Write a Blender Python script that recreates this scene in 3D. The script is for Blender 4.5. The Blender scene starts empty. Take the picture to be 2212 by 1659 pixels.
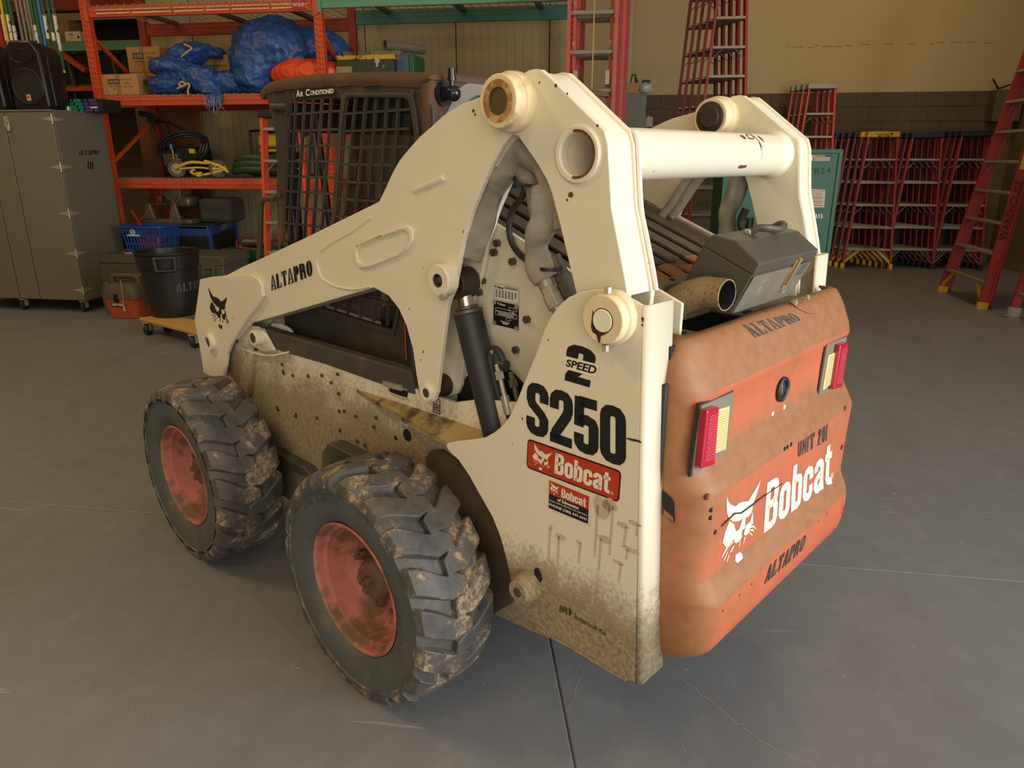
import bpy, bmesh, math, random
from mathutils import Vector, Matrix, noise
from math import pi, sin, cos, radians as R
random.seed(7)
C = bpy.context.scene
COL = C.collection
# ---------------------------------------------------------------- camera, light, exposure
cam_d = bpy.data.cameras.new('camera'); cam = bpy.data.objects.new('camera', cam_d); COL.objects.link(cam)
cam.location = (0, 0, 1.53); cam.rotation_euler = (R(90-17.588), 0, R(8.7))
cam_d.sensor_fit = 'HORIZONTAL'; cam_d.sensor_width = 36.0; cam_d.lens = 36.0*1549/2212
cam_d.clip_start = 0.05; cam_d.clip_end = 200
C.camera = cam
C.view_settings.view_transform = 'Standard'; C.view_settings.look = 'None'
C.view_settings.exposure = 0.0; C.view_settings.gamma = 1.0; C.view_settings.use_curve_mapping = False
C.cycles.max_bounces = 6; C.cycles.diffuse_bounces = 4; C.cycles.glossy_bounces = 3
C.cycles.transmission_bounces = 4; C.cycles.transparent_max_bounces = 8
C.cycles.caustics_reflective = False; C.cycles.caustics_refractive = False
C.cycles.sample_clamp_indirect = 4.0
C.cycles.use_denoising = True
w = bpy.data.worlds.new('world'); C.world = w; w.use_nodes = True
bg = w.node_tree.nodes['Background']; bg.inputs[0].default_value = (0.75, 0.86, 1.0, 1); bg.inputs[1].default_value = 0.6
def area(name, loc, target, sx, sy, power, col):
    d = bpy.data.lights.new(name, 'AREA'); d.shape = 'RECTANGLE'; d.size = sx; d.size_y = sy
    d.energy = power; d.color = col
    o = bpy.data.objects.new(name, d); COL.objects.link(o); o.location = loc
    o.rotation_euler = (Vector(target)-Vector(loc)).to_track_quat('-Z', 'Y').to_euler()
    return o
# daylight through the big open overhead door in the right wall
area('door_daylight', (5.40, -0.9, 2.1), (4.0, -0.9, 2.0), 5.4, 4.0, 560, (0.93, 0.965, 1.0))
# soft fill lamp added behind the camera, before the solid front wall
area('front_fill', (1.2, -4.4, 2.1), (1.2, 0.0, 2.0), 5.0, 4.0, 165, (1.0, 0.97, 0.91))
# warm high bay lamps under the ceiling
for i, (lx, ly, pw) in enumerate([(-5.2, 1.6, 140), (-1.5, 6.2, 12), (3.2, 8.6, 58), (-7.5, 5.6, 48), (-1.8, -1.8, 46)]):
    area('high_bay_lamp_%d' % i, (lx, ly, 5.6), (lx, ly, 0), 1.2, 1.2, pw, (1.0, 0.72, 0.37))

# ---------------------------------------------------------------- helpers
def setp(o, label=None, cat=None, group=None, kind=None):
    if label: o['label'] = label
    if cat: o['category'] = cat
    if group: o['group'] = group
    if kind: o['kind'] = kind
    return o
def empty(name, loc=(0, 0, 0), rz=0.0, label=None, cat=None, group=None, rot=None):
    o = bpy.data.objects.new(name, None); COL.objects.link(o); o.location = loc
    o.rotation_euler = rot if rot else (0, 0, rz); o.empty_display_size = 0.1
    return setp(o, label, cat, group)
def obj(name, bm, m, parent=None, smooth=30, bev=0, label=None, seg=2, norm=True):
    if norm: bmesh.ops.recalc_face_normals(bm, faces=bm.faces[:])
    me = bpy.data.meshes.new(name); bm.to_mesh(me); bm.free()
    for x in (m if isinstance(m, (list, tuple)) else [m]): me.materials.append(x)
    if smooth:
        me.polygons.foreach_set('use_smooth', [True]*len(me.polygons)); me.set_sharp_from_angle(angle=R(smooth))
    o = bpy.data.objects.new(name, me); COL.objects.link(o)
    if parent: o.parent = parent
    if bev:
        b = o.modifiers.new('bev', 'BEVEL'); b.width = bev; b.segments = seg; b.limit_method = 'ANGLE'; b.angle_limit = R(40)
    if label: o['label'] = label
    return o
def dup(src, name=None, parent=None, label=None):
    o = src.copy(); COL.objects.link(o)
    if name: o.name = name
    if parent is not None: o.parent = parent
    if label: o['label'] = label
    return o
def dup_tree(root, loc=None, rz=None, label=None, rot=None):
    r = root.copy(); COL.objects.link(r)
    if loc is not None: r.location = loc
    if rz is not None: r.rotation_euler = (0, 0, rz)
    if rot is not None: r.rotation_euler = rot
    if label: r['label'] = label
    for ch in list(root.children):
        c = ch.copy(); COL.objects.link(c); c.parent = r
        for g in list(ch.children):
            d = g.copy(); COL.objects.link(d); d.parent = c
    return r
def NB(): return bmesh.new()
def box(bm, x0, x1, y0, y1, z0, z1, M=None):
    vs = [bm.verts.new((x, y, z)) for x in (x0, x1) for y in (y0, y1) for z in (z0, z1)]
    if M is not None:
        for v in vs: v.co = M @ v.co
    for f in ((0,1,3,2),(4,6,7,5),(0,4,5,1),(2,3,7,6),(0,2,6,4),(1,5,7,3)): bm.faces.new([vs[i] for i in f])
    return vs
def P3(ax, a, p):
    return (a, p[0], p[1]) if ax == 'x' else (p[0], a, p[1]) if ax == 'y' else (p[0], p[1], a)
def prism(bm, pts, ax, a, b, M=None):
    A = [bm.verts.new(P3(ax, a, p)) for p in pts]; B = [bm.verts.new(P3(ax, b, p)) for p in pts]
    if M is not None:
        for v in A+B: v.co = M @ v.co
    n = len(pts)
    bm.faces.new(A); bm.faces.new(B[::-1])
    for i in range(n): bm.faces.new([A[i], B[i], B[(i+1) % n], A[(i+1) % n]])
def strip(bm, pts, ax, a, b, t):
    """a plate of thickness t bent along the open polyline pts, spanning a..b on the axis"""
    n = len(pts); off = []
    for i in range(n):
        p = Vector(pts[max(i-1, 0)]); q = Vector(pts[min(i+1, n-1)]); d = (q-p).normalized()
        off.append((pts[i][0]-d[1]*t, pts[i][1]+d[0]*t))
    prism(bm, list(pts)+off[::-1], ax, a, b)
def frame_to(d):
    d = Vector(d).normalized()
    u = d.orthogonal().normalized(); v = d.cross(u); return d, u, v
def cyl(bm, p, q, r, r2=None, seg=20, cap=True):
    p = Vector(p); q = Vector(q); d, u, v = frame_to(q-p); r2 = r if r2 is None else r2
    A = [bm.verts.new(p+(u*cos(2*pi*i/seg)+v*sin(2*pi*i/seg))*r) for i in range(seg)]
    B = [bm.verts.new(q+(u*cos(2*pi*i/seg)+v*sin(2*pi*i/seg))*r2) for i in range(seg)]
    for i in range(seg): bm.faces.new([A[i], A[(i+1) % seg], B[(i+1) % seg], B[i]])
    if cap: bm.faces.new(A[::-1]); bm.faces.new(B)
def smooth_path(pts, k=6):
    P = [Vector(p) for p in pts]; out = []
    for i in range(len(P)-1):
        p0, p1, p2, p3 = P[max(i-1, 0)], P[i], P[i+1], P[min(i+2, len(P)-1)]
        for j in range(k):
            t = j/k
            out.append(0.5*((2*p1)+(p2-p0)*t+(2*p0-5*p1+4*p2-p3)*t*t+(3*p1-p0-3*p2+p3)*t**3))
    out.append(P[-1]); return out
def tube(bm, pts, r, seg=10, k=6, closed=False, rf=None, flat=1.0):
    P = smooth_path(pts, k) if k > 1 else [Vector(p) for p in pts]
    n = len(P); rings = []; up = None
    for i in range(n):
        d = (P[(i+1) % n]-P[i-1]) if closed else (P[min(i+1, n-1)]-P[max(i-1, 0)])
        d.normalize()
        if up is None: up = d.orthogonal().normalized()
        up = (up-d*up.dot(d)).normalized(); v = d.cross(up)
        rr = rf(i/(n-1), i) if rf else r
        rings.append([bm.verts.new(P[i]+(up*cos(2*pi*j/seg)*flat+v*sin(2*pi*j/seg))*rr) for j in range(seg)])
    for i in range(n if closed else n-1):
        a, b = rings[i], rings[(i+1) % n]
        for j in range(seg): bm.faces.new([a[j], a[(j+1) % seg], b[(j+1) % seg], b[j]])
    if not closed: bm.faces.new(rings[0][::-1]); bm.faces.new(rings[-1])
def lathe(bm, prof, o=(0, 0, 0), ax='z', seg=32, closed=False):
    """prof: (r, h) pairs turned about the axis through o"""
    rings = []
    for r, h in prof:
        ring = []
        for i in range(seg):
            a = 2*pi*i/seg; c, s = r*cos(a), r*sin(a)
            p = (c, s, h) if ax == 'z' else (h, c, s) if ax == 'x' else (c, h, s)
            ring.append(bm.verts.new((o[0]+p[0], o[1]+p[1], o[2]+p[2])))
        rings.append(ring)
    m = len(rings)
    for k in range(m if closed else m-1):
        a, b = rings[k], rings[(k+1) % m]
        for i in range(seg): bm.faces.new([a[i], a[(i+1) % seg], b[(i+1) % seg], b[i]])
    bmesh.ops.remove_doubles(bm, verts=bm.verts[:], dist=1e-6)
def ring_plate(bm, c, r_out, r_in, ax, a, b, seg=28):
    lathe(bm, [(r_out, a), (r_out, b), (r_in, b), (r_in, a)], (0, c[0], c[1]) if ax == 'x' else (c[0], 0, c[1]), ax, seg, True)
def rrect(x0, x1, y0, y1, r, k=4):
    out = []
    for cx, cy, a0 in ((x1-r, y1-r, 0), (x0+r, y1-r, 90), (x0+r, y0+r, 180), (x1-r, y0+r, 270)):
        for i in range(k+1):
            a = R(a0+90*i/k); out.append((cx+r*cos(a), cy+r*sin(a)))
    return out
def arc(cx, cy, r, a0, a1, k=8):
    return [(cx+r*cos(R(a0+(a1-a0)*i/k)), cy+r*sin(R(a0+(a1-a0)*i/k))) for i in range(k+1)]
def plate_holes(bm, outer, holes, ax, a, b):
    """flat plate with through holes: 2D fill of the outline and the hole outlines, then given thickness"""
    tmp = bmesh.new(); edges = []
    for loop in [outer]+list(holes):
        vs = [tmp.verts.new((p[0], p[1], 0)) for p in loop]
        for i in range(len(vs)): edges.append(tmp.edges.new((vs[i], vs[(i+1) % len(vs)])))
    bmesh.ops.triangle_fill(tmp, use_beauty=True, use_dissolve=False, edges=edges)
    tmp.verts.ensure_lookup_table(); tmp.verts.index_update()
    co = [(v.co.x, v.co.y) for v in tmp.verts]; fs = [[v.index for v in f.verts] for f in tmp.faces]
    tmp.free()
    A = [bm.verts.new(P3(ax, a, p)) for p in co]; B = [bm.verts.new(P3(ax, b, p)) for p in co]
    for f in fs:
        bm.faces.new([A[i] for i in f]); bm.faces.new([B[i] for i in reversed(f)])
    k = 0
    for loop in [outer]+list(holes):
        n = len(loop)
        for i in range(n):
            i0, i1 = k+i, k+(i+1) % n
            bm.faces.new([A[i0], B[i0], B[i1], A[i1]])
        k += n

# ---------------------------------------------------------------- materials
def srgb(r, g, b):
    f = lambda c: c/12.92 if c <= 0.04045 else ((c+0.055)/1.055)**2.4
    return (f(r/255), f(g/255), f(b/255), 1)
class NT:
    def __init__(s, name):
        s.m = bpy.data.materials.new(name); s.m.use_nodes = True; s.t = s.m.node_tree
        s.b = s.t.nodes['Principled BSDF']; s.co = None
    def n(s, typ, **kw):
        nd = s.t.nodes.new(typ)
        for k, v in kw.items():
            if k in nd.inputs: nd.inputs[k].default_value = v
            else: setattr(nd, k, v)
        return nd
    def l(s, a, b): s.t.links.new(a, b)
    def coord(s):
        if not s.co: s.co = s.n('ShaderNodeTexCoord').outputs['Object']
        return s.co
    def noise(s, scale, detail=4, rough=0.55, vec=None, dist=0.0, stretch=None):
        nd = s.n('ShaderNodeTexNoise', Scale=scale, Detail=detail, Roughness=rough, Distortion=dist)
        v = vec or s.coord()
        if stretch:
            mp = s.n('ShaderNodeMapping'); mp.inputs['Scale'].default_value = stretch; s.l(v, mp.inputs[0]); v = mp.outputs[0]
        s.l(v, nd.inputs['Vector']); return nd.outputs['Fac']
    def ramp(s, fac, a, b):
        mr = s.n('ShaderNodeMapRange'); mr.inputs[1].default_value = a; mr.inputs[2].default_value = b
        s.l(fac, mr.inputs[0]); return mr.outputs[0]
    def mix(s, fac, a, b):
        nd = s.n('ShaderNodeMix', data_type='RGBA')
        for i, v in ((0, fac), (6, a), (7, b)):
            if isinstance(v, (int, float)): nd.inputs[i].default_value = v
            elif isinstance(v, tuple): nd.inputs[i].default_value = v
            else: s.l(v, nd.inputs[i])
        return nd.outputs[2]
    def math(s, op, a, b=0.0):
        nd = s.n('ShaderNodeMath', operation=op)
        for i, v in ((0, a), (1, b)):
            if isinstance(v, (int, float)): nd.inputs[i].default_value = v
            else: s.l(v, nd.inputs[i])
        return nd.outputs[0]
    def z(s):
        sp = s.n('ShaderNodeSeparateXYZ'); s.l(s.coord(), sp.inputs[0]); return sp.outputs
    def bump(s, h, strength=0.3, dist=0.01):
        nd = s.n('ShaderNodeBump', Strength=strength, Distance=dist); s.l(h, nd.inputs['Height']); s.l(nd.outputs[0], s.b.inputs['Normal'])
    def done(s, col, rough=0.5, metal=0.0, spec=None):
        if isinstance(col, tuple): s.b.inputs['Base Color'].default_value = col
        else: s.l(col, s.b.inputs['Base Color'])
        if isinstance(rough, (int, float)): s.b.inputs['Roughness'].default_value = rough
        else: s.l(rough, s.b.inputs['Roughness'])
        s.b.inputs['Metallic'].default_value = metal
        if spec is not None: s.b.inputs['Specular IOR Level'].default_value = spec
        return s.m
def mat(name, col, rough=0.5, metal=0.0, var=0.12, scale=8.0, dirt=None, damt=(0.55, 0.75), dscale=6.0, bump=0.0, bscale=60.0, spec=None, stretch=None):
    t = NT(name); c = col
    if var:
        dk = tuple(x*(1-var*1.6) for x in col[:3])+(1,); lt = tuple(min(1, x*(1+var)) for x in col[:3])+(1,)
        c = t.mix(t.noise(scale, stretch=stretch), dk, lt)
    if dirt: c = t.mix(t.ramp(t.noise(dscale, 8, 0.65), *damt), c, dirt)
    if bump: t.bump(t.noise(bscale, 3), bump, 0.004)
    return t.done(c, rough, metal, spec)
DIRT = srgb(150, 124, 84)
def machine_paint(name, base, mud=(0.40, 0.68), amount=1.0, rough=0.42):
    """cream paint: dried mud spatter that thickens towards the ground, grime freckles, rust nicks"""
    t = NT(name); zz = t.z()[2]
    c = t.mix(t.noise(2.2, 3), base, tuple(x*0.9 for x in base[:3])+(1,))
    low = t.ramp(zz, mud[1], mud[0])
    n = t.noise(7, 6, 0.62)
    fine = t.noise(70, 6, 0.8)
    m = t.math('ADD', t.math('MULTIPLY', low, 1.05), t.math('MULTIPLY', t.math('SUBTRACT', n, 0.5), 0.7))
    m = t.math('ADD', m, t.math('MULTIPLY', t.math('SUBTRACT', fine, 0.5), 1.25))
    m = t.math('MULTIPLY', t.ramp(m, 0.30, 0.62), 0.86*amount)
    streak = t.ramp(t.noise(14, 4, 0.6, stretch=(1.0, 6.0, 0.35)), 0.60, 0.80)
    haze = t.math('MULTIPLY', t.ramp(zz, 1.05, 0.5), 0.35*amount)
    c = t.mix(t.math('MULTIPLY', streak, haze), c, srgb(168, 150, 108))
    c = t.mix(m, c, t.mix(t.ramp(fine, 0.38, 0.62), srgb(88, 68, 42), srgb(164, 139, 97)))
    sp = t.ramp(t.noise(38, 2, 0.5), 0.765, 0.775)
    c = t.mix(t.math('MULTIPLY', sp, 0.8), c, srgb(92, 58, 34))
    t.bump(t.math('ADD', t.math('MULTIPLY', m, fine), t.math('MULTIPLY', t.noise(120, 2), 0.06)), 0.5, 0.004)
    return t.done(c, t.mix(m, (rough,)*3+(1,), (0.85,)*3+(1,)))
CREAM_C = srgb(230, 220, 194)
CREAM = machine_paint('cream_paint', CREAM_C)
CREAM_DIRTY = machine_paint('cream_paint_muddy', CREAM_C, (0.50, 1.02), 1.0)
CREAM_EDGE = mat('cream_paint_clean', srgb(236, 226, 200), 0.4, var=0.05)
def orange_paint():
    t = NT('faded_orange_paint'); zz = t.z()
    c = t.mix(t.noise(3.5, 5), srgb(206, 88, 54), srgb(196, 106, 76))
    dust = t.ramp(t.noise(5, 7, 0.65), 0.36, 0.72)
    nrm = t.n('ShaderNodeNewGeometry').outputs['Normal']
    sp = t.n('ShaderNodeSeparateXYZ'); t.l(nrm, sp.inputs[0])
    up = t.ramp(sp.outputs[2], 0.04, 0.28)
    sx_ = t.ramp(zz[0], -0.38, -0.47)
    d = t.math('ADD', t.math('MULTIPLY', t.math('ADD', dust, t.math('MULTIPLY', t.noise(45, 5, 0.7, stretch=(1, 1, 0.25)), 0.5)), 0.5), t.math('MULTIPLY', t.math('MULTIPLY', up, t.ramp(t.noise(9, 5, 0.6), 0.05, 0.40)), 0.95))
    d = t.math('ADD', d, t.math('MULTIPLY', sx_, t.math('MULTIPLY', t.noise(6, 5), 1.1)))
    d = t.math('MINIMUM', d, 0.90)
    c = t.mix(d, c, t.mix(t.noise(30, 5), srgb(116, 80, 46), srgb(158, 114, 70)))
    scr = t.ramp(t.noise(26, 4, 0.6, stretch=(0.3, 1.0, 2.2)), 0.70, 0.72)
    low = t.ramp(zz[2], 0.62, 0.42)
    c = t.mix(t.math('MULTIPLY', t.math('MULTIPLY', scr, low), 0.7), c, srgb(92, 84, 74))
    t.bump(t.noise(25, 5), 0.10, 0.004)
    return t.done(c, 0.55)
ORANGE = orange_paint()
def rubber():
    t = NT('muddy_rubber'); n = t.noise(9, 8, 0.68); f = t.noise(60, 5, 0.7)
    geo = t.n('ShaderNodeNewGeometry'); pt = t.ramp(geo.outputs['Pointiness'], 0.47, 0.43)
    m = t.math('ADD', t.math('MULTIPLY', t.ramp(n, 0.53, 0.60), t.ramp(f, 0.36, 0.50)), t.math('MULTIPLY', pt, t.ramp(f, 0.4, 0.6)))
    m = t.math('MINIMUM', m, 0.85)
    base = t.mix(t.ramp(n, 0.35, 0.6), srgb(58, 60, 62), srgb(98, 91, 83))
    c = t.mix(m, base, t.mix(f, srgb(116, 98, 76), srgb(200, 174, 142)))
    t.bump(t.math('ADD', t.math('MULTIPLY', m, 1.3), t.math('MULTIPLY', f, 0.5)), 0.55, 0.006)
    return t.done(c, t.mix(m, (0.52,)*3+(1,), (0.9,)*3+(1,)))
RUBBER = rubber()
SIDEWALL = mat('dusty_sidewall_rubber', srgb(82, 85, 84), 0.62, var=0.2, scale=12, dirt=srgb(112, 98, 78), damt=(0.56, 0.80), dscale=14, bump=0.25, bscale=70)
RIM = mat('faded_red_rim_paint', srgb(186, 112, 96), 0.6, var=0.2, scale=6, dirt=srgb(112, 84, 64), damt=(0.47, 0.60), dscale=9, bump=0.15)
HUB = mat('muddy_hub', srgb(112, 84, 62), 0.8, var=0.3, scale=20, bump=0.6, bscale=50)
STEEL = mat('grimy_steel', srgb(104, 96, 84), 0.45, 0.6, var=0.25, scale=25)
ROD = mat('chrome_rod', srgb(190, 180, 160), 0.22, 0.95, var=0.1)
ZINC = mat('zinc_fitting', srgb(186, 178, 158), 0.4, 0.45, var=0.15, scale=30)
BLACKP = mat('black_paint', srgb(46, 47, 48), 0.5, var=0.2, dirt=srgb(96, 84, 66), damt=(0.58, 0.85), dscale=5)
LINKP = mat('dark_grey_steel', srgb(72, 68, 62), 0.6, var=0.2, dirt=srgb(112, 96, 72), damt=(0.5, 0.8))
CABP = mat('dusty_black_cab', srgb(58, 54, 49), 0.6, var=0.15, dirt=srgb(104, 78, 52), damt=(0.46, 0.74), dscale=3)
CABTOP = mat('brown_dusted_cab_roof', srgb(92, 63, 38), 0.8, var=0.25, scale=4, dirt=srgb(50, 46, 42), damt=(0.5, 0.7), dscale=4)
DARK = mat('dark_cavity', srgb(24, 22, 20), 0.8, var=0.2)
DECKP = mat('dusty_grey_deck', srgb(118, 110, 96), 0.7, var=0.15, dirt=srgb(150, 112, 70), damt=(0.5, 0.75))
RUBHOSE = mat('black_hose', srgb(38, 37, 35), 0.5, var=0.2)
def fabric():
    t = NT('grey_hose_sleeve_fabric'); f = t.noise(220, 2); n = t.noise(9, 4)
    c = t.mix(n, srgb(116, 111, 98), srgb(168, 159, 140))
    t.bump(t.math('ADD', t.math('MULTIPLY', n, 2.0), t.math('MULTIPLY', f, 0.3)), 0.5, 0.012); return t.done(c, 0.85)
FABRIC = fabric()
WHITEP = mat('white_print', srgb(232, 226, 206), 0.5, var=0.04)
BLACKI = mat('black_print', srgb(26, 26, 25), 0.45, var=0.1, scale=30)
def worn_print():
    t = NT('worn_black_decal'); n = t.noise(55, 6, 0.7); s = t.noise(30, 3, 0.6, stretch=(1, 5, 1))
    c = t.mix(t.math('MAXIMUM', t.ramp(n, 0.73, 0.76), t.ramp(s, 0.75, 0.77)), srgb(26, 26, 25), CREAM_C); return t.done(c, 0.45)
WORN = worn_print()
REDDECAL = mat('red_decal', srgb(190, 58, 26), 0.4, var=0.08)
def glass(name, col=(0.6, 0.68, 0.62, 1), a=0.25, rough=0.05):
    t = NT(name); t.b.inputs['Base Color'].default_value = col; t.b.inputs['Roughness'].default_value = rough
    t.b.inputs['Alpha'].default_value = a; t.b.inputs['Specular IOR Level'].default_value = 0.6
    return t.m
GLASS = glass('tinted_reflection_glass', srgb(34, 42, 36), 0.58)  # dark green reflection put into the pane's tint and opacity
LENSR = mat('red_reflector_lens', srgb(178, 24, 52), 0.18, var=0.1, spec=0.8)
LENSW = mat('yellowed_lamp_lens', srgb(226, 212, 150), 0.2, var=0.06, spec=0.8)
GREYPL = mat('grey_plastic_bezel', srgb(124, 116, 100), 0.6, var=0.12)
RUST = mat('rust', srgb(108, 62, 34), 0.85, var=0.35, scale=40)
GREASE = mat('dried_grease', srgb(56, 45, 33), 0.6, var=0.35, scale=30, bump=0.8, bscale=60)
PINPAINT = mat('rust_stained_boss', srgb(226, 206, 164), 0.5, var=0.1, dirt=srgb(160, 106, 54), damt=(0.52, 0.8), dscale=14)

# ---------------------------------------------------------------- writing
def text_bm(bm, body, quad, bold=0.0, lift=0.0008, spacing=1.0):
    """letters filled as flat faces, their bounding box mapped on the quad (bl, br, tr, tl)"""
    cu = bpy.data.curves.new('t', 'FONT'); cu.body = body; cu.offset = bold; cu.resolution_u = 3; cu.space_character = spacing
    ob = bpy.data.objects.new('t', cu); COL.objects.link(ob)
    dg = bpy.context.evaluated_depsgraph_get(); me = bpy.data.meshes.new_from_object(ob.evaluated_get(dg))
    xs = [v.co.x for v in me.vertices]; ys = [v.co.y for v in me.vertices]
    x0, x1, y0, y1 = min(xs), max(xs), min(ys), max(ys)
    map_faces(bm, [(v.co.x, v.co.y) for v in me.vertices], [list(p.vertices) for p in me.polygons], (x0, x1, y0, y1), quad, lift)
    bpy.data.objects.remove(ob); bpy.data.curves.remove(cu); bpy.data.meshes.remove(me)
def quad_fn(quad, lift):
    bl, br, tr, tl = [Vector(q) for q in quad]
    n = (br-bl).cross(tl-bl).normalized()*lift
    return lambda u, v: (bl*(1-u)+br*u)*(1-v)+(tl*(1-u)+tr*u)*v+n
def map_faces(bm, co, faces, bb, quad, lift):
    f = quad_fn(quad, lift); x0, x1, y0, y1 = bb
    vs = [bm.verts.new(f((x-x0)/(x1-x0), (y-y0)/(y1-y0))) for x, y in co]
    for fc in faces:
        try: bm.faces.new([vs[i] for i in fc])
        except ValueError: pass
def polys_bm(bm, polys, quad, lift=0.0008, bb=None, mirror=False):
    allp = [p for q in polys for p in q]
    if bb is None: bb = (min(p[0] for p in allp), max(p[0] for p in allp), min(p[1] for p in allp), max(p[1] for p in allp))
    for q in polys:
        if mirror: q = [(bb[0]+bb[1]-x, y) for x, y in q][::-1]
        map_faces(bm, q, [list(range(len(q)))], bb, quad, lift)
def flat(name, bm, m, parent, label=None):
    bmesh.ops.triangulate(bm, faces=bm.faces[:])
    return obj(name, bm, m, parent, smooth=0, label=label, norm=False)
STEN = {   # block stencil capitals on a unit-high cell: (width, polygons)
 'A': (0.86, [[(0,0),(.24,0),(.24,.07),(.19,.07),(.41,.93),(.38,1),(.31,1),(.06,.07),(0,.07)], [(.40,0),(.86,0),(.86,.07),(.80,.07),(.56,1),(.42,1),(.60,.07),(.40,.07)], [(.26,.26),(.49,.26),(.47,.35),(.28,.35)]]),
 'L': (0.70, [[(0,0),(.33,0),(.33,1),(0,1),(0,.93),(.07,.93),(.07,.07),(0,.07)], [(.38,0),(.70,0),(.70,.32),(.63,.32),(.56,.08),(.38,.08)]]),
 'T': (0.76, [[(.20,0),(.56,0),(.56,.07),(.51,.07),(.51,1),(.25,1),(.25,.07),(.20,.07)], [(0,.68),(.06,.68),(.11,.92),(.21,.92),(.21,1),(0,1)], [(.55,.92),(.65,.92),(.70,.68),(.76,.68),(.76,1),(.55,1)]]),
 'P': (0.74, [[(0,0),(.36,0),(.36,.07),(.31,.07),(.31,1),(0,1),(0,.93),(.06,.93),(.06,.07),(0,.07)], [(.36,.40),(.55,.42),(.68,.52),(.74,.70),(.68,.88),(.55,.98),(.36,1),(.36,.92),(.45,.89),(.49,.70),(.45,.51),(.36,.48)]]),
 'R': (0.82, [[(0,0),(.36,0),(.36,.07),(.31,.07),(.31,1),(0,1),(0,.93),(.06,.93),(.06,.07),(0,.07)], [(.36,.44),(.50,.40),(.56,.0),(.82,0),(.82,.07),(.76,.07),(.70,.40),(.64,.48),(.72,.58),(.75,.74),(.68,.90),(.55,.98),(.36,1),(.36,.92),(.45,.89),(.49,.72),(.45,.55),(.36,.52)]]),
 'O': (0.78, [[(.36,0),(.36,.09),(.28,.16),(.26,.5),(.28,.84),(.36,.91),(.36,1),(.18,.95),(.05,.78),(0,.5),(.05,.22),(.18,.05)], [(.42,0),(.42,.09),(.50,.16),(.52,.5),(.50,.84),(.42,.91),(.42,1),(.60,.95),(.73,.78),(.78,.5),(.73,.22),(.60,.05)]]),
 '0': (0.52, [[(.23,0),(.23,.1),(.18,.2),(.18,.8),(.23,.9),(.23,1),(.08,.94),(0,.8),(0,.2),(.08,.06)], [(.29,0),(.29,.1),(.34,.2),(.34,.8),(.29,.9),(.29,1),(.44,.94),(.52,.8),(.52,.2),(.44,.06)]]),
 '1': (0.22, [[(0,0),(.20,0),(.20,1),(.06,1),(0,.86)]]),
 '2': (0.54, [[(0,.64),(.17,.64),(.18,.80),(.24,.88),(.24,1),(.08,.94),(0,.8)], [(.30,1),(.46,.94),(.54,.78),(.52,.62),(.42,.44),(.24,.18),(.03,.18),(.26,.52),(.36,.68),(.36,.82),(.30,.88)], [(0,0),(.54,0),(.54,.13),(0,.13)]]),
 'U': (0.52, [[(0,1),(.18,1),(.18,.2),(.23,.12),(.23,0),(.08,.05),(0,.2)], [(.34,1),(.52,1),(.52,.2),(.44,.05),(.29,0),(.29,.12),(.34,.2)]]),
 'N': (0.58, [[(0,0),(.16,0),(.16,1),(0,1)], [(.42,0),(.58,0),(.58,1),(.42,1)], [(.20,1),(.20,.66),(.40,0),(.40,.36)]]),
 'I': (0.18, [[(0,0),(.18,0),(.18,1),(0,1)]]),
 '9': (0.54, [[(.24,1),(.08,.94),(0,.78),(0,.58),(.08,.44),(.24,.40),(.24,.5),(.18,.58),(.18,.8),(.24,.9)], [(.30,1),(.30,.9),(.36,.8),(.36,.25),(.30,.12),(.10,.12),(.10,0),(.36,0),(.50,.12),(.54,.3),(.54,.78),(.46,.94)]]),
 '7': (0.50, [[(.08,0),(.28,0),(.50,.85),(.50,1),(0,1),(0,.82),(.30,.82)]]),
 'F': (0.60, [[(0,0),(.30,0),(.30,1),(0,1)], [(.34,1),(.60,1),(.60,.70),(.53,.70),(.50,.91),(.34,.91)], [(.34,.46),(.48,.46),(.48,.56),(.34,.56)]]),
 'E': (0.64, [[(0,0),(.30,0),(.30,1),(0,1)], [(.34,1),(.62,1),(.62,.72),(.55,.72),(.52,.91),(.34,.91)], [(.34,.46),(.48,.46),(.48,.56),(.34,.56)], [(.34,0),(.64,0),(.64,.3),(.57,.3),(.53,.09),(.34,.09)]]),
}
def stencil_polys(s, gap=0.10):
    x = 0; out = []
    for ch in s:
        if ch == ' ': x += 0.42; continue
        wd, ps = STEN[ch]
        for p in ps: out.append([(x+a, b) for a, b in p])
        x += wd+gap
    return out
def stencil(name, s, quad, m, parent, label=None, lift=0.0008):
    bm = NB(); polys_bm(bm, stencil_polys(s), quad, lift); return flat(name, bm, m, parent, label)
def qx(x, pts, flip=False):   # (y,z) x4 on the plane x
    return [(x, p[0], p[1]) for p in pts]
def qy(y, pts): return [(p[0], y, p[1]) for p in pts]
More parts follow.
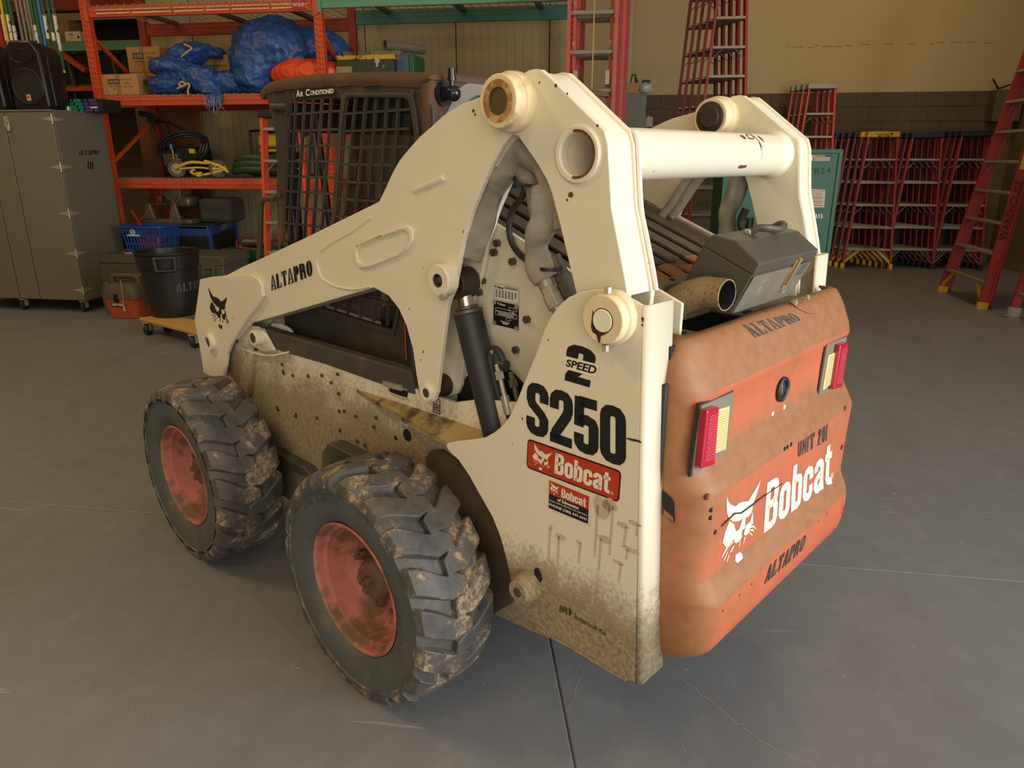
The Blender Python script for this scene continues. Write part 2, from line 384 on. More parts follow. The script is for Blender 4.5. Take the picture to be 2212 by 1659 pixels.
CATF = [[(0.087,1.0),(0.113,0.933),(0.19,0.858),(0.31,0.775),(0.431,0.788),(0.558,0.767),(0.673,0.71),(0.704,0.717),(0.866,0.788),(1.0,0.872),(0.945,0.765),(0.864,0.67),(0.809,0.621),(0.826,0.574),(0.803,0.543),(0.724,0.514),(0.654,0.521),(0.612,0.529),(0.555,0.535),(0.498,0.541),(0.374,0.572),(0.255,0.626),(0.158,0.712),(0.108,0.805),(0.084,0.908)],[(0.168,0.639),(0.204,0.605),(0.295,0.554),(0.314,0.485),(0.354,0.441),(0.424,0.427),(0.486,0.44),(0.515,0.494),(0.554,0.531),(0.619,0.527),(0.61,0.465),(0.618,0.382),(0.574,0.382),(0.509,0.358),(0.515,0.323),(0.538,0.299),(0.486,0.269),(0.413,0.272),(0.353,0.327),(0.301,0.355),(0.212,0.356),(0.112,0.348),(0.032,0.415),(0.022,0.464),(0.086,0.559)],[(0.815,0.531),(0.833,0.52),(0.833,0.436),(0.849,0.354),(0.789,0.345),(0.77,0.3),(0.718,0.263),(0.663,0.276),(0.619,0.304),(0.657,0.367),(0.654,0.398),(0.725,0.405),(0.774,0.427),(0.802,0.48)],[(0.384,0.106),(0.459,0.107),(0.5,0.096),(0.562,0.11),(0.545,0.014),(0.504,0.0),(0.391,0.017)],[(0.0,0.244),(0.122,0.302),(0.235,0.33),(0.293,0.325),(0.283,0.313),(0.223,0.314),(0.126,0.288)],[(0.059,0.18),(0.136,0.243),(0.222,0.282),(0.306,0.287),(0.295,0.275),(0.218,0.267),(0.148,0.231)],[(0.133,0.12),(0.197,0.188),(0.305,0.255),(0.326,0.251),(0.226,0.185),(0.157,0.123)],[(0.806,0.326),(0.899,0.299),(0.97,0.24),(0.942,0.242),(0.881,0.285),(0.795,0.314)],[(0.796,0.29),(0.875,0.26),(0.914,0.217),(0.886,0.219),(0.844,0.251)],[(0.766,0.253),(0.825,0.231),(0.877,0.183),(0.855,0.179),(0.799,0.216)],[(0.473,0.249),(0.518,0.253),(0.486,0.183),(0.47,0.181)],[(0.619,0.247),(0.661,0.24),(0.623,0.177),(0.602,0.181)]]
# ================================================================= the loader
ML = empty('skid_steer_loader', (-0.247, 2.387, -0.045), R(55.5),
           'white and orange skid steer loader with muddy tires parked on the shop floor', 'loader')
def mobj(name, bm, m, parent=None, **k): return obj(name, bm, m, parent or ML, **k)

# ---- tires and wheels (built once, copied to the other corners)
def tire_bm(side):
    """carcass turned about x; side -1 = outer face towards -x"""
    bm = NB()
    prof = [(0.196, 0.092), (0.205, 0.108), (0.225, 0.120), (0.262, 0.127), (0.298, 0.126), (0.303, 0.131), (0.313, 0.131), (0.317, 0.124),
            (0.330, 0.108), (0.338, 0.06), (0.340, 0.0), (0.338, -0.06), (0.330, -0.10), (0.315, -0.118), (0.28, -0.125), (0.225, -0.115), (0.196, -0.092)]
    lathe(bm, [(r, h*-side*-1) for r, h in prof], (0, 0, 0), 'x', 96)
    return bm
def lug_bm():
    bm = NB(); N = 19
    for s in (-1, 1):
        for k in range(N):
            a0 = 2*pi*(k+(0.5 if s > 0 else 0))/N
            st = [(0.131, 0.00, 0.318, .070, .084), (0.124, 0.00, 0.340, .072, .086), (0.105, 0.02, 0.353, .074, .088), (0.075, 0.062, 0.358, .072, .086),
                  (0.045, 0.108, 0.360, .066, .080), (0.030, 0.125, 0.360, .064, .078), (0.004, 0.120, 0.361, .060, .074), (-0.026, 0.150, 0.361, .050, .064)]
            prev = None
            for x, da, rt, wt, wb in st:
                a = a0+da*1.25; ht, hb = wt/2/rt, wb/2/0.33; rb = min(0.325, rt-0.012) if x < 0.12 else 0.300
                ring = []
                for r, aa in ((rb, a-hb), (rt, a-ht), (rt, a+ht), (rb, a+hb)):
                    ring.append(bm.verts.new((s*x, r*cos(aa), r*sin(aa))))
                if prev:
                    for j in range(4): bm.faces.new([prev[j], prev[(j+1) % 4], ring[(j+1) % 4], ring[j]])
                else: bm.faces.new(ring[::-1])
                prev = ring
            bm.faces.new(prev)
    return bm
def squash(bm, cz=0.39):
    for v in bm.verts:
        z = v.co.z+cz
        if z < 0.046:
            v.co.x *= 1+0.25*min(1, (0.046-z)/0.02)*0.3; v.co.z = 0.046-cz
def make_wheel(x, y, side):
    t = tire_bm(side); squash(t)
    to = mobj('tire', t, [SIDEWALL, RUBBER], smooth=40)
    for p in to.data.polygons:
        if min((to.data.vertices[i].co.yz.length) for i in p.vertices) > 0.314: p.material_index = 1; to.location = (x, y, 0.39)
    l = lug_bm(); squash(l)
    lo = mobj('tread', l, RUBBER, to, smooth=25, bev=0.004)
    b = NB(); o = side
    prof = [(0.198, 0.098), (0.203, 0.110), (0.197, 0.113), (0.190, 0.106), (0.187, 0.085), (0.176, 0.078), (0.172, 0.02), (0.166, -0.002), (0.150, -0.016), (0.02, -0.018)]
    lathe(b, [(r, h*o) for r, h in prof], (0, 0, 0), 'x', 48)
    rim = mobj('rim', b, RIM, to, smooth=35)
    b = NB()
    lathe(b, [(0.078, -0.018*o), (0.078, 0.004*o), (0.066, 0.010*o), (0.060, 0.040*o), (0.052, 0.052*o), (0.0, 0.053*o)], (0, 0, 0), 'x', 28)
    for k in range(3):
        a = 2*pi*k/3+0.4; cyl(b, (0.05*o, 0.022*cos(a), 0.022*sin(a)), (0.072*o, 0.022*cos(a), 0.022*sin(a)), 0.012, seg=6)
    mobj('hub', b, HUB, to, smooth=35)
    for k in range(8):
        a = 2*pi*k/8+0.2; b = NB(); c, s_ = 0.108*cos(a), 0.108*sin(a)
        cyl(b, (-0.018*o, c, s_), (0.006*o, c, s_), 0.016, seg=6); cyl(b, (0.0, c, s_), (0.024*o, c, s_), 0.008, seg=10)
        mobj('lug_nut', b, HUB, to, smooth=30)
    b = NB(); cyl(b, (0.02*o, -0.085, 0.150), (0.075*o, -0.09, 0.156), 0.006, seg=8)
    mobj('valve_stem', b, ZINC, to)
    return to
tl = make_wheel(-0.731, 0.0, -1)
def copy_part_tree(src, loc, rot=None):
    o = src.copy(); COL.objects.link(o); o.location = loc
    if rot: o.rotation_euler = rot
    for ch in list(src.children):
        c = ch.copy(); COL.objects.link(c); c.parent = o
    return o
copy_part_tree(tl, (-0.731, 1.128, 0.39), None)
copy_part_tree(tl, (0.731, 0.0, 0.39), (0, 0, pi)); copy_part_tree(tl, (0.731, 1.128, 0.39), (0, 0, pi))
# raised sidewall lettering
def ring_text(body, a0, r, hgt, x, parent, bold=0.0):
    bm = NB(); adv = hgt*0.92; a = R(a0)
    for ch in body:
        if ch != ' ':
            p = Vector((x, r*cos(a), r*sin(a))); t = Vector((0, sin(a), -cos(a))); n = Vector((0, cos(a), sin(a)))
            wd = adv*0.72 if ch != 'I' else adv*0.3
            text_bm(bm, ch, [p-t*wd/2, p+t*wd/2, p+t*wd/2+n*hgt, p-t*wd/2+n*hgt], bold, 0.0)
        a -= adv/r
    return flat('sidewall_lettering', bm, SIDEWALL_TXT, parent)
SIDEWALL_TXT = mat('raised_rubber_lettering', srgb(74, 76, 76), 0.6, var=0.1)
ring_text('DOUBLE WALL', 85, 0.272, 0.020, -0.1297, tl)
ring_text('12-16.5 NHS', 200, 0.232, 0.030, -0.1245, tl)

# ---- chassis
CX_ = -0.50
b = NB()
side = [(1.139,0.797),(1.072,0.848),(0.828,0.883),(0.604,0.887),(0.253,0.894),(0.082,0.893),(-0.076,0.890)] 
yr = -0.70
outline = [(1.255, 0.30), (1.262, 0.62), side[0], side[1]]+side[2:]+[(-0.2, 0.93), (yr, 1.0), (yr, 0.42), (-0.45, 0.27), (0.0, 0.22), (1.1, 0.22)]
holes = []
for u in ([(0.894,0.796),(0.880,0.780)][0],): pass
prism(b, outline, 'x', CX_, CX_+0.012); prism(b, outline, 'x', -CX_-0.012, -CX_)
ch = mobj('chassis_side', b, CREAM_DIRTY, smooth=0)
b = NB(); box(b, -0.488, 0.488, 0.05, 1.20, 0.24, 0.80); box(b, -0.40, 0.40, -0.68, 0.05, 0.30, 0.9)
mobj('chassis_tub', b, DARK, smooth=0)
b = NB()   # bolts and round plugs on the side
for p in [(0.897,0.815),(0.895,0.788),(0.825,0.786),(0.716,0.807),(0.621,0.828),(0.519,0.855),(0.564,0.814),(0.522,0.783),(0.972,0.622),(0.834,0.620),(0.680,0.651),(0.528,0.716),(0.496,0.724),(0.427,0.722),(0.308,0.747),(0.325,0.709),(0.532,0.641),(0.429,0.628),(0.383,0.626)]:
    cyl(b, (-0.5005, p[0], p[1]), (-0.506, p[0], p[1]), 0.0065, seg=10)
mobj('bolt_heads', b, STEEL, ch, smooth=30)['kind'] = 'stuff'
b = NB()
for p, r in zip([(0.897,0.780),(0.971,0.611),(0.833,0.626),(0.149,0.727),(0.211,0.701)], (0.008, 0.008, 0.008, 0.021, 0.008)):
    lathe(b, [(r, -0.5012), (r*0.2, -0.5013), (0, -0.5013)], (0, p[0], p[1]), 'x', 16)
mobj('side_holes', b, DARK, ch)['kind'] = 'stuff'
# folded front panel of the chassis
b = NB(); f = [(1.339,0.763),(1.290,0.829),(1.125,0.846),(1.140,0.742),(1.192,0.631),(1.255,0.719)]
prism(b, [(1.273,0.846),(1.109,0.849),(1.136,0.743),(1.195,0.618),(1.326,0.679),(1.326,0.766)], 'x', -0.515, -0.497)
mobj('front_gusset', b, CREAM_DIRTY, bev=0.004)
# axle tubes and tread step between the tires
b = NB(); cyl(b, (-0.50, 0.0, 0.39), (-0.74, 0.0, 0.39), 0.07); cyl(b, (-0.50, 1.128, 0.39), (-0.74, 1.128, 0.39), 0.07)
cyl(b, (0.50, 0.0, 0.39), (0.74, 0.0, 0.39), 0.07); cyl(b, (0.50, 1.128, 0.39), (0.74, 1.128, 0.39), 0.07)
mobj('axle_housing', b, HUB)
b = NB(); prism(b, [(1.043,0.443),(0.961,0.450),(0.730,0.445),(0.671,0.415),(0.871,0.402),(1.043,0.406)], 'x', -0.50, -0.545)
mobj('step_bracket', b, LINKP, bev=0.004)
b = NB(); prism(b, [(0.573,0.558),(0.530,0.608),(0.501,0.611),(0.316,0.605),(0.325,0.517),(0.587,0.459)], 'x', -0.50, -0.56)
mobj('mud_shield', b, LINKP, bev=0.004)
# wheel arch inset behind the rear tire
b = NB(); prism(b, [(0.050,0.684),(0.026,0.711),(-0.028,0.730),(-0.110,0.709),(-0.224,0.612),(-0.298,0.505),(-0.317,0.328),(-0.220,0.233),(0.057,0.329)], 'x', -0.512, -0.50)
mobj('wheel_arch_plate', b, mat('dark_arch', srgb(82, 66, 48), 0.85, var=0.3, scale=14, bump=0.4, bscale=40), bev=0.003)
# fender ledge between body and upright
b = NB()
led = [(-0.500, 0.416, 0.822), (-0.500, 0.05, 0.832), (-0.500, -0.26, 0.835), (-0.571, -0.26, 0.800), (-0.571, -0.127, 0.799), (-0.571, 0.014, 0.812), (-0.53, 0.25, 0.819)]
A = [b.verts.new(p) for p in led]; B = [b.verts.new((p[0], p[1], p[2]-0.012)) for p in led]
b.faces.new(A); b.faces.new(B[::-1])
for i in range(len(led)): b.faces.new([A[i], A[(i+1) % len(led)], B[(i+1) % len(led)], B[i]])
mobj('fender_ledge', b, mat('oil_stained_ledge', srgb(160, 136, 88), 0.5, var=0.2, dirt=srgb(58, 44, 24), damt=(0.47, 0.60), dscale=7), smooth=0)
# inner tower plates (carry the data plates) and the dark cavity at their foot
IX = -0.425
tow = [(-0.164,1.409),(-0.444,1.300),(-0.482,1.285)]
tower = [(0.15, 1.36), tow[0], tow[1], (-0.60, 1.255), (-0.68, 1.22), (-0.70, 0.8), (-0.40, 0.79), (0.15, 0.79)]
for sx in (1, -1):
    b = NB(); prism(b, tower, 'x', sx*IX, sx*(IX+0.012)); tw = mobj('inner_tower_plate', b, CREAM if sx > 0 else CREAM, smooth=0)
    if sx > 0: tower_l = tw
b = NB()
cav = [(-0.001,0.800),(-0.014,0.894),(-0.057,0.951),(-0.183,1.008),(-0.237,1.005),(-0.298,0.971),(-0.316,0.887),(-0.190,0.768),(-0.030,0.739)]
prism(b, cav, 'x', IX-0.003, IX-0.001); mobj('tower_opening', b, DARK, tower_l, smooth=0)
b = NB()
for p in [(-0.189,1.353),(-0.177,1.327),(-0.246,1.309),(-0.298,1.160),(-0.258,1.069),(-0.117,1.210),(-0.131,1.245)]:
    cyl(b, (IX-0.012, p[0], p[1]), (IX, p[0], p[1]), 0.011, seg=6)
mobj('tower_bolts', b, STEEL, tower_l, smooth=30)['kind'] = 'stuff'
# data plates
dx = IX-0.0015
def quadplate(name, quad, m, parent, t=0.0015):
    b = NB(); vs = [b.verts.new((dx, p[0], p[1])) for p in quad]; b.faces.new(vs)
    return flat(name, b, m, parent)
q1 = [(-0.172,1.199),(-0.266,1.198),(-0.266,1.241),(-0.174,1.243)]; pl = quadplate('spec_sticker', q1, WHITEP, tower_l)
b = NB()
def sub(q, x, u0, u1, v0, v1, lift=0.001):
    f = quad_fn([(x, p[0], p[1]) for p in q], lift)
    return [f(u0, v0), f(u1, v0), f(u1, v1), f(u0, v1)]
def rect(b, q, x, u0, u1, v0, v1, lift=0.0006):
    b.faces.new([b.verts.new(p) for p in sub(q, x, u0, u1, v0, v1, lift)])
for i in range(7):
    for j in range(9):
        v = 0.16+j*0.055
        if i == 6 and j < 2: continue
        rect(b, q1, dx, 0.06+i*0.128, 0.135+i*0.128, v, v+0.034)
for i in range(3): rect(b, q1, dx, 0.42, 0.95, 0.78+i*0.055, 0.81+i*0.055)
for a in ((0, 1, 0, .012), (0, 1, .985, 1), (0, .008, 0, 1), (.99, 1, 0, 1)): rect(b, q1, dx, *a)
text_bm(b, 'Bobcat', sub(q1, dx, 0.14, 0.39, 0.72, 0.88), 0.04, 0.0002); 
polys_bm(b, CATF, sub(q1, dx, 0.03, 0.11, 0.72, 0.92), 0.0002); flat('spec_print', b, BLACKI, tower_l)
q2 = [(-0.168,1.127),(-0.265,1.125),(-0.265,1.193),(-0.170,1.196)]; quadplate('serial_plate', q2, BLACKI, tower_l)
b = NB()
def frame_rect(b, q, u0, u1, v0, v1, t=0.012):
    for a in ((u0, u1, v0, v0+t*1.2), (u0, u1, v1-t*1.2, v1), (u0, u0+t, v0, v1), (u1-t, u1, v0, v1)): rect(b, q, dx, *a)
frame_rect(b, q2, 0.08, 0.68, 0.60, 0.72); frame_rect(b, q2, 0.62, 0.94, 0.72, 0.84); frame_rect(b, q2, 0.08, 0.94, 0.42, 0.58); frame_rect(b, q2, 0.52, 0.70, 0.28, 0.40)
for i in range(22): rect(b, q2, dx, 0.20+i*0.028, 0.20+i*0.028+0.010+0.008*(i % 3 == 0), 0.45, 0.55)
for j in range(3): rect(b, q2, dx, 0.30+0.04*j, 0.66-0.04*j, 0.10+0.045*(2-j), 0.125+0.045*(2-j)); rect(b, q2, dx, 0.72, 0.92-0.04*j, 0.60+0.03*j, 0.615+0.03*j)
text_bm(b, 'Bobcat', sub(q2, dx, 0.27, 0.48, 0.85, 0.94), 0.04, 0.0002); polys_bm(b, CATF, sub(q2, dx, 0.17, 0.25, 0.84, 0.96), 0.0002)
flat('serial_print', b, WHITEP, tower_l)
b = NB()
for u, v in ((.06, .92), (.93, .93), (.06, .08), (.93, .06)):
    p = sub(q2, dx, u, u, v, v)[0]; cyl(b, p, (p[0]-0.003, p[1], p[2]), 0.006, seg=12)
mobj('plate_rivets', b, ZINC, tower_l)['kind'] = 'stuff'
b = NB(); q3 = [(0.018,0.838),(-0.016,0.838),(-0.018,0.885),(0.013,0.888)]; dx2 = -0.5015
for a in ((0, 1, 0, .05), (0, 1, .95, 1), (0, .1, 0, 1), (.9, 1, 0, 1), (.2, .8, .15, .2), (.2, .8, .55, .6), (.2, .3, .15, .6), (.7, .8, .15, .6), (.45, .55, .6, .9), (.4, .6, .3, .36), (.4, .48, .3, .5), (.52, .6, .3, .5)):
    f = quad_fn([(dx2, p[0], p[1]) for p in q3], 0.0005); b.faces.new([b.verts.new(f(*k)) for k in ((a[0], a[2]), (a[1], a[2]), (a[1], a[3]), (a[0], a[3]))])
flat('tie_down_pictogram', b, BLACKI, ch)

# ---- lift arms
OLIVE = mat('oily_pin_end', srgb(96, 84, 52), 0.45, 0.2, var=0.2, scale=30)
RUSTRING = mat('rust_bleed', srgb(158, 108, 60), 0.6, var=0.2, scale=20, dirt=srgb(206, 172, 118), damt=(0.45, 0.62), dscale=24)
arm_o = [(1.041,0.961),(1.172,0.871),(1.191,0.934),(1.214,1.124),(1.069,1.173),(0.918,1.218),(0.590,1.320),(0.247,1.430),(0.179,1.452),(0.146,1.489),(0.108,1.534),(0.077,1.565),(0.031,1.597),(-0.011,1.624),(-0.059,1.648),(-0.108,1.674),(-0.177,1.698),(-0.244,1.711),(-0.298,1.723),(-0.331,1.735),(-0.370,1.748),(-0.394,1.758),(-0.417,1.760),(-0.434,1.757),(-0.460,1.739),(-0.610,1.627),(-0.621,1.599),(-0.637,1.470),(-0.658,1.399),(-0.680,1.324),(-0.689,1.288),(-0.685,1.237),(-0.656,1.201),(-0.619,1.186),(-0.583,1.194),(-0.560,1.218),(-0.557,1.250),(-0.546,1.283),(-0.493,1.436),(-0.481,1.466),(-0.469,1.498),(-0.454,1.525),(-0.427,1.558),(-0.395,1.591),(-0.364,1.621),(-0.344,1.625),(-0.315,1.600),(-0.276,1.552),(-0.243,1.502),(-0.205,1.439),(-0.170,1.362),(-0.132,1.235),(-0.110,1.201),(-0.102,1.181),(-0.047,0.923),(-0.031,0.894),(0.007,0.876),(0.029,0.895),(0.042,0.959),(0.054,1.037),(0.080,1.104),(0.111,1.148),(0.157,1.181),(0.228,1.197),(0.870,1.009)]
i_top0 = 3; i_top1 = 30
tube_c = [(-0.544,1.580)][0]
hole_c = [(tube_c[0]+0.052*cos(2*pi*k/28), tube_c[1]+0.052*sin(2*pi*k/28)) for k in range(28)]
front_plate = [(1.409,1.091),(1.307,1.112),(0.973,1.159),(0.923,1.151),(0.894,1.130),(0.893,1.086),(0.947,1.040),(1.043,0.976),(1.144,0.895),(1.203,0.847),(1.247,0.800),(1.273,0.745),(1.307,0.694),(1.385,0.669),(1.496,0.669),(1.503,0.783),(1.517,0.905)]
pins = [(-0.353,1.693),(-0.071,1.254),(-0.629,1.228),(0.001,0.912)]
def lift_arm(sx):
    b = NB(); plate_holes(b, arm_o, [hole_c], 'x', sx*-0.540, sx*-0.524)
    a = mobj('lift_arm', b, CREAM, smooth=0, bev=0.0025)
    b = NB(); plate_holes(b, arm_o, [hole_c], 'x', sx*-0.430, sx*-0.446); mobj('inner_arm_plate', b, CREAM, a, smooth=0, bev=0.0025)
    b = NB(); edge = arm_o[i_top0:i_top1+1]
    edge = [(p[0]+0.006*0, p[1]-0.0) for p in edge]
    ins = []
    for i, p in enumerate(edge):     # set the closing strip 6 mm in from the plate edges
        q0, q1 = Vector(edge[max(0, i-1)]), Vector(edge[min(len(edge)-1, i+1)]); d = (q1-q0).normalized(); ins.append((p[0]-d[1]*0.006*-1*-1, p[1]+d[0]*0.006*-1*-1))
    c0 = Vector((-0.1, 1.4)); ins2 = []
    for p, q in zip(edge, ins):
        d = Vector(q)-Vector(p); s_ = 1 if (Vector(q)-c0).length < (Vector(p)-c0).length else -1
        ins2.append((p[0]+d[0]*s_, p[1]+d[1]*s_))
    strip(b, ins2, 'x', sx*-0.530, sx*-0.440, 0.010); mobj('arm_top_strip', b, CREAM, a, smooth=40)
    b = NB(); strip(b, [arm_o[0]]+arm_o[:-3:-1], 'x', sx*-0.535, sx*-0.435, -0.008); mobj('arm_bottom_strip', b, CREAM, a, smooth=40)
    b = NB(); lob = arm_o[44:58]; strip(b, lob[:4], 'x', sx*-0.530, sx*-0.44, 0.006)
    mobj('web_edge_strip', b, CREAM, a, smooth=40)
    # reinforced front end plate with its wrap-around nose
    b = NB(); prism(b, front_plate, 'x', sx*-0.556, sx*-0.540); fp = mobj('front_end_plate', b, CREAM, a, smooth=0, bev=0.004)
    b = NB(); prism(b, front_plate, 'x', sx*-0.430, sx*-0.445); mobj('inner_end_plate', b, CREAM, a, smooth=0, bev=0.003)
    b = NB(); strip(b, [front_plate[-4], front_plate[-3], front_plate[-2], front_plate[-1], front_plate[0], front_plate[1]], 'x', sx*-0.554, sx*-0.432, 0.012)
    mobj('nose_strip', b, CREAM_EDGE, a, smooth=50)
    b = NB(); ring_plate(b, [(1.377,0.832)][0], 0.036, 0.024, 'x', sx*-0.575, sx*-0.550); mobj('front_pin_boss', b, CREAM, a)
    b = NB(); cyl(b, (sx*-0.556, *[(1.377,0.832)][0]), (sx*-0.566, *[(1.377,0.832)][0]), 0.024, seg=20); mobj('front_pin', b, GREASE, a)
    # recessed slot and weld runs on the web
    c = [(0.158,1.325)]; sl = [(0.315,1.291),(0.297,1.318),(0.253,1.335),(0.073,1.390),(0.040,1.393),(0.023,1.380),(0.026,1.352),(0.053,1.323),(0.096,1.304),(0.238,1.257),(0.281,1.250),(0.308,1.261)]
    k0 = Vector((sum(p[0] for p in sl)/12, sum(p[1] for p in sl)/12))
    b = NB(); inner = [((p[0]-k0[0])*0.88+k0[0], (p[1]-k0[1])*0.80+k0[1]) for p in sl]
    plate_holes(b, sl, [inner], 'x', sx*-0.5485, sx*-0.539); mobj('slot_rim', b, CREAM, a, bev=0.003)
    b = NB()
    w1 = [(0.020,1.486),(-0.014,1.496),(-0.052,1.507),(-0.090,1.518),(-0.104,1.523)]; tube(b, [(sx*-0.541, p[0], p[1]) for p in w1], 0.008, 8, 3); mobj('weld_bead', b, CREAM, a); b = NB()
    w2 = [(0.511,1.279),(0.532,1.247),(0.521,1.210),(0.497,1.190),(0.419,1.176),(0.317,1.182),(0.243,1.200)]; tube(b, [(sx*-0.541, p[0], p[1]) for p in w2], 0.004, 6, 3); mobj('weld_bead', b, CREAM, a); b = NB()
    w3 = [(0.511,1.279),(0.426,1.319),(0.321,1.358),(0.223,1.405)]; tube(b, [(sx*-0.541, p[0], p[1]) for p in w3], 0.003, 6, 3)
    mobj('weld_bead', b, CREAM, a)
    # weld along the knee edges
    b = NB(); e2 = arm_o[25:31]; tube(b, [(sx*-0.434, p[0]-0.004, p[1]) for p in e2], 0.006, 6, 4); mobj('knee_weld', b, CREAM_EDGE, a)
    # bosses: top link pin (both faces), cylinder pin, lower lobe pin
    y, z = [(-0.411,1.687)][0]
    for xo, xi, mm, nm in ((-0.60, -0.54, PINPAINT, 'pivot_boss'), (-0.36, -0.43, PINPAINT, 'inner_pivot_boss')):
        b = NB(); yy, zz = (y+0.03, z-0.004) if xo > -0.5 else (y, z)
        yy, zz = pins[0][0]-0.006, pins[0][1]
        lathe(b, [(0.066, sx*xi), (0.066, sx*(xi+(xo-xi)*0.45)), (0.058, sx*(xi+(xo-xi)*0.55)), (0.058, sx*xo), (0.030, sx*(xo+0.0))], (0, yy, zz), 'x', 36)
        bo = mobj(nm, b, mm, a, smooth=35, bev=0.003)
        b = NB(); lathe(b, [(0.031, sx*xo), (0.029, sx*(xo+(0.004 if xo < xi else -0.004))), (0.0, sx*(xo+(0.003 if xo < xi else -0.003)))], (0, yy, zz), 'x', 24)
        if xo > xi: b.free(); b = NB(); lathe(b, [(0.048, sx*(xo+0.0005)), (0.044, sx*(xo+0.004)), (0.034, sx*(xo+0.005)), (0.03, sx*(xo+0.009)), (0.0, sx*(xo+0.009))], (0, yy, zz), 'x', 24)
        mobj('pivot_pin' if xo < xi else 'pin_cap', b, OLIVE if xo < xi else GREASE, a)
        if xo < xi:
            b = NB(); lathe(b, [(0.046, sx*(xo-0.0006)), (0.030, sx*(xo-0.0008))], (0, yy, zz), 'x', 36); mobj('rust_ring', b, RUSTRING, a, norm=False)
    y, z = [(-0.111,1.261)][0]
    b = NB(); lathe(b, [(0.043, sx*-0.54), (0.043, sx*-0.578), (0.018, sx*-0.578)], (0, y, z), 'x', 28); mobj('cylinder_pin_boss', b, CREAM, a, smooth=35, bev=0.003)
    b = NB(); lathe(b, [(0.019, sx*-0.5785), (0.014, sx*-0.570), (0.006, sx*-0.5795), (0, sx*-0.5795)], (0, y, z), 'x', 18); mobj('cylinder_pin', b, GREASE, a)
    b = NB(); cyl(b, (sx*-0.57, y-0.020, z-0.040), (sx*-0.585, y-0.022, z-0.042), 0.010, seg=6); mobj('retaining_bolt', b, ZINC, a)
    y, z = [(-0.009,0.916)][0]
    b = NB(); ring_plate(b, (y, z), 0.026, 0.014, 'x', sx*-0.550, sx*-0.538); mobj('lobe_boss', b, CREAM, a, bev=0.002)
    b = NB(); cyl(b, (sx*-0.54, y, z), (sx*-0.549, y, z), 0.014, seg=18); cyl(b, (sx*-0.549, y, z), (sx*-0.552, y, z), 0.006, seg=12); mobj('lobe_pin', b, STEEL, a)
    # end of the cross tube: weld ring
    b = NB(); ring_plate(b, tube_c, 0.062, 0.045, 'x', sx*-0.548, sx*-0.52, 32); mobj('tube_ring', b, CREAM, a, smooth=40, bev=0.004)
    b = NB(); lathe(b, [(0.0455, sx*-0.5475), (0.0515, sx*-0.5488), (0.0515, sx*-0.5475)], (0, *tube_c), 'x', 32); 
    geom = [f for f in b.faces if not (f.calc_center_median().y-tube_c[0] < 0.012)]
    bmesh.ops.delete(b, geom=geom, context='FACES'); mobj('rust_crescent', b, RUST, a)
    return a
arm_l = lift_arm(1)
arm_r = lift_arm(-1)
b = NB()
lathe(b, [(0.047, -0.545), (0.060, -0.545), (0.060, 0.545), (0.047, 0.545)], (0, tube_c[0], tube_c[1]), 'x', 40, True)
ct = mobj('cross_tube', b, CREAM, smooth=40)
b = NB(); lathe(b, [(0.060, 0.40), (0.070, 0.424), (0.072, 0.432)], (0, *tube_c), 'x', 36); mobj('tube_weld_collar', b, CREAM_EDGE, ct, smooth=60); b = NB(); lathe(b, [(0.060, -0.40), (0.070, -0.424), (0.072, -0.432)], (0, *tube_c), 'x', 36)
mobj('tube_weld_collar', b, CREAM_EDGE, ct, smooth=60)
def blot(seed, n=9):
    rnd = random.Random(seed); return [(cos(2*pi*k/n)*(0.6+0.5*rnd.random()), sin(2*pi*k/n)*(0.6+0.5*rnd.random())) for k in range(n)]
b = NB()
for k, (x, ang, sx_, sz_) in enumerate([(0.15, 128, .014, .012), (0.20, 124, .026, .016), (0.255, 130, .007, .016), (0.225, 142, .004, .034), (0.13, 212, .036, .007), (0.41, 130, .012, .006), (0.18, 132, .008, .006), (0.23, 165, .002, .03)]):
    pts = []
    for u, v in blot(k+3):
        aa = R(ang)+v*sz_/0.06; pts.append((x+u*sx_, tube_c[0]+0.0606*cos(aa), tube_c[1]+0.0606*sin(aa)))
    b.faces.new([b.verts.new(p) for p in pts])
flat('rust_spots', b, RUST, ct)['kind'] = 'stuff'
# rust spots and nicks on the left arm
b = NB()
for k, (p, s_) in enumerate(zip([(-0.526,1.495),(-0.516,1.483),(-0.430,1.731),(-0.510,1.704),(-0.309,1.654),(-0.219,1.680),(-0.225,1.672),(0.036,1.626),(-0.477,1.722),(-0.593,1.637)], (.008, .004, .003, .003, .004, .005, .004, .003, .005, .004))):
    b.faces.new([b.verts.new((-0.5408, p[0]+u*s_, p[1]+v*s_)) for u, v in blot(k)])
flat('paint_chips', b, RUST, arm_l)['kind'] = 'stuff'
stencil('stencilled_name', 'ALTAPRO', qx(-0.5415, [(0.851,1.111),(0.561,1.198),(0.564,1.251),(0.851,1.162)]), BLACKI, arm_l)
b = NB(); polys_bm(b, CATF, qx(-0.5575, [(1.394,0.898),(1.203,0.905),(1.181,1.036),(1.349,1.056)]), 0.0004, bb=(0, 1, 0, 1)); 
b.free(); b = NB()
cq = [(1.270,1.001)][0]
CW, CH = 0.170, 0.165
polys_bm(b, CATF, [(-0.5575, cq[0]+CW*0.46, cq[1]-CH*0.58), (-0.5575, cq[0]-CW*0.54, cq[1]-CH*0.58), (-0.5575, cq[0]-CW*0.54, cq[1]+CH*0.42), (-0.5575, cq[0]+CW*0.46, cq[1]+CH*0.42)], 0.0004)
flat('cat_head_mark', b, BLACKI, arm_l)

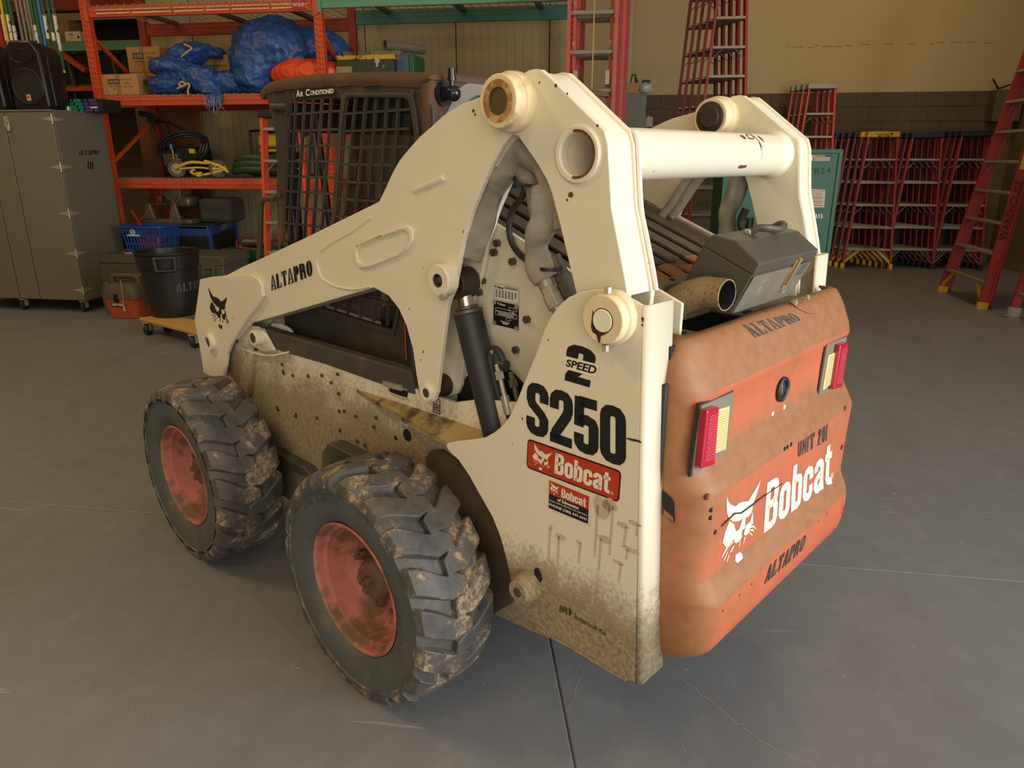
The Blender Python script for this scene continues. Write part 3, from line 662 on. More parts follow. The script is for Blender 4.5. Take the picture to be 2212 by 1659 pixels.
# ---- rear uprights
up_o = [(-0.748,1.281),(-0.729,1.288),(-0.694,1.298),(-0.649,1.301),(-0.620,1.298),(-0.582,1.288),(-0.549,1.271),(-0.522,1.247),(-0.499,1.218),(-0.481,1.185),(-0.463,1.138),(-0.419,1.044),(-0.392,0.984),(-0.366,0.937),(-0.338,0.904),(-0.311,0.880),(-0.276,0.856),(-0.227,0.837),(-0.145,0.807),(-0.123,0.797),(-0.119,0.786),(-0.132,0.775),(-0.170,0.759),(-0.213,0.724),(-0.249,0.685),(-0.283,0.650),(-0.301,0.631),(-0.327,0.590),(-0.343,0.553),(-0.359,0.507),(-0.374,0.453),(-0.380,0.411),(-0.395,0.391),(-0.427,0.369),(-0.463,0.360),(-0.514,0.355),(-0.585,0.358),(-0.675,0.355),(-0.760,0.353),(-0.788,0.357)]
yb = [up_o[0], [(-0.765,0.845)][0], up_o[-1]]
def upright(sx, dy=0.0, xo=0.573, full=True):
    X = lambda x: sx*(x+(xo-0.573)*-1)
    o = [(p[0]+dy, p[1]) for p in up_o]
    b = NB(); prism(b, o, 'x', X(-0.573), X(-0.563)); u = mobj('upright', b, CREAM, smooth=0, bev=0.003)
    # rounded rear bend and flange
    b = NB(); r = 0.016; sec = [(-0.573+r-r*cos(R(t)), -r*sin(R(t))) for t in range(0, 91, 15)]+[(-0.475, -r)]
    rows = []
    for (y, z) in ((o[0][0], o[0][1]), (yb[1][0]+dy, yb[1][1]), (o[-1][0], o[-1][1])):
        rows.append([b.verts.new((X(x), y+d, z)) for x, d in sec])
    for r0, r1 in zip(rows, rows[1:]):
        for i in range(len(sec)-1): b.faces.new([r0[i], r0[i+1], r1[i+1], r1[i]])
    fl = mobj('rear_flange', b, CREAM, u, smooth=60); s_ = fl.modifiers.new('t', 'SOLIDIFY'); s_.thickness = 0.008; s_.offset = -1 if sx > 0 else 1
    b = NB(); strip(b, o[1:9], 'x', X(-0.566), X(-0.556), 0.004); b.free()
    b = NB(); strip(b, [o[i] for i in range(38, 33, -1)], 'x', X(-0.573), X(-0.50), -0.008); mobj('foot_lip', b, CREAM, u, smooth=40)
    # inner half of the upright box
    b = NB(); inn = [(o[0][0]+0.0, o[0][1]-0.02), (-0.62+dy, 1.31), (-0.55+dy, 1.25), (-0.5+dy, 1.0), (-0.45+dy, 0.7), (-0.45+dy, 0.45), (o[-1][0]+0.05, 0.40)]
    prism(b, inn, 'x', X(-0.410), X(-0.400)); mobj('inner_upright_plate', b, CREAM, u, smooth=0, bev=0.003)
    # pivot boss
    y, z = [(-0.681,1.248)][0]; y += dy
    b = NB(); lathe(b, [(0.060, X(-0.573)), (0.060, X(-0.596)), (0.054, X(-0.598)), (0.053, X(-0.620)), (0.02, X(-0.620))], (0, y, z), 'x', 36); mobj('upright_pivot_boss', b, PINPAINT, u, smooth=35, bev=0.003)
    b = NB(); lathe(b, [(0.026, X(-0.6202)), (0.023, X(-0.6225)), (0.0, X(-0.6222))], (0, y-0.002, z-0.002), 'x', 20); mobj('pivot_pin', b, CREAM_EDGE, u)
    b = NB(); lathe(b, [(0.0275, X(-0.6206)), (0.024, X(-0.6208))], (0, y-0.002, z-0.002), 'x', 20)
    dr = [(0.024, 0.02), (0.027, -0.02), (0.022, -0.03), (0.012, -0.034), (0.006, -0.05), (0.002, -0.05), (0.0, -0.035), (-0.010, -0.030), (-0.018, -0.022), (-0.012, -0.020), (0.0, -0.024), (0.014, -0.022)]
    b.faces.new([b.verts.new((X(-0.6212), y+p[0], z+p[1])) for p in dr]); flat('grease_weep', b, GREASE, u)
    for dyy, dz in ((0.0, 0.060), (0.0, -0.064)):
        b = NB(); cyl(b, (X(-0.603), y, z+dz*0.9), (X(-0.603), y, z+dz*1.12), 0.008, seg=6); mobj('retaining_bolt', b, ZINC, u)
    # lower tie boss with its slot
    y, z = [(-0.443,0.477)][0]; y += dy
    b = NB(); lathe(b, [(0.042, X(-0.573)), (0.040, X(-0.600)), (0.034, X(-0.606)), (0.033, X(-0.622)), (0.012, X(-0.622))], (0, y, z), 'x', 28); mobj('tie_boss', b, CREAM, u, smooth=35, bev=0.004)
    b = NB(); lathe(b, [(0.014, X(-0.6225)), (0.010, X(-0.6235)), (0.0, X(-0.6235))], (0, y, z), 'x', 16); mobj('tie_pin', b, STEEL, u)
    b = NB(); sl = [(-0.458,0.529),(-0.466,0.541),(-0.476,0.541),(-0.484,0.529),(-0.488,0.514),(-0.483,0.503),(-0.473,0.500),(-0.463,0.510)]; b.faces.new([b.verts.new((X(-0.5742), p[0]+dy, p[1])) for p in sl]); flat('tie_slot', b, DARK, u)
    return u
up_l = upright(1)
up_r = upright(-1, 0.055, 0.545)
# lettering on the left upright
def stroke_polys(lines, t):
    out = []
    for ln in lines:
        closed = ln[0] == 'c'; pts = [Vector(p) for p in (ln[1:] if closed else ln)]; n = len(pts); L = []; Rr = []
        for i in range(n):
            if closed: d0 = (pts[i]-pts[i-1]).normalized(); d1 = (pts[(i+1) % n]-pts[i]).normalized()
            else:
                d0 = (pts[i]-pts[max(i-1, 0)]); d1 = (pts[min(i+1, n-1)]-pts[i])
                d0 = d0.normalized() if d0.length > 0 else d1.normalized(); d1 = d1.normalized() if d1.length > 0 else d0
            m = (d0+d1).normalized(); nn = Vector((-m[1], m[0])); k = 1/max(0.5, Vector((-d0[1], d0[0])).dot(nn))
            L.append(pts[i]+nn*t/2*k); Rr.append(pts[i]-nn*t/2*k)
        for i in range(n if closed else n-1):
            j = (i+1) % n; out.append([tuple(Rr[i]), tuple(Rr[j]), tuple(L[j]), tuple(L[i])])
    return out
HV = {
 'S': (0.44, [[(.36,.66),(.36,.80),(.345,.86),(.30,.91),(.22,.925),(.14,.91),(.095,.86),(.08,.80),(.08,.68),(.11,.59),(.30,.43),(.36,.34),(.36,.19),(.345,.14),(.30,.09),(.22,.075),(.14,.09),(.095,.14),(.08,.19),(.08,.33)]]),
 '2': (0.44, [[(.08,.64),(.08,.80),(.095,.86),(.14,.91),(.22,.925),(.30,.91),(.345,.86),(.36,.80),(.36,.66),(.33,.56),(.12,.20),(.09,.07)],[(.0,.075),(.44,.075)]]),
 '5': (0.44, [[(.42,.925),(.08,.925)],[(.09,1.0),(.08,.46)],[(.08,.55),(.16,.60),(.24,.61),(.33,.58),(.36,.51),(.36,.19),(.345,.14),(.30,.09),(.22,.075),(.14,.09),(.095,.14),(.08,.19),(.08,.33)]]),
 '0': (0.44, [['c',(.08,.20),(.08,.80),(.095,.86),(.14,.91),(.22,.925),(.30,.91),(.345,.86),(.36,.80),(.36,.20),(.345,.14),(.30,.09),(.22,.075),(.14,.09),(.095,.14)]]),
 'B': (0.46, [[(.08,0),(.08,1)],[(.0,.93),(.26,.93),(.34,.90),(.37,.83),(.37,.64),(.33,.55),(.26,.52),(.08,.52)],[(.26,.52),(.34,.49),(.38,.41),(.38,.18),(.35,.10),(.26,.07),(.0,.07)]]),
 'o': (0.42, [['c',(.08,.17),(.08,.58),(.12,.65),(.21,.68),(.30,.65),(.34,.58),(.34,.17),(.30,.10),(.21,.07),(.12,.10)]]),
 'b': (0.42, [[(.08,0),(.08,1)],[(.08,.62),(.14,.66),(.22,.68),(.31,.65),(.34,.58),(.34,.17),(.31,.10),(.22,.07),(.14,.09),(.08,.13)]]),
 'c': (0.42, [[(.34,.44),(.34,.58),(.30,.65),(.21,.68),(.12,.65),(.08,.58),(.08,.17),(.12,.10),(.21,.07),(.30,.10),(.34,.17),(.34,.31)]]),
 'a': (0.42, [[(.08,.50),(.08,.60),(.13,.66),(.21,.68),(.30,.65),(.34,.58),(.34,0)],[(.34,.44),(.18,.37),(.09,.30),(.08,.24),(.08,.15),(.12,.08),(.18,.07),(.26,.11),(.34,.2)]]),
 't': (0.34, [[(.14,.94),(.14,.16),(.17,.09),(.24,.065),(.32,.065)],[(.0,.68),(.32,.68)]]),
}
def heavy(s, t=0.185, gap=0.05):
    x = 0; out = []
    for ch in s:
        wd, ln = HV[ch]
        for p in stroke_polys(ln, t): out.append([(x+a, b_) for a, b_ in p])
        x += wd+gap
    return out
UX = -0.5738
def upflat(name, polys, px, m, mirror=False, lift=0.0, bb=None):
    b = NB(); polys_bm(b, polys, qx(UX-lift, px), 0.0, bb, mirror); return flat(name, b, m, up_l)
upflat('model_number', heavy('S250'), [(-0.427,0.913),(-0.730,0.906),(-0.722,1.046),(-0.429,1.051)], WORN)
upflat('speed_numeral', heavy('2', 0.20), [(-0.544,1.076),(-0.624,1.074),(-0.638,1.163),(-0.554,1.170)], WORN)
upflat('speed_band', [[(0, 0), (1, 0), (1, 1), (0, 1)]], [(-0.546,1.104),(-0.639,1.102),(-0.646,1.133),(-0.551,1.135)], CREAM_EDGE, lift=0.0006)
b = NB(); text_bm(b, 'SPEED', qx(UX-0.0012, [(-0.550,1.111),(-0.636,1.108),(-0.642,1.129),(-0.554,1.129)]), 0.03, 0.0); flat('speed_word', b, BLACKI, up_l)
big = [(-0.429,0.817),(-0.716,0.817),(-0.718,0.897),(-0.433,0.898)]
def fr(q, u0, u1, v0, v1):
    f = quad_fn([(UX, p[0], p[1]) for p in q], 0); return [(p[1], p[2]) for p in (f(u0, v0), f(u1, v0), f(u1, v1), f(u0, v1))]
def rq(r, asp): return [rrect(0, asp, 0, 1, r)]
upflat('decal_border', rq(0.15, 3.9), big, BLACKI, lift=0.0002)
upflat('decal_field', rq(0.12, 3.9), fr(big, 0.012, 0.988, 0.05, 0.95), REDDECAL, lift=0.0008)
upflat('decal_word', heavy('Bobcat', 0.17), fr(big, 0.325, 0.905, 0.17, 0.86), WHITEP, lift=0.0014)
upflat('decal_cat', CATF, fr(big, 0.065, 0.285, 0.10, 0.92), WHITEP, lift=0.0014)
b = NB(); text_bm(b, '®', qx(UX-0.0014, fr(big, 0.915, 0.945, 0.17, 0.27)), 0.0, 0.0); flat('decal_registered', b, WHITEP, up_l)
sm = [(-0.504,0.728),(-0.634,0.729),(-0.635,0.807),(-0.505,0.810)]
upflat('dealer_border', rq(0.05, 1.3), sm, WHITEP, lift=0.0016)
upflat('dealer_red', [[(0, 0), (1, 0), (1, 1), (0, 1)]], fr(sm, 0.02, 0.98, 0.52, 0.97), REDDECAL, lift=0.0021)
upflat('dealer_black', [[(0, 0), (1, 0), (1, 1), (0, 1)]], fr(sm, 0.02, 0.98, 0.03, 0.52), BLACKI, lift=0.0021)
upflat('dealer_word', heavy('Bobcat', 0.17), fr(sm, 0.33, 0.92, 0.57, 0.87), WHITEP, lift=0.0026)
upflat('dealer_cat', CATF, fr(sm, 0.05, 0.27, 0.55, 0.94), WHITEP, lift=0.0026)
for tx, a, bo in (('of Edmonton', (0.24, 0.75, 0.385, 0.50), 0.03), ('SALES, PARTS, SERVICE AND RENTALS', (0.04, 0.95, 0.28, 0.335), 0.01), ('PHONE (780) 447-4441', (0.04, 0.95, 0.10, 0.215), 0.02)):
    b = NB(); text_bm(b, tx, qx(UX-0.0026, fr(sm, *a)), bo, 0.0); flat('dealer_line', b, WHITEP, up_l)
b = NB(); text_bm(b, 'IR', qx(UX-0.0004, [(-0.546,0.445),(-0.578,0.448),(-0.582,0.468),(-0.552,0.466)]), 0.05, 0.0)
cc = [(-0.579,0.472),(-0.589,0.466),(-0.589,0.456),(-0.580,0.447),(-0.584,0.455),(-0.586,0.464)]; b.faces.new([b.verts.new((UX-0.0004, p[0], p[1])) for p in cc])
text_bm(b, 'Ingersoll-Ra', qx(UX-0.0004, [(-0.597,0.442),(-0.697,0.442),(-0.698,0.458),(-0.598,0.463)]), 0.02, 0.0); flat('faded_maker_mark', b, mat('faded_print', srgb(70, 66, 56), 0.7, var=0.2), up_l)
b = NB()   # scuffs
for k, (p, s_) in enumerate(zip([(-0.744,0.980),(-0.754,0.982),(-0.414,0.946),(-0.496,1.164),(-0.752,1.252),(-0.752,1.240)], ((.022, .003), (.016, .002), (.003, .004), (.003, .002), (.004, .006), (.003, .003)))):
    b.faces.new([b.verts.new((-0.5745, p[0]+u*s_[0], p[1]+v*s_[1])) for u, v in blot(k+30)])
flat('scuffs', b, GREASE, up_l)['kind'] = 'stuff'
# dried mud splashes that ran down the upright
b = NB()
for k, (p, sy, sz, tail) in enumerate(zip([(-0.669,0.790),(-0.689,0.803),(-0.548,0.663),(-0.604,0.670),(-0.679,0.708),(-0.729,0.764),(-0.758,0.709),(-0.760,0.781),(-0.514,0.677),(-0.722,0.663)], (.030, .022, .018, .010, .022, .020, .028, .020, .006, .016), (.030, .020, .010, .006, .010, .008, .008, .006, .008, .006), (.14, .13, .10, .06, .09, .05, .03, .03, .10, .05))):
    b.faces.new([b.verts.new((-0.5742, p[0]+u*sy, p[1]+v*sz)) for u, v in blot(k+50, 14)])
    w_ = 0.0035; y_ = p[0]+sy*(-0.5 if k % 2 else 0.4); z_ = p[1]
    b.faces.new([b.verts.new((-0.5742, y_-w_, z_)), b.verts.new((-0.5742, y_+w_, z_)), b.verts.new((-0.5742, y_+w_*0.7+0.004, z_-tail)), b.verts.new((-0.5742, y_-w_*0.7+0.004, z_-tail))])
flat('mud_runs', b, mat('dried_mud', srgb(194, 178, 142), 0.9, var=0.15, scale=120), up_l)['kind'] = 'stuff'
# ---- lift cylinder, link bar, brackets, hoses
def lift_cylinder(sx):
    X = sx*-0.485
    eye = Vector((X, -0.105, 1.243)); top = Vector((X, -0.128, 1.160)); bot = Vector((X, -0.250, 0.800))
    b = NB(); cyl(b, bot, top, 0.041, seg=32); cy = mobj('lift_cylinder', b, BLACKP, bev=0.004)
    d = (top-bot).normalized()
    b = NB(); cyl(b, top-d*0.002, top+d*0.010, 0.043, seg=32); cyl(b, top+d*0.010, top+d*0.02, 0.032, seg=24); mobj('gland', b, STEEL, cy, bev=0.002)
    b = NB(); cyl(b, top, eye, 0.021, seg=20); mobj('rod', b, ROD, cy)
    b = NB(); cyl(b, eye-Vector((0.032, 0, 0)), eye+Vector((0.032, 0, 0)), 0.042, seg=28); mobj('rod_eye', b, GREASE, cy, bev=0.003)
    if sx > 0:
        side = Vector((0, -0.052, 0))
        b = NB(); p0 = bot+d*0.02+side*0.9; p1 = top-d*0.13+side*0.9
        tube(b, [p0, p0.lerp(p1, .5), p1, p1+d*0.035+side*0.25, p1+d*0.040+side*0.75, p1+d*0.008+side*1.0], 0.010, 10, 6); mobj('hydraulic_pipe', b, BLACKP, cy)
        for k, (off, mm) in enumerate(((0.040, ZINC), (0.072, STEEL))):
            q = p1+Vector((-0.012+0.02*k, -off, -0.015-0.02*k)); e = q-d*0.13+Vector((0, -0.004, 0))
            b = NB(); cyl(b, q, q-d*0.022, 0.013, seg=6); cyl(b, q-d*0.02, q-d*0.07, 0.007, seg=12); cyl(b, q-d*0.068, q-d*0.12, 0.0125, seg=12); cyl(b, q+d*0.0, q+d*0.02, 0.008, seg=10)
            mobj('hose_fitting', b, mm, cy, smooth=35)
            b = NB(); tube(b, [q-d*0.11, q-d*0.16+Vector((0, -0.004, 0)), q-d*0.21+Vector((0.01, -0.035, 0)), q-d*0.26+Vector((0.03, -0.085, 0))], 0.0095, 10, 6); mobj('hydraulic_hose', b, RUBHOSE, cy)
        b = NB(); cyl(b, p1+d*0.0+side*0.55, p1+side*1.1, 0.016, seg=16); mobj('pipe_elbow', b, BLACKP, cy)
        b = NB(); cyl(b, p1+d*0.036+side*0.5-Vector((.011, 0, 0)), p1+d*0.036+side*0.5-Vector((.013, 0, 0)), 0.006, seg=12); mobj('paint_dab', b, ZINC, cy)
    return cy
lift_cylinder(1); lift_cylinder(-1)
for sx in (1, -1):
    b = NB(); l0 = Vector((sx*-0.485, 1.06, 0.890)); l1 = Vector((sx*-0.485, 0.03, 0.898))
    prism(b, [(1.055,0.933),(0.999,0.941),(0.830,0.940),(0.584,0.942),(0.366,0.944),(0.114,0.948),(0.097,0.875),(0.297,0.872),(0.593,0.876),(0.842,0.869),(1.014,0.866)], 'x', sx*-0.505, sx*-0.462); lk = mobj('control_link', b, LINKP, smooth=0, bev=0.006)
    y, z = [(0.018,0.914)][0]
    b = NB(); cyl(b, (sx*-0.528, y, z), (sx*-0.445, y, z), 0.034, seg=26); mobj('link_eye', b, GREASE, lk, bev=0.004)
    b = NB(); cyl(b, (sx*-0.528, y+.02, z+.03), (sx*-0.53, y+.02, z+.03), 0.008, seg=10); mobj('link_bolt', b, STEEL, lk)
    # front bracket with its boss
    b = NB(); prism(b, [(1.222,0.876),(1.170,0.911),(1.088,0.941),(1.028,0.945),(0.975,0.928),(0.916,0.871),(0.990,0.852),(1.089,0.853),(1.190,0.831)], 'x', sx*-0.52, sx*-0.508); br = mobj('link_bracket', b, CREAM_DIRTY, bev=0.003)
    b = NB(); prism(b, [(1.032,0.949),(0.959,0.958),(0.902,0.951),(0.878,0.937),(0.934,0.913),(1.003,0.916)], 'x', sx*-0.462, sx*-0.45); mobj('bracket_ear', b, CREAM_EDGE, br, bev=0.002)
    b = NB(); strip(b, [(1.228,0.834),(1.113,0.831),(1.019,0.837),(0.928,0.852),(0.832,0.881)], 'x', sx*-0.52, sx*-0.455, 0.006); mobj('bracket_shelf', b, CREAM_EDGE, br)
    y, z = [(1.012,0.909)][0]
    b = NB(); lathe(b, [(0.030, sx*-0.50), (0.030, sx*-0.552), (0.020, sx*-0.552)], (0, y, z), 'x', 24); mobj('bracket_boss', b, CREAM, br, smooth=35, bev=0.002)
    b = NB(); cyl(b, (sx*-0.50, y, z), (sx*-0.553, y, z), 0.020, seg=20); mobj('bracket_pin', b, STEEL, br)
    b = NB(); prism(b, [(1.313,0.817),(1.271,0.870),(1.190,0.915),(1.075,0.922),(1.029,0.877),(0.982,0.848),(1.099,0.807),(1.229,0.742)], 'x', sx*-0.495, sx*-0.455); mobj('link_knuckle', b, GREASE, br, bev=0.005)
# step latch under the link
b = NB(); lt = [(0.235,0.869),(0.133,0.882),(0.142,0.851),(0.231,0.849)]; prism(b, lt, 'x', -0.5012, -0.498); mobj('latch_window', b, DARK, ch)
b = NB(); tube(b, [(-0.503, p[0], p[1]) for p in [(0.132,0.884),(0.214,0.877),(0.227,0.869),(0.223,0.853),(0.137,0.853)]], 0.003, 6, 2); prism(b, [(0.247,0.890),(0.157,0.894),(0.153,0.878),(0.243,0.875)], 'x', -0.50, -0.515)
mobj('latch_frame', b, ZINC, ch)

def sleeve(px_path, x, r, parent, seed, flatten=0.75):
    b = NB(); rnd = random.Random(seed); ph = rnd.random()*6
    def rf(t, i): return r*(1+0.10*sin(i*0.21+ph)+0.06*sin(i*0.47+ph*2))*(0.8+0.2*min(1, 5*min(t, 1-t)+0.2))
    tube(b, [(x+dx_, p[0], p[1]) for p, dx_ in px_path], r, 18, 7, rf=rf, flat=flatten)
    for v in b.verts:
        n_ = (1-abs(noise.noise(Vector((v.co.x*30, v.co.y*16, v.co.z*9))+Vector((seed, 0, 0))))*2.4)*0.009+noise.noise(v.co*45)*0.004; v.co += Vector((n_, n_*0.6, n_*0.5))
    return mobj('hose_sleeve', b, FABRIC, parent, smooth=180)
HB = empty('hose_bundle'); HB.parent = ML
pa = [(-0.153,1.319),(-0.183,1.383),(-0.212,1.455),(-0.246,1.516),(-0.284,1.560),(-0.334,1.578),(-0.381,1.553),(-0.411,1.511),(-0.435,1.464),(-0.450,1.407)]
hs1 = sleeve([(p, 0.0+0.012*k*0.3) for k, p in enumerate(pa)], -0.503, 0.037, HB, 3)
pb = [(-0.206,1.511),(-0.247,1.538),(-0.291,1.538),(-0.334,1.522),(-0.353,1.487),(-0.362,1.432),(-0.369,1.377),(-0.382,1.332),(-0.401,1.288)]
sleeve([(p, 0) for p in pb], -0.470, 0.024, HB, 9)
pc = [(-0.394,1.510),(-0.410,1.467),(-0.405,1.423),(-0.385,1.388),(-0.382,1.348),(-0.398,1.310),(-0.414,1.288)]
sleeve([(p, 0) for p in pc], -0.490, 0.034, HB, 15, 0.62)
b = NB(); tube(b, [(-0.452, p[0], p[1]) for p in [(-0.312,1.513),(-0.299,1.479),(-0.267,1.447),(-0.254,1.408),(-0.261,1.367),(-0.290,1.336),(-0.339,1.312)]], 0.0085, 10, 7); mobj('thin_hose', b, RUBHOSE, HB)
b = NB(); tube(b, [(-0.47, p[0], p[1]) for p in [(-0.151,1.311),(-0.188,1.411),(-0.231,1.483),(-0.272,1.524),(-0.334,1.532)]], 0.010, 10, 7); mobj('thin_hose', b, RUBHOSE, HB)
for k, (pp, mm) in enumerate((([(-0.388,1.302),(-0.448,1.217)], ZINC), ([(-0.404,1.338),(-0.468,1.240)], STEEL))):
    a_, c_ = [Vector((-0.482+0.03*k, p[0], p[1])) for p in pp]; d = (c_-a_)
    b = NB(); cyl(b, a_, a_+d*.42, 0.020, seg=16); cyl(b, a_+d*.42, a_+d*.60, 0.021, seg=6); cyl(b, a_+d*.60, a_+d*.95, 0.024, seg=6); cyl(b, a_+d*.9, c_+d*.5, 0.017, seg=12)
    mobj('hose_coupling', b, mm, HB, smooth=30, bev=0.0015)
b = NB()
for yz in [(-0.417,1.310),(-0.370,1.505)]:
    lathe(b, [(0.030, 0.0), (0.030, 0.008), (0.026, 0.008), (0.026, 0.0)], (-0.478, yz[0], yz[1]), 'z', 16, True)
mobj('cable_tie', b, RUBHOSE, HB, smooth=30)
b = NB(); tube(b, [(0.40, p[0], p[1]) for p in [(-0.183,1.372),(-0.225,1.421),(-0.265,1.484),(-0.296,1.521)]], 0.022, 12, 6, flat=0.6); tube(b, [(0.41, p[0], p[1]) for p in [(-0.214,1.373),(-0.259,1.438),(-0.301,1.499),(-0.325,1.526)]], 0.018, 12, 6); mobj('hose_sleeve', b, FABRIC, HB, smooth=180)
sleeve([(p, 0) for p in [(-0.431,1.522),(-0.421,1.456),(-0.398,1.396),(-0.407,1.335),(-0.431,1.276)]], 0.46, 0.032, HB, 21)
b = NB(); tube(b, [(0.43, p[0], p[1]) for p in [(-0.476,1.416),(-0.461,1.371),(-0.479,1.327),(-0.471,1.282)]], 0.013, 10, 6); tube(b, [(0.44, p[0], p[1]) for p in [(-0.487,1.386),(-0.488,1.342),(-0.480,1.297)]], 0.012, 10, 6); mobj('thin_hose', b, RUBHOSE, HB)

# ---- cab
CAB = -0.415
side_o = [(0.955, 0.60)]+[(1.026,1.051),(0.998,1.269),(0.979,1.441),(0.951,1.552),(0.946,1.646),(0.961,1.719),(0.986,1.790),(1.000,1.817),(0.893,1.822),(0.511,1.823),(0.222,1.805),(0.129,1.793),(0.110,1.776)]+[(0.075, 1.70), (0.075, 0.60)]
hole1 = [(0.838,1.747),(0.818,1.757),(0.533,1.753),(0.519,1.744),(0.519,1.703),(0.595,1.423),(0.673,1.163),(1.026,1.124),(0.978,1.270),(0.935,1.409)]
hole2 = [(0.488,1.743),(0.472,1.752),(0.193,1.736),(0.172,1.728),(0.160,1.688),(0.146,1.586),(0.165,1.387),(0.305,1.033),(0.719,1.049),(0.661,1.164),(0.575,1.424),(0.504,1.700)]
def lerp2(a, b_, t): return (a[0]+(b_[0]-a[0])*t, a[1]+(b_[1]-a[1])*t)
for sx in (1, -1):
    b = NB(); plate_holes(b, side_o, [hole1, hole2], 'x', sx*CAB, sx*(CAB+0.012)); cs = mobj('cab_side', b, CABP, smooth=0, bev=0.004)
    if sx > 0: cab_l = cs
    for hole, q, nv, rows in ((hole1, [(0.836,1.761),(0.518,1.753),(0.643,1.296),(0.978,1.270)], 6, [(0.866,1.715),(0.882,1.660),(0.901,1.611),(0.914,1.560),(0.926,1.508),(0.940,1.455),(0.954,1.398),(0.965,1.340)]),
                              (hole2, [(0.490,1.752),(0.172,1.735),(0.261,1.040),(0.719,1.049)], 6, [(0.508,1.705),(0.525,1.653),(0.545,1.603),(0.562,1.551),(0.583,1.496),(0.601,1.440),(0.620,1.382),(0.640,1.320),(0.660,1.254),(0.681,1.187),(0.703,1.118)])):
        b = NB(); tl_, tr_, br_, bl_ = q
        if sx < 0: rows = []; nv = 0
        for k in range(0 if hole is hole1 else 1, nv):
            p0, p1 = lerp2(tl_, tr_, k/nv), lerp2(bl_, br_, k/nv)
            if k == 0: p0, p1 = lerp2(tl_, tr_, 0.06), lerp2(bl_, br_, 0.06)
            pts = [p0, lerp2(p0, p1, .5), p1]
            prism(b, [(p0[0]-.0038, p0[1]), (p0[0]+.0038, p0[1]), (p1[0]+.0038, p1[1]), (p1[0]-.0038, p1[1])], 'x', sx*(CAB-0.004), sx*(CAB+0.006))
        for p in rows:
            wv = (p[1]-bl_[1])/(tl_[1]-bl_[1]); e0, e1 = lerp2(bl_, tl_, wv), lerp2(br_, tr_, wv)
            sl = -0.020 if hole is hole2 else -0.012
            z0, z1 = p[1], p[1]+sl*0
            prism(b, [(e0[0]+.005, z0-.0038), (e0[0]+.005, z0+.0038), (e1[0]-.005, z1+.0038), (e1[0]-.005, z1-.0038)], 'x', sx*(CAB-0.004), sx*(CAB+0.006))
        mobj('window_grille', b, CABP, cs, smooth=0) if sx > 0 else b.free()
        b = NB(); hole is hole2 and prism(b, [((p[0]-sum(h[0] for h in hole)/len(hole))*1.02+sum(h[0] for h in hole)/len(hole), p[1]) for p in hole], 'x', sx*(CAB+0.030), sx*(CAB+0.034)); mobj('side_glass', b, GLASS, cs, smooth=0) if hole is hole2 else b.free()
    # raised rim round the rear half window
    b = NB(); hc = [(0.367,1.447)][0]; big = [((p[0]-hc[0])*1.10+hc[0], (p[1]-hc[1])*1.05+hc[1]) for p in hole2]
    plate_holes(b, big, [hole2], 'x', sx*(CAB-0.010), sx*CAB); mobj('window_rim', b, CABP, cs, smooth=0, bev=0.004)
b = NB(); box(b, -0.415, 0.415, 0.085, 0.97, 0.60, 0.64); mobj('cab_floor', b, DARK)
# roof: swept band with rounded sides
roofp = [(1.004,1.814),(0.974,1.830),(0.890,1.836),(0.711,1.837),(0.511,1.829),(0.354,1.821),(0.221,1.811),(0.129,1.802),(0.099,1.794)]
b = NB()
def roof_sec(y, z, w):  # rounded crown cross-section
    return [(-w, z-0.042), (-w-0.006, z-0.026), (-w+0.002, z-0.010), (-w+0.02, z-0.001), (-w+0.12, z+0.005), (0, z+0.008), (w-0.12, z+0.005), (w-0.02, z-0.001), (w-0.002, z-0.010), (w+0.006, z-0.026), (w, z-0.042)]
prev = None
ys = [roofp[0][0]+0.004]+[p[0] for p in roofp[1:-1]]+[0.090, 0.078]; zs = [p[1] for p in roofp]; zs = zs[:len(ys)-2]+[zs[-2]-0.004, zs[-2]-0.010]
for y, z in zip(ys, zs):
    kk = 0.3 if y < 0.08 else 0.6 if y < 0.1 else 1.0; ring = [b.verts.new((x, y, z+(zz-z)*kk)) for x, zz in roof_sec(y, z, 0.418)]
    if prev:
        for i in range(len(ring)-1): b.faces.new([prev[i], prev[i+1], ring[i+1], ring[i]])
    else: b.faces.new(ring)
    prev = ring
b.faces.new(prev[::-1])
roof = mobj('cab_roof', b, CABTOP, smooth=50)
b = NB()
for u0 in (0.90, 0.80, 0.66, 0.50, 0.36):
    zt = [z for y, z in zip(ys, zs) if y <= u0+0.03][:1] or [1.80]
    box(b, -0.424, -0.412, u0-0.05, u0+0.03, zt[0]-0.043, zt[0]-0.035)
mobj('roof_seam_clips', b, CABP, roof)['kind'] = 'stuff'
# rear wall of the cab with its window
win = [(-0.372,1.672),(-0.348,1.700),(-0.335,1.718),(-0.309,1.749),(-0.296,1.764),(-0.279,1.772),(-0.264,1.777),(-0.138,1.782)]
def win_loop(g, zb):
    left = [(p[0]-g, p[1]+g) for p in win[:-1]]; lo = [(-0.36-g, 1.46), (-0.34-g, zb+0.02-g), (-0.32-g, zb-g)]
    h = lo[::-1]+left
    full = h+[(-x, z) for x, z in h[::-1]]
    return full
b = NB(); rear_o = [(-0.418, 0.60), (-0.418, 1.775), (-0.38, 1.80), (0.38, 1.80), (0.418, 1.775), (0.418, 0.60)]
plate_holes(b, rear_o, [win_loop(-0.012, 1.40)], 'y', 0.085, 0.100); rw = mobj('cab_rear_wall', b, CABTOP, smooth=0, bev=0.006)
b = NB(); plate_holes(b, win_loop(0.004, 1.395), [win_loop(-0.030, 1.42)], 'y', 0.079, 0.086); mobj('window_gasket', b, GREYPL, rw, smooth=0, bev=0.004)
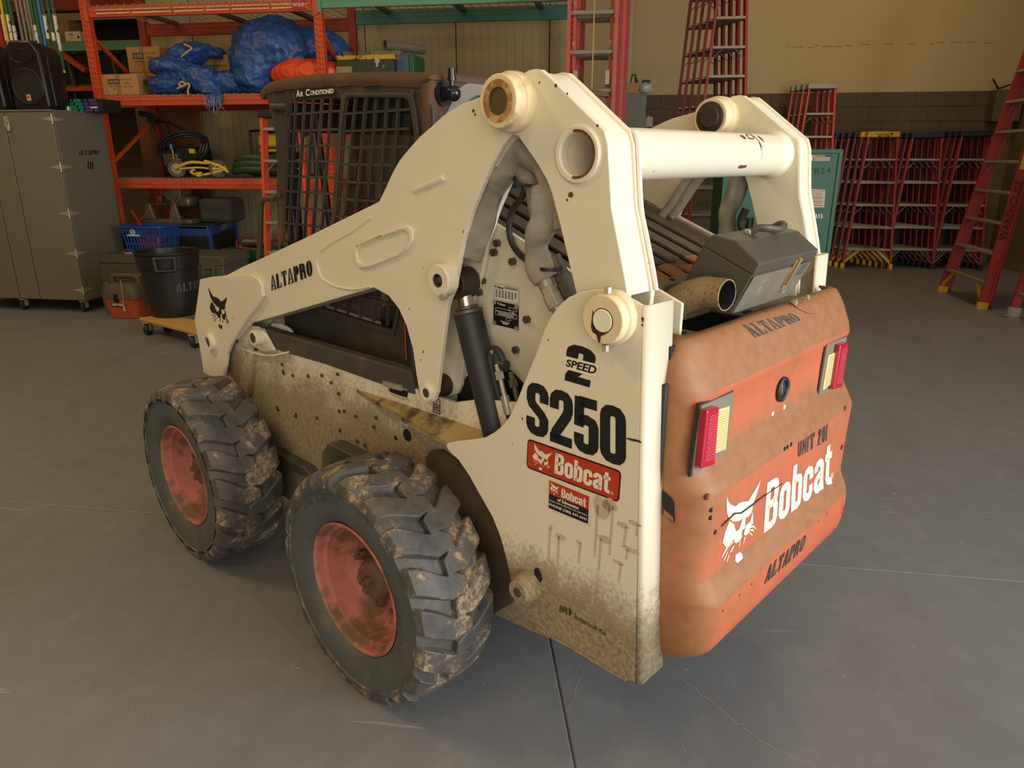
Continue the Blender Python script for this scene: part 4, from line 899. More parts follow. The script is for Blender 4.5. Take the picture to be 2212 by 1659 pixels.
b = NB(); plate_holes(b, win_loop(-0.026, 1.41), [win_loop(-0.042, 1.435)], 'y', 0.088, 0.10); mobj('window_inner_frame', b, CABP, rw, smooth=0)
b = NB(); prism(b, win_loop(-0.03, 1.42), 'y', 0.092, 0.096); mobj('rear_glass', b, GLASS, rw, smooth=0)
b = NB(); cyl(b, (-0.418+0.02, 0.105, 0.60), (-0.418+0.02, 0.105, 1.77), 0.026, seg=20); mobj('rear_corner_post', b, CABTOP)
mx, mz = [(-0.371,1.744)][0]
b = NB(); cyl(b, (mx, 0.085, mz), (mx, 0.072, mz), 0.032, seg=24); cyl(b, (mx, 0.072, mz), (mx+0.006, 0.045, mz+0.002), 0.018, seg=16)
cyl(b, (mx+0.004, 0.046, mz+0.01), (mx+0.004, 0.046, mz+0.034), 0.008, seg=12); cyl(b, (mx+0.004, 0.046, mz+0.034), (mx+0.004, 0.046, mz+0.042), 0.013, seg=12); cyl(b, (mx+0.004, 0.046, mz+0.042), (mx+0.004, 0.046, mz+0.064), 0.010, seg=12)
bmesh.ops.create_uvsphere(b, u_segments=16, v_segments=10, radius=0.022, matrix=Matrix.Translation((mx+0.008, 0.046, mz)))
mobj('mirror_ball_mount', b, mat('gloss_black', srgb(22, 24, 26), 0.15, var=0), rw, smooth=50)
b = NB(); 
for p in [(0.777,1.772),(0.504,1.762),(0.154,1.749),(0.847,1.722),(0.944,1.441)]: cyl(b, (CAB-0.001, p[0], p[1]), (CAB-0.006, p[0], p[1]), 0.009, seg=12)
mobj('cab_bolts', b, STEEL, cab_l)['kind'] = 'stuff'
b = NB(); p0, p1 = [(0.934,1.744),(0.831,1.739)]; cyl(b, (CAB-0.004, p0[0], p0[1]), (CAB-0.004, p1[0], p1[1]), 0.014, seg=14); mobj('hinge_barrel', b, CABP, cab_l)
b = NB(); tube(b, [(CAB-0.005, p[0], p[1]) for p in [(0.980,1.424),(1.028,1.424),(1.067,1.418),(1.090,1.394),(1.118,1.296),(1.149,1.185)]], 0.011, 10, 5); mobj('grab_handle', b, CABP, cab_l)
def lq(px, x=CAB-0.0115): return [(x, p[0], p[1]) for p in px]
b = NB(); vs = [b.verts.new(p) for p in lq([(0.769,1.765),(0.532,1.763),(0.531,1.789),(0.767,1.793)])]; b.faces.new(vs); flat('air_sign_plate', b, BLACKI, cab_l)
aq = lq([(0.760,1.767),(0.536,1.767),(0.534,1.785),(0.756,1.789)], CAB-0.0122)
b = NB(); f = quad_fn(aq, 0.0)
for tx, u0, u1, v0, v1 in (('A', 0, .10, 0, 1), ('IR', .115, .19, 0.02, .72), ('C', .26, .37, 0, 1.02), ('ONDITIONED', .39, 1, 0.04, .78)):
    text_bm(b, tx, [f(u0, v0), f(u1, v0), f(u1, v1), f(u0, v1)], 0.035, 0.0003)
flat('air_sign_words', b, WHITEP, cab_l)
# inside: seat, lap bar, display panel on the front post
b = NB(); box(b, -0.25, 0.25, 0.18, 0.62, 0.95, 1.05); box(b, -0.25, 0.25, 0.14, 0.26, 1.05, 1.36); mobj('seat', b, DARK, bev=0.03)
b = NB(); box(b, -0.40, -0.36, 0.90, 0.96, 0.64, 1.74); box(b, 0.36, 0.40, 0.90, 0.96, 0.64, 1.74); box(b, -0.40, 0.40, 0.90, 0.96, 1.66, 1.76); mobj('cab_front_frame', b, BLACKI, bev=0.006)
pq = [(1.951,1.804),(1.745,1.778),(1.750,1.744),(1.852,1.684),(1.961,1.664)]; b = NB(); prism(b, pq, 'x', 0.30, 0.305); dpl = mobj('instrument_panel', b, BLACKI, smooth=0)
b = NB()
for k in range(5):
    p = [(1.920,1.813),(1.872,1.809),(1.835,1.803),(1.797,1.797),(1.764,1.792)][k]; b.faces.new([b.verts.new((0.298, p[0]+a_, p[1]+c_)) for a_, c_ in ((.009, -.022), (-.009, -.022), (-.009, .018), (.009, .018))])
flat('gauge_marks', b, WHITEP, dpl)
b = NB(); cyl(b, (-0.37, 0.70, 1.3), (-0.37, 0.74, 1.72), 0.012, seg=10); cyl(b, (-0.3, 0.35, 0.9), (-0.3, 0.28, 1.66), 0.008, seg=8); mobj('gas_strut', b, BLACKI)
# dark canisters with orange warning labels behind the cab side
b = NB(); cyl(b, (-0.45, 0.16, 0.93), (-0.45, 0.165, 1.12), 0.028, seg=18); cyl(b, (-0.45, 0.09, 0.93), (-0.45, 0.095, 1.12), 0.028, seg=18); can = mobj('accumulator_canister', b, BLACKI, bev=0.004)
b = NB()
for y_ in (0.165, 0.097): b.faces.new([b.verts.new((-0.4785, y_+u, z_)) for u, z_ in ((.003, .97), (-.003, .97), (-.003, 1.09), (.003, 1.09))])
flat('warning_strip', b, REDDECAL, can)

# ---- engine screen, rear deck, exhaust
gz = lambda y: 1.373+0.385*(y+0.2)
b = NB()
def slab(b, x0, x1, y0, y1, dz, t=0.008):
    vs = [b.verts.new((x, y, gz(y)+dz+e)) for x in (x0, x1) for y in (y0, y1) for e in (0, -t)]
    for f_ in ((0,1,3,2),(4,6,7,5),(0,4,5,1),(2,3,7,6),(0,2,6,4),(1,5,7,3)): b.faces.new([vs[i] for i in f_])
slab(b, -0.40, 0.40, -0.53, 0.07, -0.014)
def mesh_mat():
    t = NT('perforated_screen'); v = t.n('ShaderNodeTexVoronoi', Scale=150.0); t.l(t.coord(), v.inputs['Vector'])
    c = t.mix(t.ramp(v.outputs['Distance'], 0.28, 0.36), srgb(14, 13, 12), srgb(92, 78, 56)); return t.done(c, 0.7)
scr = mobj('engine_screen', b, mesh_mat(), smooth=0)
SLAT = mat('dusty_brown_slat', srgb(84, 74, 58), 0.75, var=0.2, scale=5, dirt=srgb(120, 92, 56), damt=(0.55, 0.75))
SLATO = mat('dusty_orange_slat', srgb(150, 104, 58), 0.8, var=0.15)
for k in range(9):
    x0 = -0.40+k*0.0905; b = NB(); slab(b, x0, x0+0.058, -0.43, 0.06, 0.0); mobj('slat', b, SLAT, scr, smooth=0)
    b = NB(); slab(b, x0, x0+0.058, -0.515, -0.43-0.02*(k % 3), 0.0008); mobj('slat', b, SLATO, scr, smooth=0)
b = NB(); slab(b, -0.415, -0.400, -0.53, 0.07, 0.016, 0.03); slab(b, 0.400, 0.425, -0.53, 0.07, 0.016, 0.03); slab(b, -0.415, 0.42, -0.545, -0.515, 0.006, 0.03); mobj('screen_frame', b, DECKP, scr, bev=0.004)
b = NB()
for px_ in (-0.3, -0.1, 0.12, 0.3): slab(b, px_, px_+0.018, -0.535, -0.525, 0.008, 0.003)
mobj('screen_slots', b, DARK, scr)['kind'] = 'stuff'
b = NB(); dz = 1.165
plate_holes(b, [(-0.42, -0.79), (-0.42, -0.54), (0.42, -0.54), (0.42, -0.79)], [[(-0.26, -0.765), (-0.26, -0.60), (0.0, -0.60), (0.0, -0.765)]], 'z', dz, dz-0.01)
dk = mobj('rear_deck', b, DECKP, smooth=0, bev=0.003)
b = NB(); box(b, -0.42, 0.42, -0.55, -0.54, dz, gz(-0.53)); mobj('deck_riser', b, DECKP, dk)
b = NB(); prism(b, [(-0.26, -0.765), (-0.26, -0.60), (0.0, -0.60), (0.0, -0.765)], 'z', 1.02, 1.03); box(b, -0.27, -0.26, -0.77, -0.6, 1.02, 1.16); box(b, 0.0, 0.01, -0.77, -0.6, 1.02, 1.16); mobj('engine_bay', b, DARK)
b = NB(); box(b, 0.02, 0.06, -0.70, -0.688, dz, dz+0.003); mobj('deck_slot', b, DARK, dk); b = NB(); box(b, -0.32, -0.29, -0.70, -0.685, dz, dz+0.003); mobj('deck_slot', b, DARK, dk)
def exhaust_mat():
    t = NT('rust_specked_exhaust'); s = t.ramp(t.noise(110, 3, 0.7), 0.58, 0.62)
    c = t.mix(t.math('MULTIPLY', s, 0.8), t.mix(t.noise(10), srgb(172, 142, 96), srgb(138, 116, 84)), srgb(92, 64, 40)); return t.done(c, 0.6, 0.3)
EXM = exhaust_mat()
b = NB(); ep = smooth_path([(-0.235, -0.590, 1.10), (-0.232, -0.600, 1.165), (-0.228, -0.630, 1.222), (-0.224, -0.685, 1.252), (-0.222, -0.725, 1.257), (-0.225, -0.762, 1.257)], 8)
tube(b, [tuple(p) for p in ep], 0.039, 24, 1)
fs = [f for f in b.faces if len(f.verts) > 4]; bmesh.ops.delete(b, geom=fs, context='FACES_ONLY')
ex = mobj('exhaust_pipe', b, EXM, smooth=60); s_ = ex.modifiers.new('t', 'SOLIDIFY'); s_.thickness = 0.003; s_.offset = -1
b = NB(); tube(b, [tuple(p) for p in ep], 0.0355, 20, 1); bmesh.ops.delete(b, geom=[f for f in b.faces if len(f.verts) > 4], context='FACES_ONLY'); mobj('exhaust_soot', b, mat('soot', (0.006, 0.006, 0.006, 1), 0.95, var=0), ex, smooth=60)

# ---- tailgate
ST = [(1.196, -0.775, .435), (1.190, -0.792, .452), (1.178, -0.803, .470), (1.15, -0.816, .488), (1.10, -0.836, .500), (1.078, -0.844, .500), (1.062, -0.846, .500), (1.050, -0.840, .500), (1.00, -0.839, .500), (0.928, -0.840, .500), (0.915, -0.843, .500), (0.862, -0.876, .500), (0.850, -0.884, .500), (0.838, -0.886, .500),
      (0.75, -0.883, .500), (0.625, -0.881, .500), (0.610, -0.883, .500), (0.570, -0.903, .500), (0.560, -0.909, .497), (0.548, -0.911, .495), (0.52, -0.910, .496), (0.465, -0.908, .494), (0.435, -0.903, .490), (0.412, -0.893, .484), (0.392, -0.873, .476), (0.378, -0.845, .470), (0.370, -0.81, .466), (0.368, -0.78, .466)]
b = NB(); prev = None
for z, yf, hw in ST:
    ybk = -0.772; xs = []; rad = 0.085 if z < 1.19 else 0.03
    ns = 9
    for k in range(ns+1):
        t = k/ns*pi/2; xs.append((-hw+rad-rad*cos(t), ybk+(yf-ybk)*sin(t)**0.85))
    row = [(-hw+0.004, ybk+0.035)]+xs+[(x, yf) for x in [-hw+rad+(2*(hw-rad))*q/12 for q in range(1, 12)]]+[(-x, y) for x, y in xs[::-1]]+[(hw-0.004, ybk+0.035)]
    if z > 0.845 and z < 1.19: # dished corner where the lamp panel steps in
        pass
    ring = [b.verts.new((x, y, z)) for x, y in row]
    if prev:
        for i in range(len(ring)-1): b.faces.new([prev[i], prev[i+1], ring[i+1], ring[i]])
    prev = ring
# notch for the latch on the left edge
bmesh.ops.recalc_face_normals(b, faces=b.faces[:])
if sum(f.normal.y for f in b.faces) > 0: bmesh.ops.reverse_faces(b, faces=b.faces[:])
tg = mobj('tailgate', b, ORANGE, smooth=50)
s_ = tg.modifiers.new('t', 'SOLIDIFY'); s_.thickness = 0.006; s_.offset = -1
b = NB(); box(b, -0.488, 0.488, -0.772, -0.758, 0.39, 1.18); mobj('tailgate_backing', b, DARK, tg)
b = NB(); tube(b, [(-0.5035, -0.772, z) for z in (1.10, 0.95, 0.8, 0.6, 0.40)], 0.009, 8, 2); mobj('edge_gap_shade', b, RUBHOSE, tg)  # dark tube added to draw the shaded gap along the tailgate edge
nq = [(-0.508,0.847),(-0.479,0.834),(-0.468,0.823),(-0.462,0.776),(-0.468,0.772),(-0.501,0.786)]
dgx = bpy.context.evaluated_depsgraph_get()
from mathutils.bvhtree import BVHTree
bt = bmesh.new(); bt.from_mesh(tg.data); TGB = BVHTree.FromBMesh(bt)
def drape(b, lift=0.0012, dr=(0, 1, 0)):
    """lay flat marks on the pressed tailgate skin"""
    bmesh.ops.triangulate(b, faces=b.faces[:])
    bmesh.ops.subdivide_edges(b, edges=[e for e in b.edges if e.calc_length() > 0.03], cuts=2, use_grid_fill=True)
    for v in b.verts:
        d = Vector(dr).normalized() if dr else (v.co-Vector((-1.827, -1.555, 1.575))).normalized(); h = TGB.ray_cast(v.co-d*0.4, d)
        if h[0] is not None:
            n = h[1] if h[1].dot(d) < 0 else -h[1]
            v.co = h[0]+n*lift
def tgmark(name, polys, px4, m, y, bb=None, lift=0.0012):
    b = NB(); polys_bm(b, polys, qy(y, px4), 0.0, bb); drape(b, lift); return flat(name, b, m, tg)
b = NB(); b.faces.new([b.verts.new((p[0], -0.79, p[1])) for p in nq]); drape(b, 0.002, (0.75, 0.66, 0)); flat('latch_notch', b, DARK, tg)
b = NB(); b.faces.new([b.verts.new((p[0], -0.79, p[1])) for p in [(-0.499,0.801),(-0.467,0.786),(-0.466,0.774),(-0.497,0.786)]]); drape(b, 0.003, (0.75, 0.66, 0)); flat('latch_tongue', b, ORANGE, tg)
tgmark('brow_stencil', stencil_polys('ALTAPRO'), [(-0.167,1.150),(0.117,1.149),(0.073,1.174),(-0.217,1.185)], mat('grey_stencil_paint', srgb(66, 62, 54), 0.6, var=0.2), -0.812)
GST = bpy.data.materials['grey_stencil_paint']
tgmark('unit_stencil', stencil_polys('UNIT 201', 0.16), [(0.032,0.788),(0.247,0.775),(0.230,0.834),(0.018,0.837)], GST, -0.882)
tgmark('lower_stencil', stencil_polys('ALTAPRO'), [(-0.157,0.490),(0.100,0.482),(0.111,0.533),(-0.152,0.542)], GST, -0.905)
CREAMP = mat('cracked_cream_print', srgb(250, 240, 208), 0.5, var=0.05)
tgmark('tailgate_word', heavy('Bobcat', 0.16), [(-0.135,0.621),(0.345,0.603),(0.300,0.761),(-0.156,0.777)], CREAMP, -0.882)
b = NB()
for pts in ([(-0.203,0.802),(-0.210,0.772),(-0.224,0.749),(-0.232,0.746),(-0.226,0.732),(-0.230,0.720),(-0.247,0.715),(-0.260,0.718),(-0.279,0.722),(-0.303,0.725),(-0.331,0.735),(-0.357,0.753),(-0.373,0.775),(-0.381,0.798),(-0.387,0.824),(-0.373,0.804),(-0.353,0.788),(-0.331,0.776),(-0.314,0.778),(-0.290,0.773),(-0.258,0.763),(-0.245,0.773),(-0.217,0.790)],
            [(-0.353,0.745),(-0.327,0.727),(-0.314,0.705),(-0.304,0.698),(-0.292,0.699),(-0.285,0.707),(-0.282,0.721),(-0.263,0.719),(-0.259,0.691),(-0.263,0.687),(-0.275,0.689),(-0.278,0.681),(-0.269,0.670),(-0.278,0.661),(-0.296,0.661),(-0.310,0.669),(-0.316,0.680),(-0.354,0.674),(-0.377,0.697),(-0.371,0.721)],
            [(-0.224,0.722),(-0.212,0.683),(-0.224,0.680),(-0.230,0.663),(-0.248,0.662),(-0.261,0.671),(-0.253,0.685),(-0.256,0.694),(-0.234,0.696),(-0.227,0.710)],
            [(-0.295,0.627),(-0.271,0.625),(-0.259,0.615),(-0.260,0.604),(-0.290,0.603),(-0.297,0.612)],
            [(-0.316,0.673),(-0.344,0.669),(-0.371,0.652),(-0.374,0.656),(-0.353,0.673),(-0.323,0.677)], [(-0.342,0.655),(-0.355,0.638),(-0.360,0.641),(-0.345,0.658)],
            [(-0.330,0.643),(-0.339,0.627),(-0.343,0.630),(-0.334,0.645)], [(-0.309,0.658),(-0.322,0.646),(-0.328,0.650),(-0.314,0.662)],
            [(-0.224,0.679),(-0.207,0.675),(-0.187,0.657),(-0.192,0.658),(-0.208,0.670),(-0.223,0.674)], [(-0.225,0.670),(-0.208,0.665),(-0.195,0.651),(-0.206,0.658),(-0.224,0.666)],
            [(-0.226,0.662),(-0.208,0.649),(-0.205,0.644),(-0.229,0.660)], [(-0.275,0.659),(-0.277,0.642),(-0.281,0.644),(-0.280,0.657)], [(-0.254,0.661),(-0.248,0.658),(-0.256,0.641),(-0.258,0.643)]):
    b.faces.new([b.verts.new((p[0], -0.882, p[1])) for p in pts])
drape(b); flat('tailgate_cat', b, CREAMP, tg)
b = NB(); text_bm(b, '®', qy(-0.882, [(0.341,0.615),(0.364,0.615),(0.356,0.637),(0.333,0.637)]), 0.0, 0.0); drape(b); flat('tailgate_registered', b, CREAMP, tg)
b = NB(); sc = [(-0.395,0.750),(-0.335,0.761),(-0.296,0.747),(-0.233,0.747),(-0.162,0.746),(-0.053,0.741),(-0.052,0.738),(-0.161,0.742),(-0.229,0.740),(-0.292,0.741),(-0.328,0.754),(-0.392,0.745)]; b.faces.new([b.verts.new((p[0], -0.882, p[1])) for p in sc]); drape(b, 0.0020); flat('long_scratch', b, GREASE, tg)
# lamps, keyhole, bolts
def lamp(pz, pr, pw):
    b = NB(); prism(b, pz, 'y', -0.849, -0.838); lp = mobj('tail_lamp', b, GREYPL, tg, smooth=0, bev=0.003)
    b = NB(); prism(b, [((p[0]-sum(q[0] for q in pz)/4)*1.05+sum(q[0] for q in pz)/4, (p[1]-sum(q[1] for q in pz)/4)*1.04+sum(q[1] for q in pz)/4) for p in pz], 'y', -0.8435, -0.838); mobj('lamp_gasket', b, RUBHOSE, lp, smooth=0)
    b = NB(); prism(b, pr, 'y', -0.866, -0.848); rl = mobj('red_lens', b, LENSR, lp, smooth=0, bev=0.004)
    b = NB(); prism(b, pw, 'y', -0.854, -0.848); wl = mobj('white_lens', b, LENSW, lp, smooth=0, bev=0.003)
    f = quad_fn([(p[0], -0.8665, p[1]) for p in pr], 0.0); b = NB()
    for j in range(20):
        for i in range(5):
            u, v = 0.22+i*0.14+(j % 2)*0.07, 0.12+j*0.04; b.faces.new([b.verts.new(f(u+a_, v+c_)) for a_, c_ in ((0, 0), (.08, 0), (.08, .016), (0, .016))])
    o = flat('reflector_cells', b, mat('reflector_pink', srgb(226, 120, 128), 0.3, var=0) if 'reflector_pink' not in bpy.data.materials else bpy.data.materials['reflector_pink'], rl); o['kind'] = 'stuff'
    f = quad_fn([(p[0], -0.8545, p[1]) for p in pw], 0.0); b = NB()
    for j in range(16):
        p = [f(0.1, .05+j*.058), f(0.9, .05+j*.058), f(0.9, .072+j*.058), f(0.1, .072+j*.058)]; b.faces.new([b.verts.new(q) for q in p])
    o = flat('lens_ribs', b, bpy.data.materials.get('lens_rib') or mat('lens_rib', srgb(190, 176, 120), 0.3, var=0), wl); o['kind'] = 'stuff'
lamp([(-0.486,0.896),(-0.331,0.890),(-0.319,1.054),(-0.469,1.058)], [(-0.482,0.917),(-0.417,0.906),(-0.421,1.047),(-0.477,1.052)], [(-0.402,0.924),(-0.343,0.918),(-0.344,1.027),(-0.404,1.032)])
lamp([(0.239,0.894),(0.406,0.882),(0.409,1.055),(0.251,1.060)], [(0.304,0.915),(0.376,0.906),(0.379,1.046),(0.310,1.050)], [(0.253,0.922),(0.321,0.926),(0.325,1.025),(0.262,1.028)])
kx, kz = [(-0.024,0.989)][0]
b = NB(); lathe(b, [(0.034, -0.838), (0.034, -0.847), (0.030, -0.850), (0.024, -0.847), (0.022, -0.8415), (0, -0.8412)], (kx, 0, kz), 'y', 28); kh = mobj('lock_bezel', b, RUBHOSE, tg, smooth=40)
b = NB(); box(b, kx-0.002, kx+0.002, -0.8425, -0.8405, kz-0.012, kz+0.012); mobj('key_slot', b, ZINC, kh)
def studs(name, px, y, r, m, h=0.004):
    b = NB()
    for p in px:
        hit = TGB.ray_cast(Vector((p[0], -1.2, p[1])), Vector((0, 1, 0))); yy = hit[0].y if hit[0] is not None else y
        cyl(b, (p[0], yy+0.002, p[1]), (p[0], yy-h, p[1]), r, seg=12)
    o = mobj(name, b, m, tg, smooth=30); o['kind'] = 'stuff'
studs('plug_holes', [(-0.063,0.930),(0.010,0.930)], -0.85, 0.007, mat('bright_hole', srgb(236, 214, 170), 0.6, var=0.05), 0.001)
studs('bolt_holes', [(-0.441,0.787),(-0.420,0.742),(-0.442,0.807),(-0.069,0.844),(-0.052,0.844),(-0.028,0.844)], -0.884, 0.0065, DARK, 0.0008)
studs('tailgate_bolts', [(-0.457,0.843),(0.366,0.845),(0.399,0.707)], -0.884, 0.008, RUST, 0.003)
studs('rust_pits', [(-0.245,0.532),(-0.311,0.532),(-0.397,0.530),(0.196,0.538),(0.261,0.539)], -0.905, 0.004, RUST, 0.0006)
# access flap on the brow with two screws
fq = [(0.057,1.205),(0.111,1.206),(0.176,1.201),(0.246,1.187),(0.321,1.152),(0.310,1.141),(0.261,1.141),(0.190,1.154),(0.113,1.179)]
b = NB(); b.faces.new([b.verts.new((p[0], -0.80, p[1])) for p in fq]); drape(b, 0.003, None); fl = flat('access_flap', b, ORANGE, tg)
studs('flap_screws', [(0.098,1.197),(0.179,1.202)], -0.80, 0.007, ZINC, 0.005)
# part-worn barcode label by the right edge
b = NB(); bq = qy(-0.884, [(0.406,0.474),(0.460,0.472),(0.441,0.542),(0.388,0.545)]); f = quad_fn(bq, 0)
rnd = random.Random(4); v = 0
while v < 0.97:
    h_ = rnd.uniform(.01, .05); b.faces.new([b.verts.new(f(u_, v_)) for u_, v_ in ((.05, v), (rnd.uniform(.5, 1), v), (rnd.uniform(.5, 1), min(1, v+h_)), (.05, min(1, v+h_)))]); v += h_+rnd.uniform(.01, .04)
drape(b); o = flat('worn_label', b, mat('worn_pink_label', srgb(214, 130, 110), 0.6, var=0.1), tg); o['kind'] = 'stuff'

# ================================================================= toolbox on the deck
prof = [(-0.749, 1.200), (-0.796, 1.302), (-0.810, 1.332), (-0.750, 1.379), (-0.683, 1.392), (-0.657, 1.362), (-0.608, 1.260)]
TX0, TX1 = -0.172, 0.190
MLM = Matrix.Translation((-0.247, 2.387, -0.045)) @ Matrix.Rotation(R(55.5), 4, 'Z')
tb = empty('toolbox', MLM @ Vector((0.0, -0.68, 1.2)), R(55.5), 'scuffed grey steel toolbox with hip roof lid lying tilted on the loader deck', 'toolbox')
OFF = Vector((0.0, 0.68, -1.2))
def tobj(name, bm, m, parent=None, **k):
    for v in bm.verts: v.co += OFF
    return obj(name, bm, m, parent or tb, **k)
TBM = mat('scuffed_grey_steel', srgb(84, 78, 68), 0.5, 0.1, var=0.18, scale=9, dirt=srgb(140, 110, 60), damt=(0.60, 0.80), dscale=7, bump=0.05)
TBD = mat('scratched_grey_front', srgb(128, 121, 105), 0.45, 0.15, var=0.2, scale=14, dirt=srgb(196, 184, 150), damt=(0.66, 0.72), dscale=18)
b = NB(); prism(b, [prof[0], prof[1], prof[5], prof[6]], 'x', TX0+0.002, TX1-0.002); tobj('tray', b, TBM, smooth=0, bev=0.004)
b = NB(); prism(b, [(prof[1][0]-.002, prof[1][1]), (prof[2][0]-.002, prof[2][1]), prof[3], prof[4], prof[5]], 'x', TX0-0.001, TX1+0.001); lid = tobj('lid', b, TBM, smooth=0, bev=0.004)
b = NB(); vs = [(TX0+.006, -0.7502, 1.202), (TX1-.006, -0.7502, 1.202), (TX1-.006, -0.7972, 1.300), (TX0+.006, -0.7972, 1.300)]; b.faces.new([b.verts.new((x, y-0.001, z-0.0005)) for x, y, z in vs]); tobj('front_panel', b, TBD, smooth=0, norm=False)
hc = [((-0.05, -0.703, 1.395), (-0.045, -0.735, 1.388))]
b = NB(); tube(b, [(-0.040, -0.716, 1.386), (-0.036, -0.735, 1.400), (-0.025, -0.752, 1.402), (0.02, -0.765, 1.396), (0.065, -0.760, 1.400), (0.085, -0.742, 1.404), (0.085, -0.722, 1.394), (0.08, -0.712, 1.388)], 0.0105, 10, 5, flat=0.8); tobj('handle', b, TBM, smooth=60)
for x in (-0.040, 0.078):
    b = NB(); box(b, x-0.010, x+0.010, -0.724, -0.704, 1.384, 1.398); tobj('handle_bracket', b, ZINC, bev=0.004)
n_ = Vector((0, -0.908, -0.419)).normalized()
def on_front(x, t, d=0.003): # point on the tilted front, t up the slope 0..1
    return Vector((x, -0.749-0.047*t, 1.200+0.102*t))+n_*d
b = NB()
def fbox(x0, x1, t0, t1, d):
    c = [on_front(x0, t0, 0), on_front(x1, t0, 0), on_front(x1, t1, 0), on_front(x0, t1, 0)]
    A = [b.verts.new(p) for p in c]; B = [b.verts.new(p+n_*d) for p in c]
    b.faces.new(A); b.faces.new(B[::-1])
    for i in range(4): b.faces.new([A[i], A[(i+1) % 4], B[(i+1) % 4], B[i]])
fbox(0.060, 0.084, 0.42, 1.16, 0.006); fbox(0.066, 0.078, 0.50, 1.22, 0.012); tobj('latch', b, mat('brassy_latch', srgb(170, 140, 100), 0.4, 0.5, var=0.2), bev=0.002)
b = NB(); lathe(b, [(0.010, -0.001), (0.010, 0.001), (0.007, 0.001), (0.007, -0.001)], (0, 0, 0), 'y', 16, True)
for v in b.verts: v.co = v.co+on_front(0.078, 0.36, 0.008)
tobj('latch_ring', b, ZINC)
b = NB(); c = [on_front(0.115, 0.66), on_front(0.165, 0.66), on_front(0.168, 1.0), on_front(0.125, 1.0)]; b.faces.new([b.verts.new(p) for p in c]); lb = tobj('maker_label', b, mat('worn_blue_grey_label', srgb(84, 86, 84), 0.5, var=0.2, scale=60, dirt=srgb(176, 170, 150), damt=(0.56, 0.6), dscale=60), smooth=0, norm=False)
# ================================================================= the room
def concrete():
    t = NT('shop_concrete'); n = t.noise(0.8, 6, 0.6); f = t.noise(9, 6, 0.65); s = t.noise(2.2, 5, 0.7, stretch=(1.0, 0.35, 1))
    c = t.mix(n, srgb(122, 123, 125), srgb(106, 107, 110)); c = t.mix(t.math('MULTIPLY', t.ramp(f, 0.48, 0.8), 0.5), c, srgb(136, 135, 132)); c = t.mix(t.math('MULTIPLY', t.ramp(s, 0.52, 0.8), 0.6), c, srgb(94, 94, 95))
    sc = t.ramp(t.noise(5, 3, 0.6, stretch=(0.25, 4, 1)), 0.70, 0.715); c = t.mix(t.math('MULTIPLY', sc, 0.35), c, srgb(176, 170, 156))
    sp = t.ramp(t.noise(34, 3), 0.765, 0.78); c = t.mix(t.math('MULTIPLY', sp, 0.7), c, srgb(70, 64, 56))
    pal = t.ramp(t.noise(30, 2, 0.5, dist=1.5), 0.77, 0.785); c = t.mix(t.math('MULTIPLY', pal, 0.6), c, srgb(206, 200, 186))
    t.bump(f, 0.08, 0.01); return t.done(c, t.mix(n, (0.42,)*3+(1,), (0.6,)*3+(1,)))
CONC = concrete()
XL, XR, YB, YF, CH = -14.0, 5.45, 11.85, -4.5, 6.0
def struct(name, bm, m, **k):
    o = obj(name, bm, m, smooth=0, **k); o['kind'] = 'structure'; return o
b = NB(); box(b, XL-.2, XR+.2, YF-.2, YB+.2, -0.30, -0.005); fl = struct('floor', b, mat('joint_dirt', srgb(104, 101, 96), 0.9, var=0.2))
jx = lambda y: -0.181+(2.015-y)*0.2321*1.0
def slab_part(pts):
    b = NB(); prism(b, pts, 'z', -0.06, 0.0); o = obj('slab', b, CONC, fl, smooth=0, bev=0.004); return o
g = 0.0018
slab_part([(XL, 2.62+g), (XR, 2.62+g), (XR, YB), (XL, YB)])
slab_part([(XL, YF), (jx(YF)-g, YF), (jx(2.62)-g, 2.62-g), (XL, 2.62-g)])
slab_part([(jx(YF)+g, YF), (XR, YF), (XR, 2.62-g), (jx(2.62)+g, 2.62-g)])
b = NB()   # hairline cracks
def crack(pts, w_):
    rnd = random.Random(len(pts)); P = []
    for a, c in zip(pts, pts[1:]):
        for k in range(10):
            t = k/10; P.append((a[0]+(c[0]-a[0])*t+rnd.uniform(-.006, .006), a[1]+(c[1]-a[1])*t+rnd.uniform(-.006, .006)))
    for p, q in zip(P, P[1:]):
        d = Vector((q[0]-p[0], q[1]-p[1])); n_ = Vector((-d[1], d[0])).normalized()*w_
        b.faces.new([b.verts.new((x, y, 0.0008)) for x, y in ((p[0]+n_[0], p[1]+n_[1]), (p[0]-n_[0], p[1]-n_[1]), (q[0]-n_[0], q[1]-n_[1]), (q[0]+n_[0], q[1]+n_[1]))])
crack([(-0.073, 1.926), (-0.083, 1.756), (-0.099, 1.696)], 0.0010)
crack([(0.240, 1.887), (0.33, 1.78), (0.428, 1.67), (0.626, 1.56)], 0.0012)
crack([(-5.0, 3.05), (-3.9, 3.02), (-2.6, 2.95)], 0.0016)
o = obj('floor_cracks', b, mat('crack_dust', srgb(160, 152, 136), 0.9, var=0.1), fl, smooth=0); o['kind'] = 'stuff'
WALLP = mat('beige_painted_wall', srgb(196, 174, 130), 0.75, var=0.04, scale=3, dirt=srgb(150, 126, 86), damt=(0.66, 0.8), dscale=3, bump=0.1, bscale=200)
b = NB(); box(b, XL, XR+.1, YB, YB+0.2, 2.42, CH); wb = struct('wall_back', b, WALLP)
b = NB()
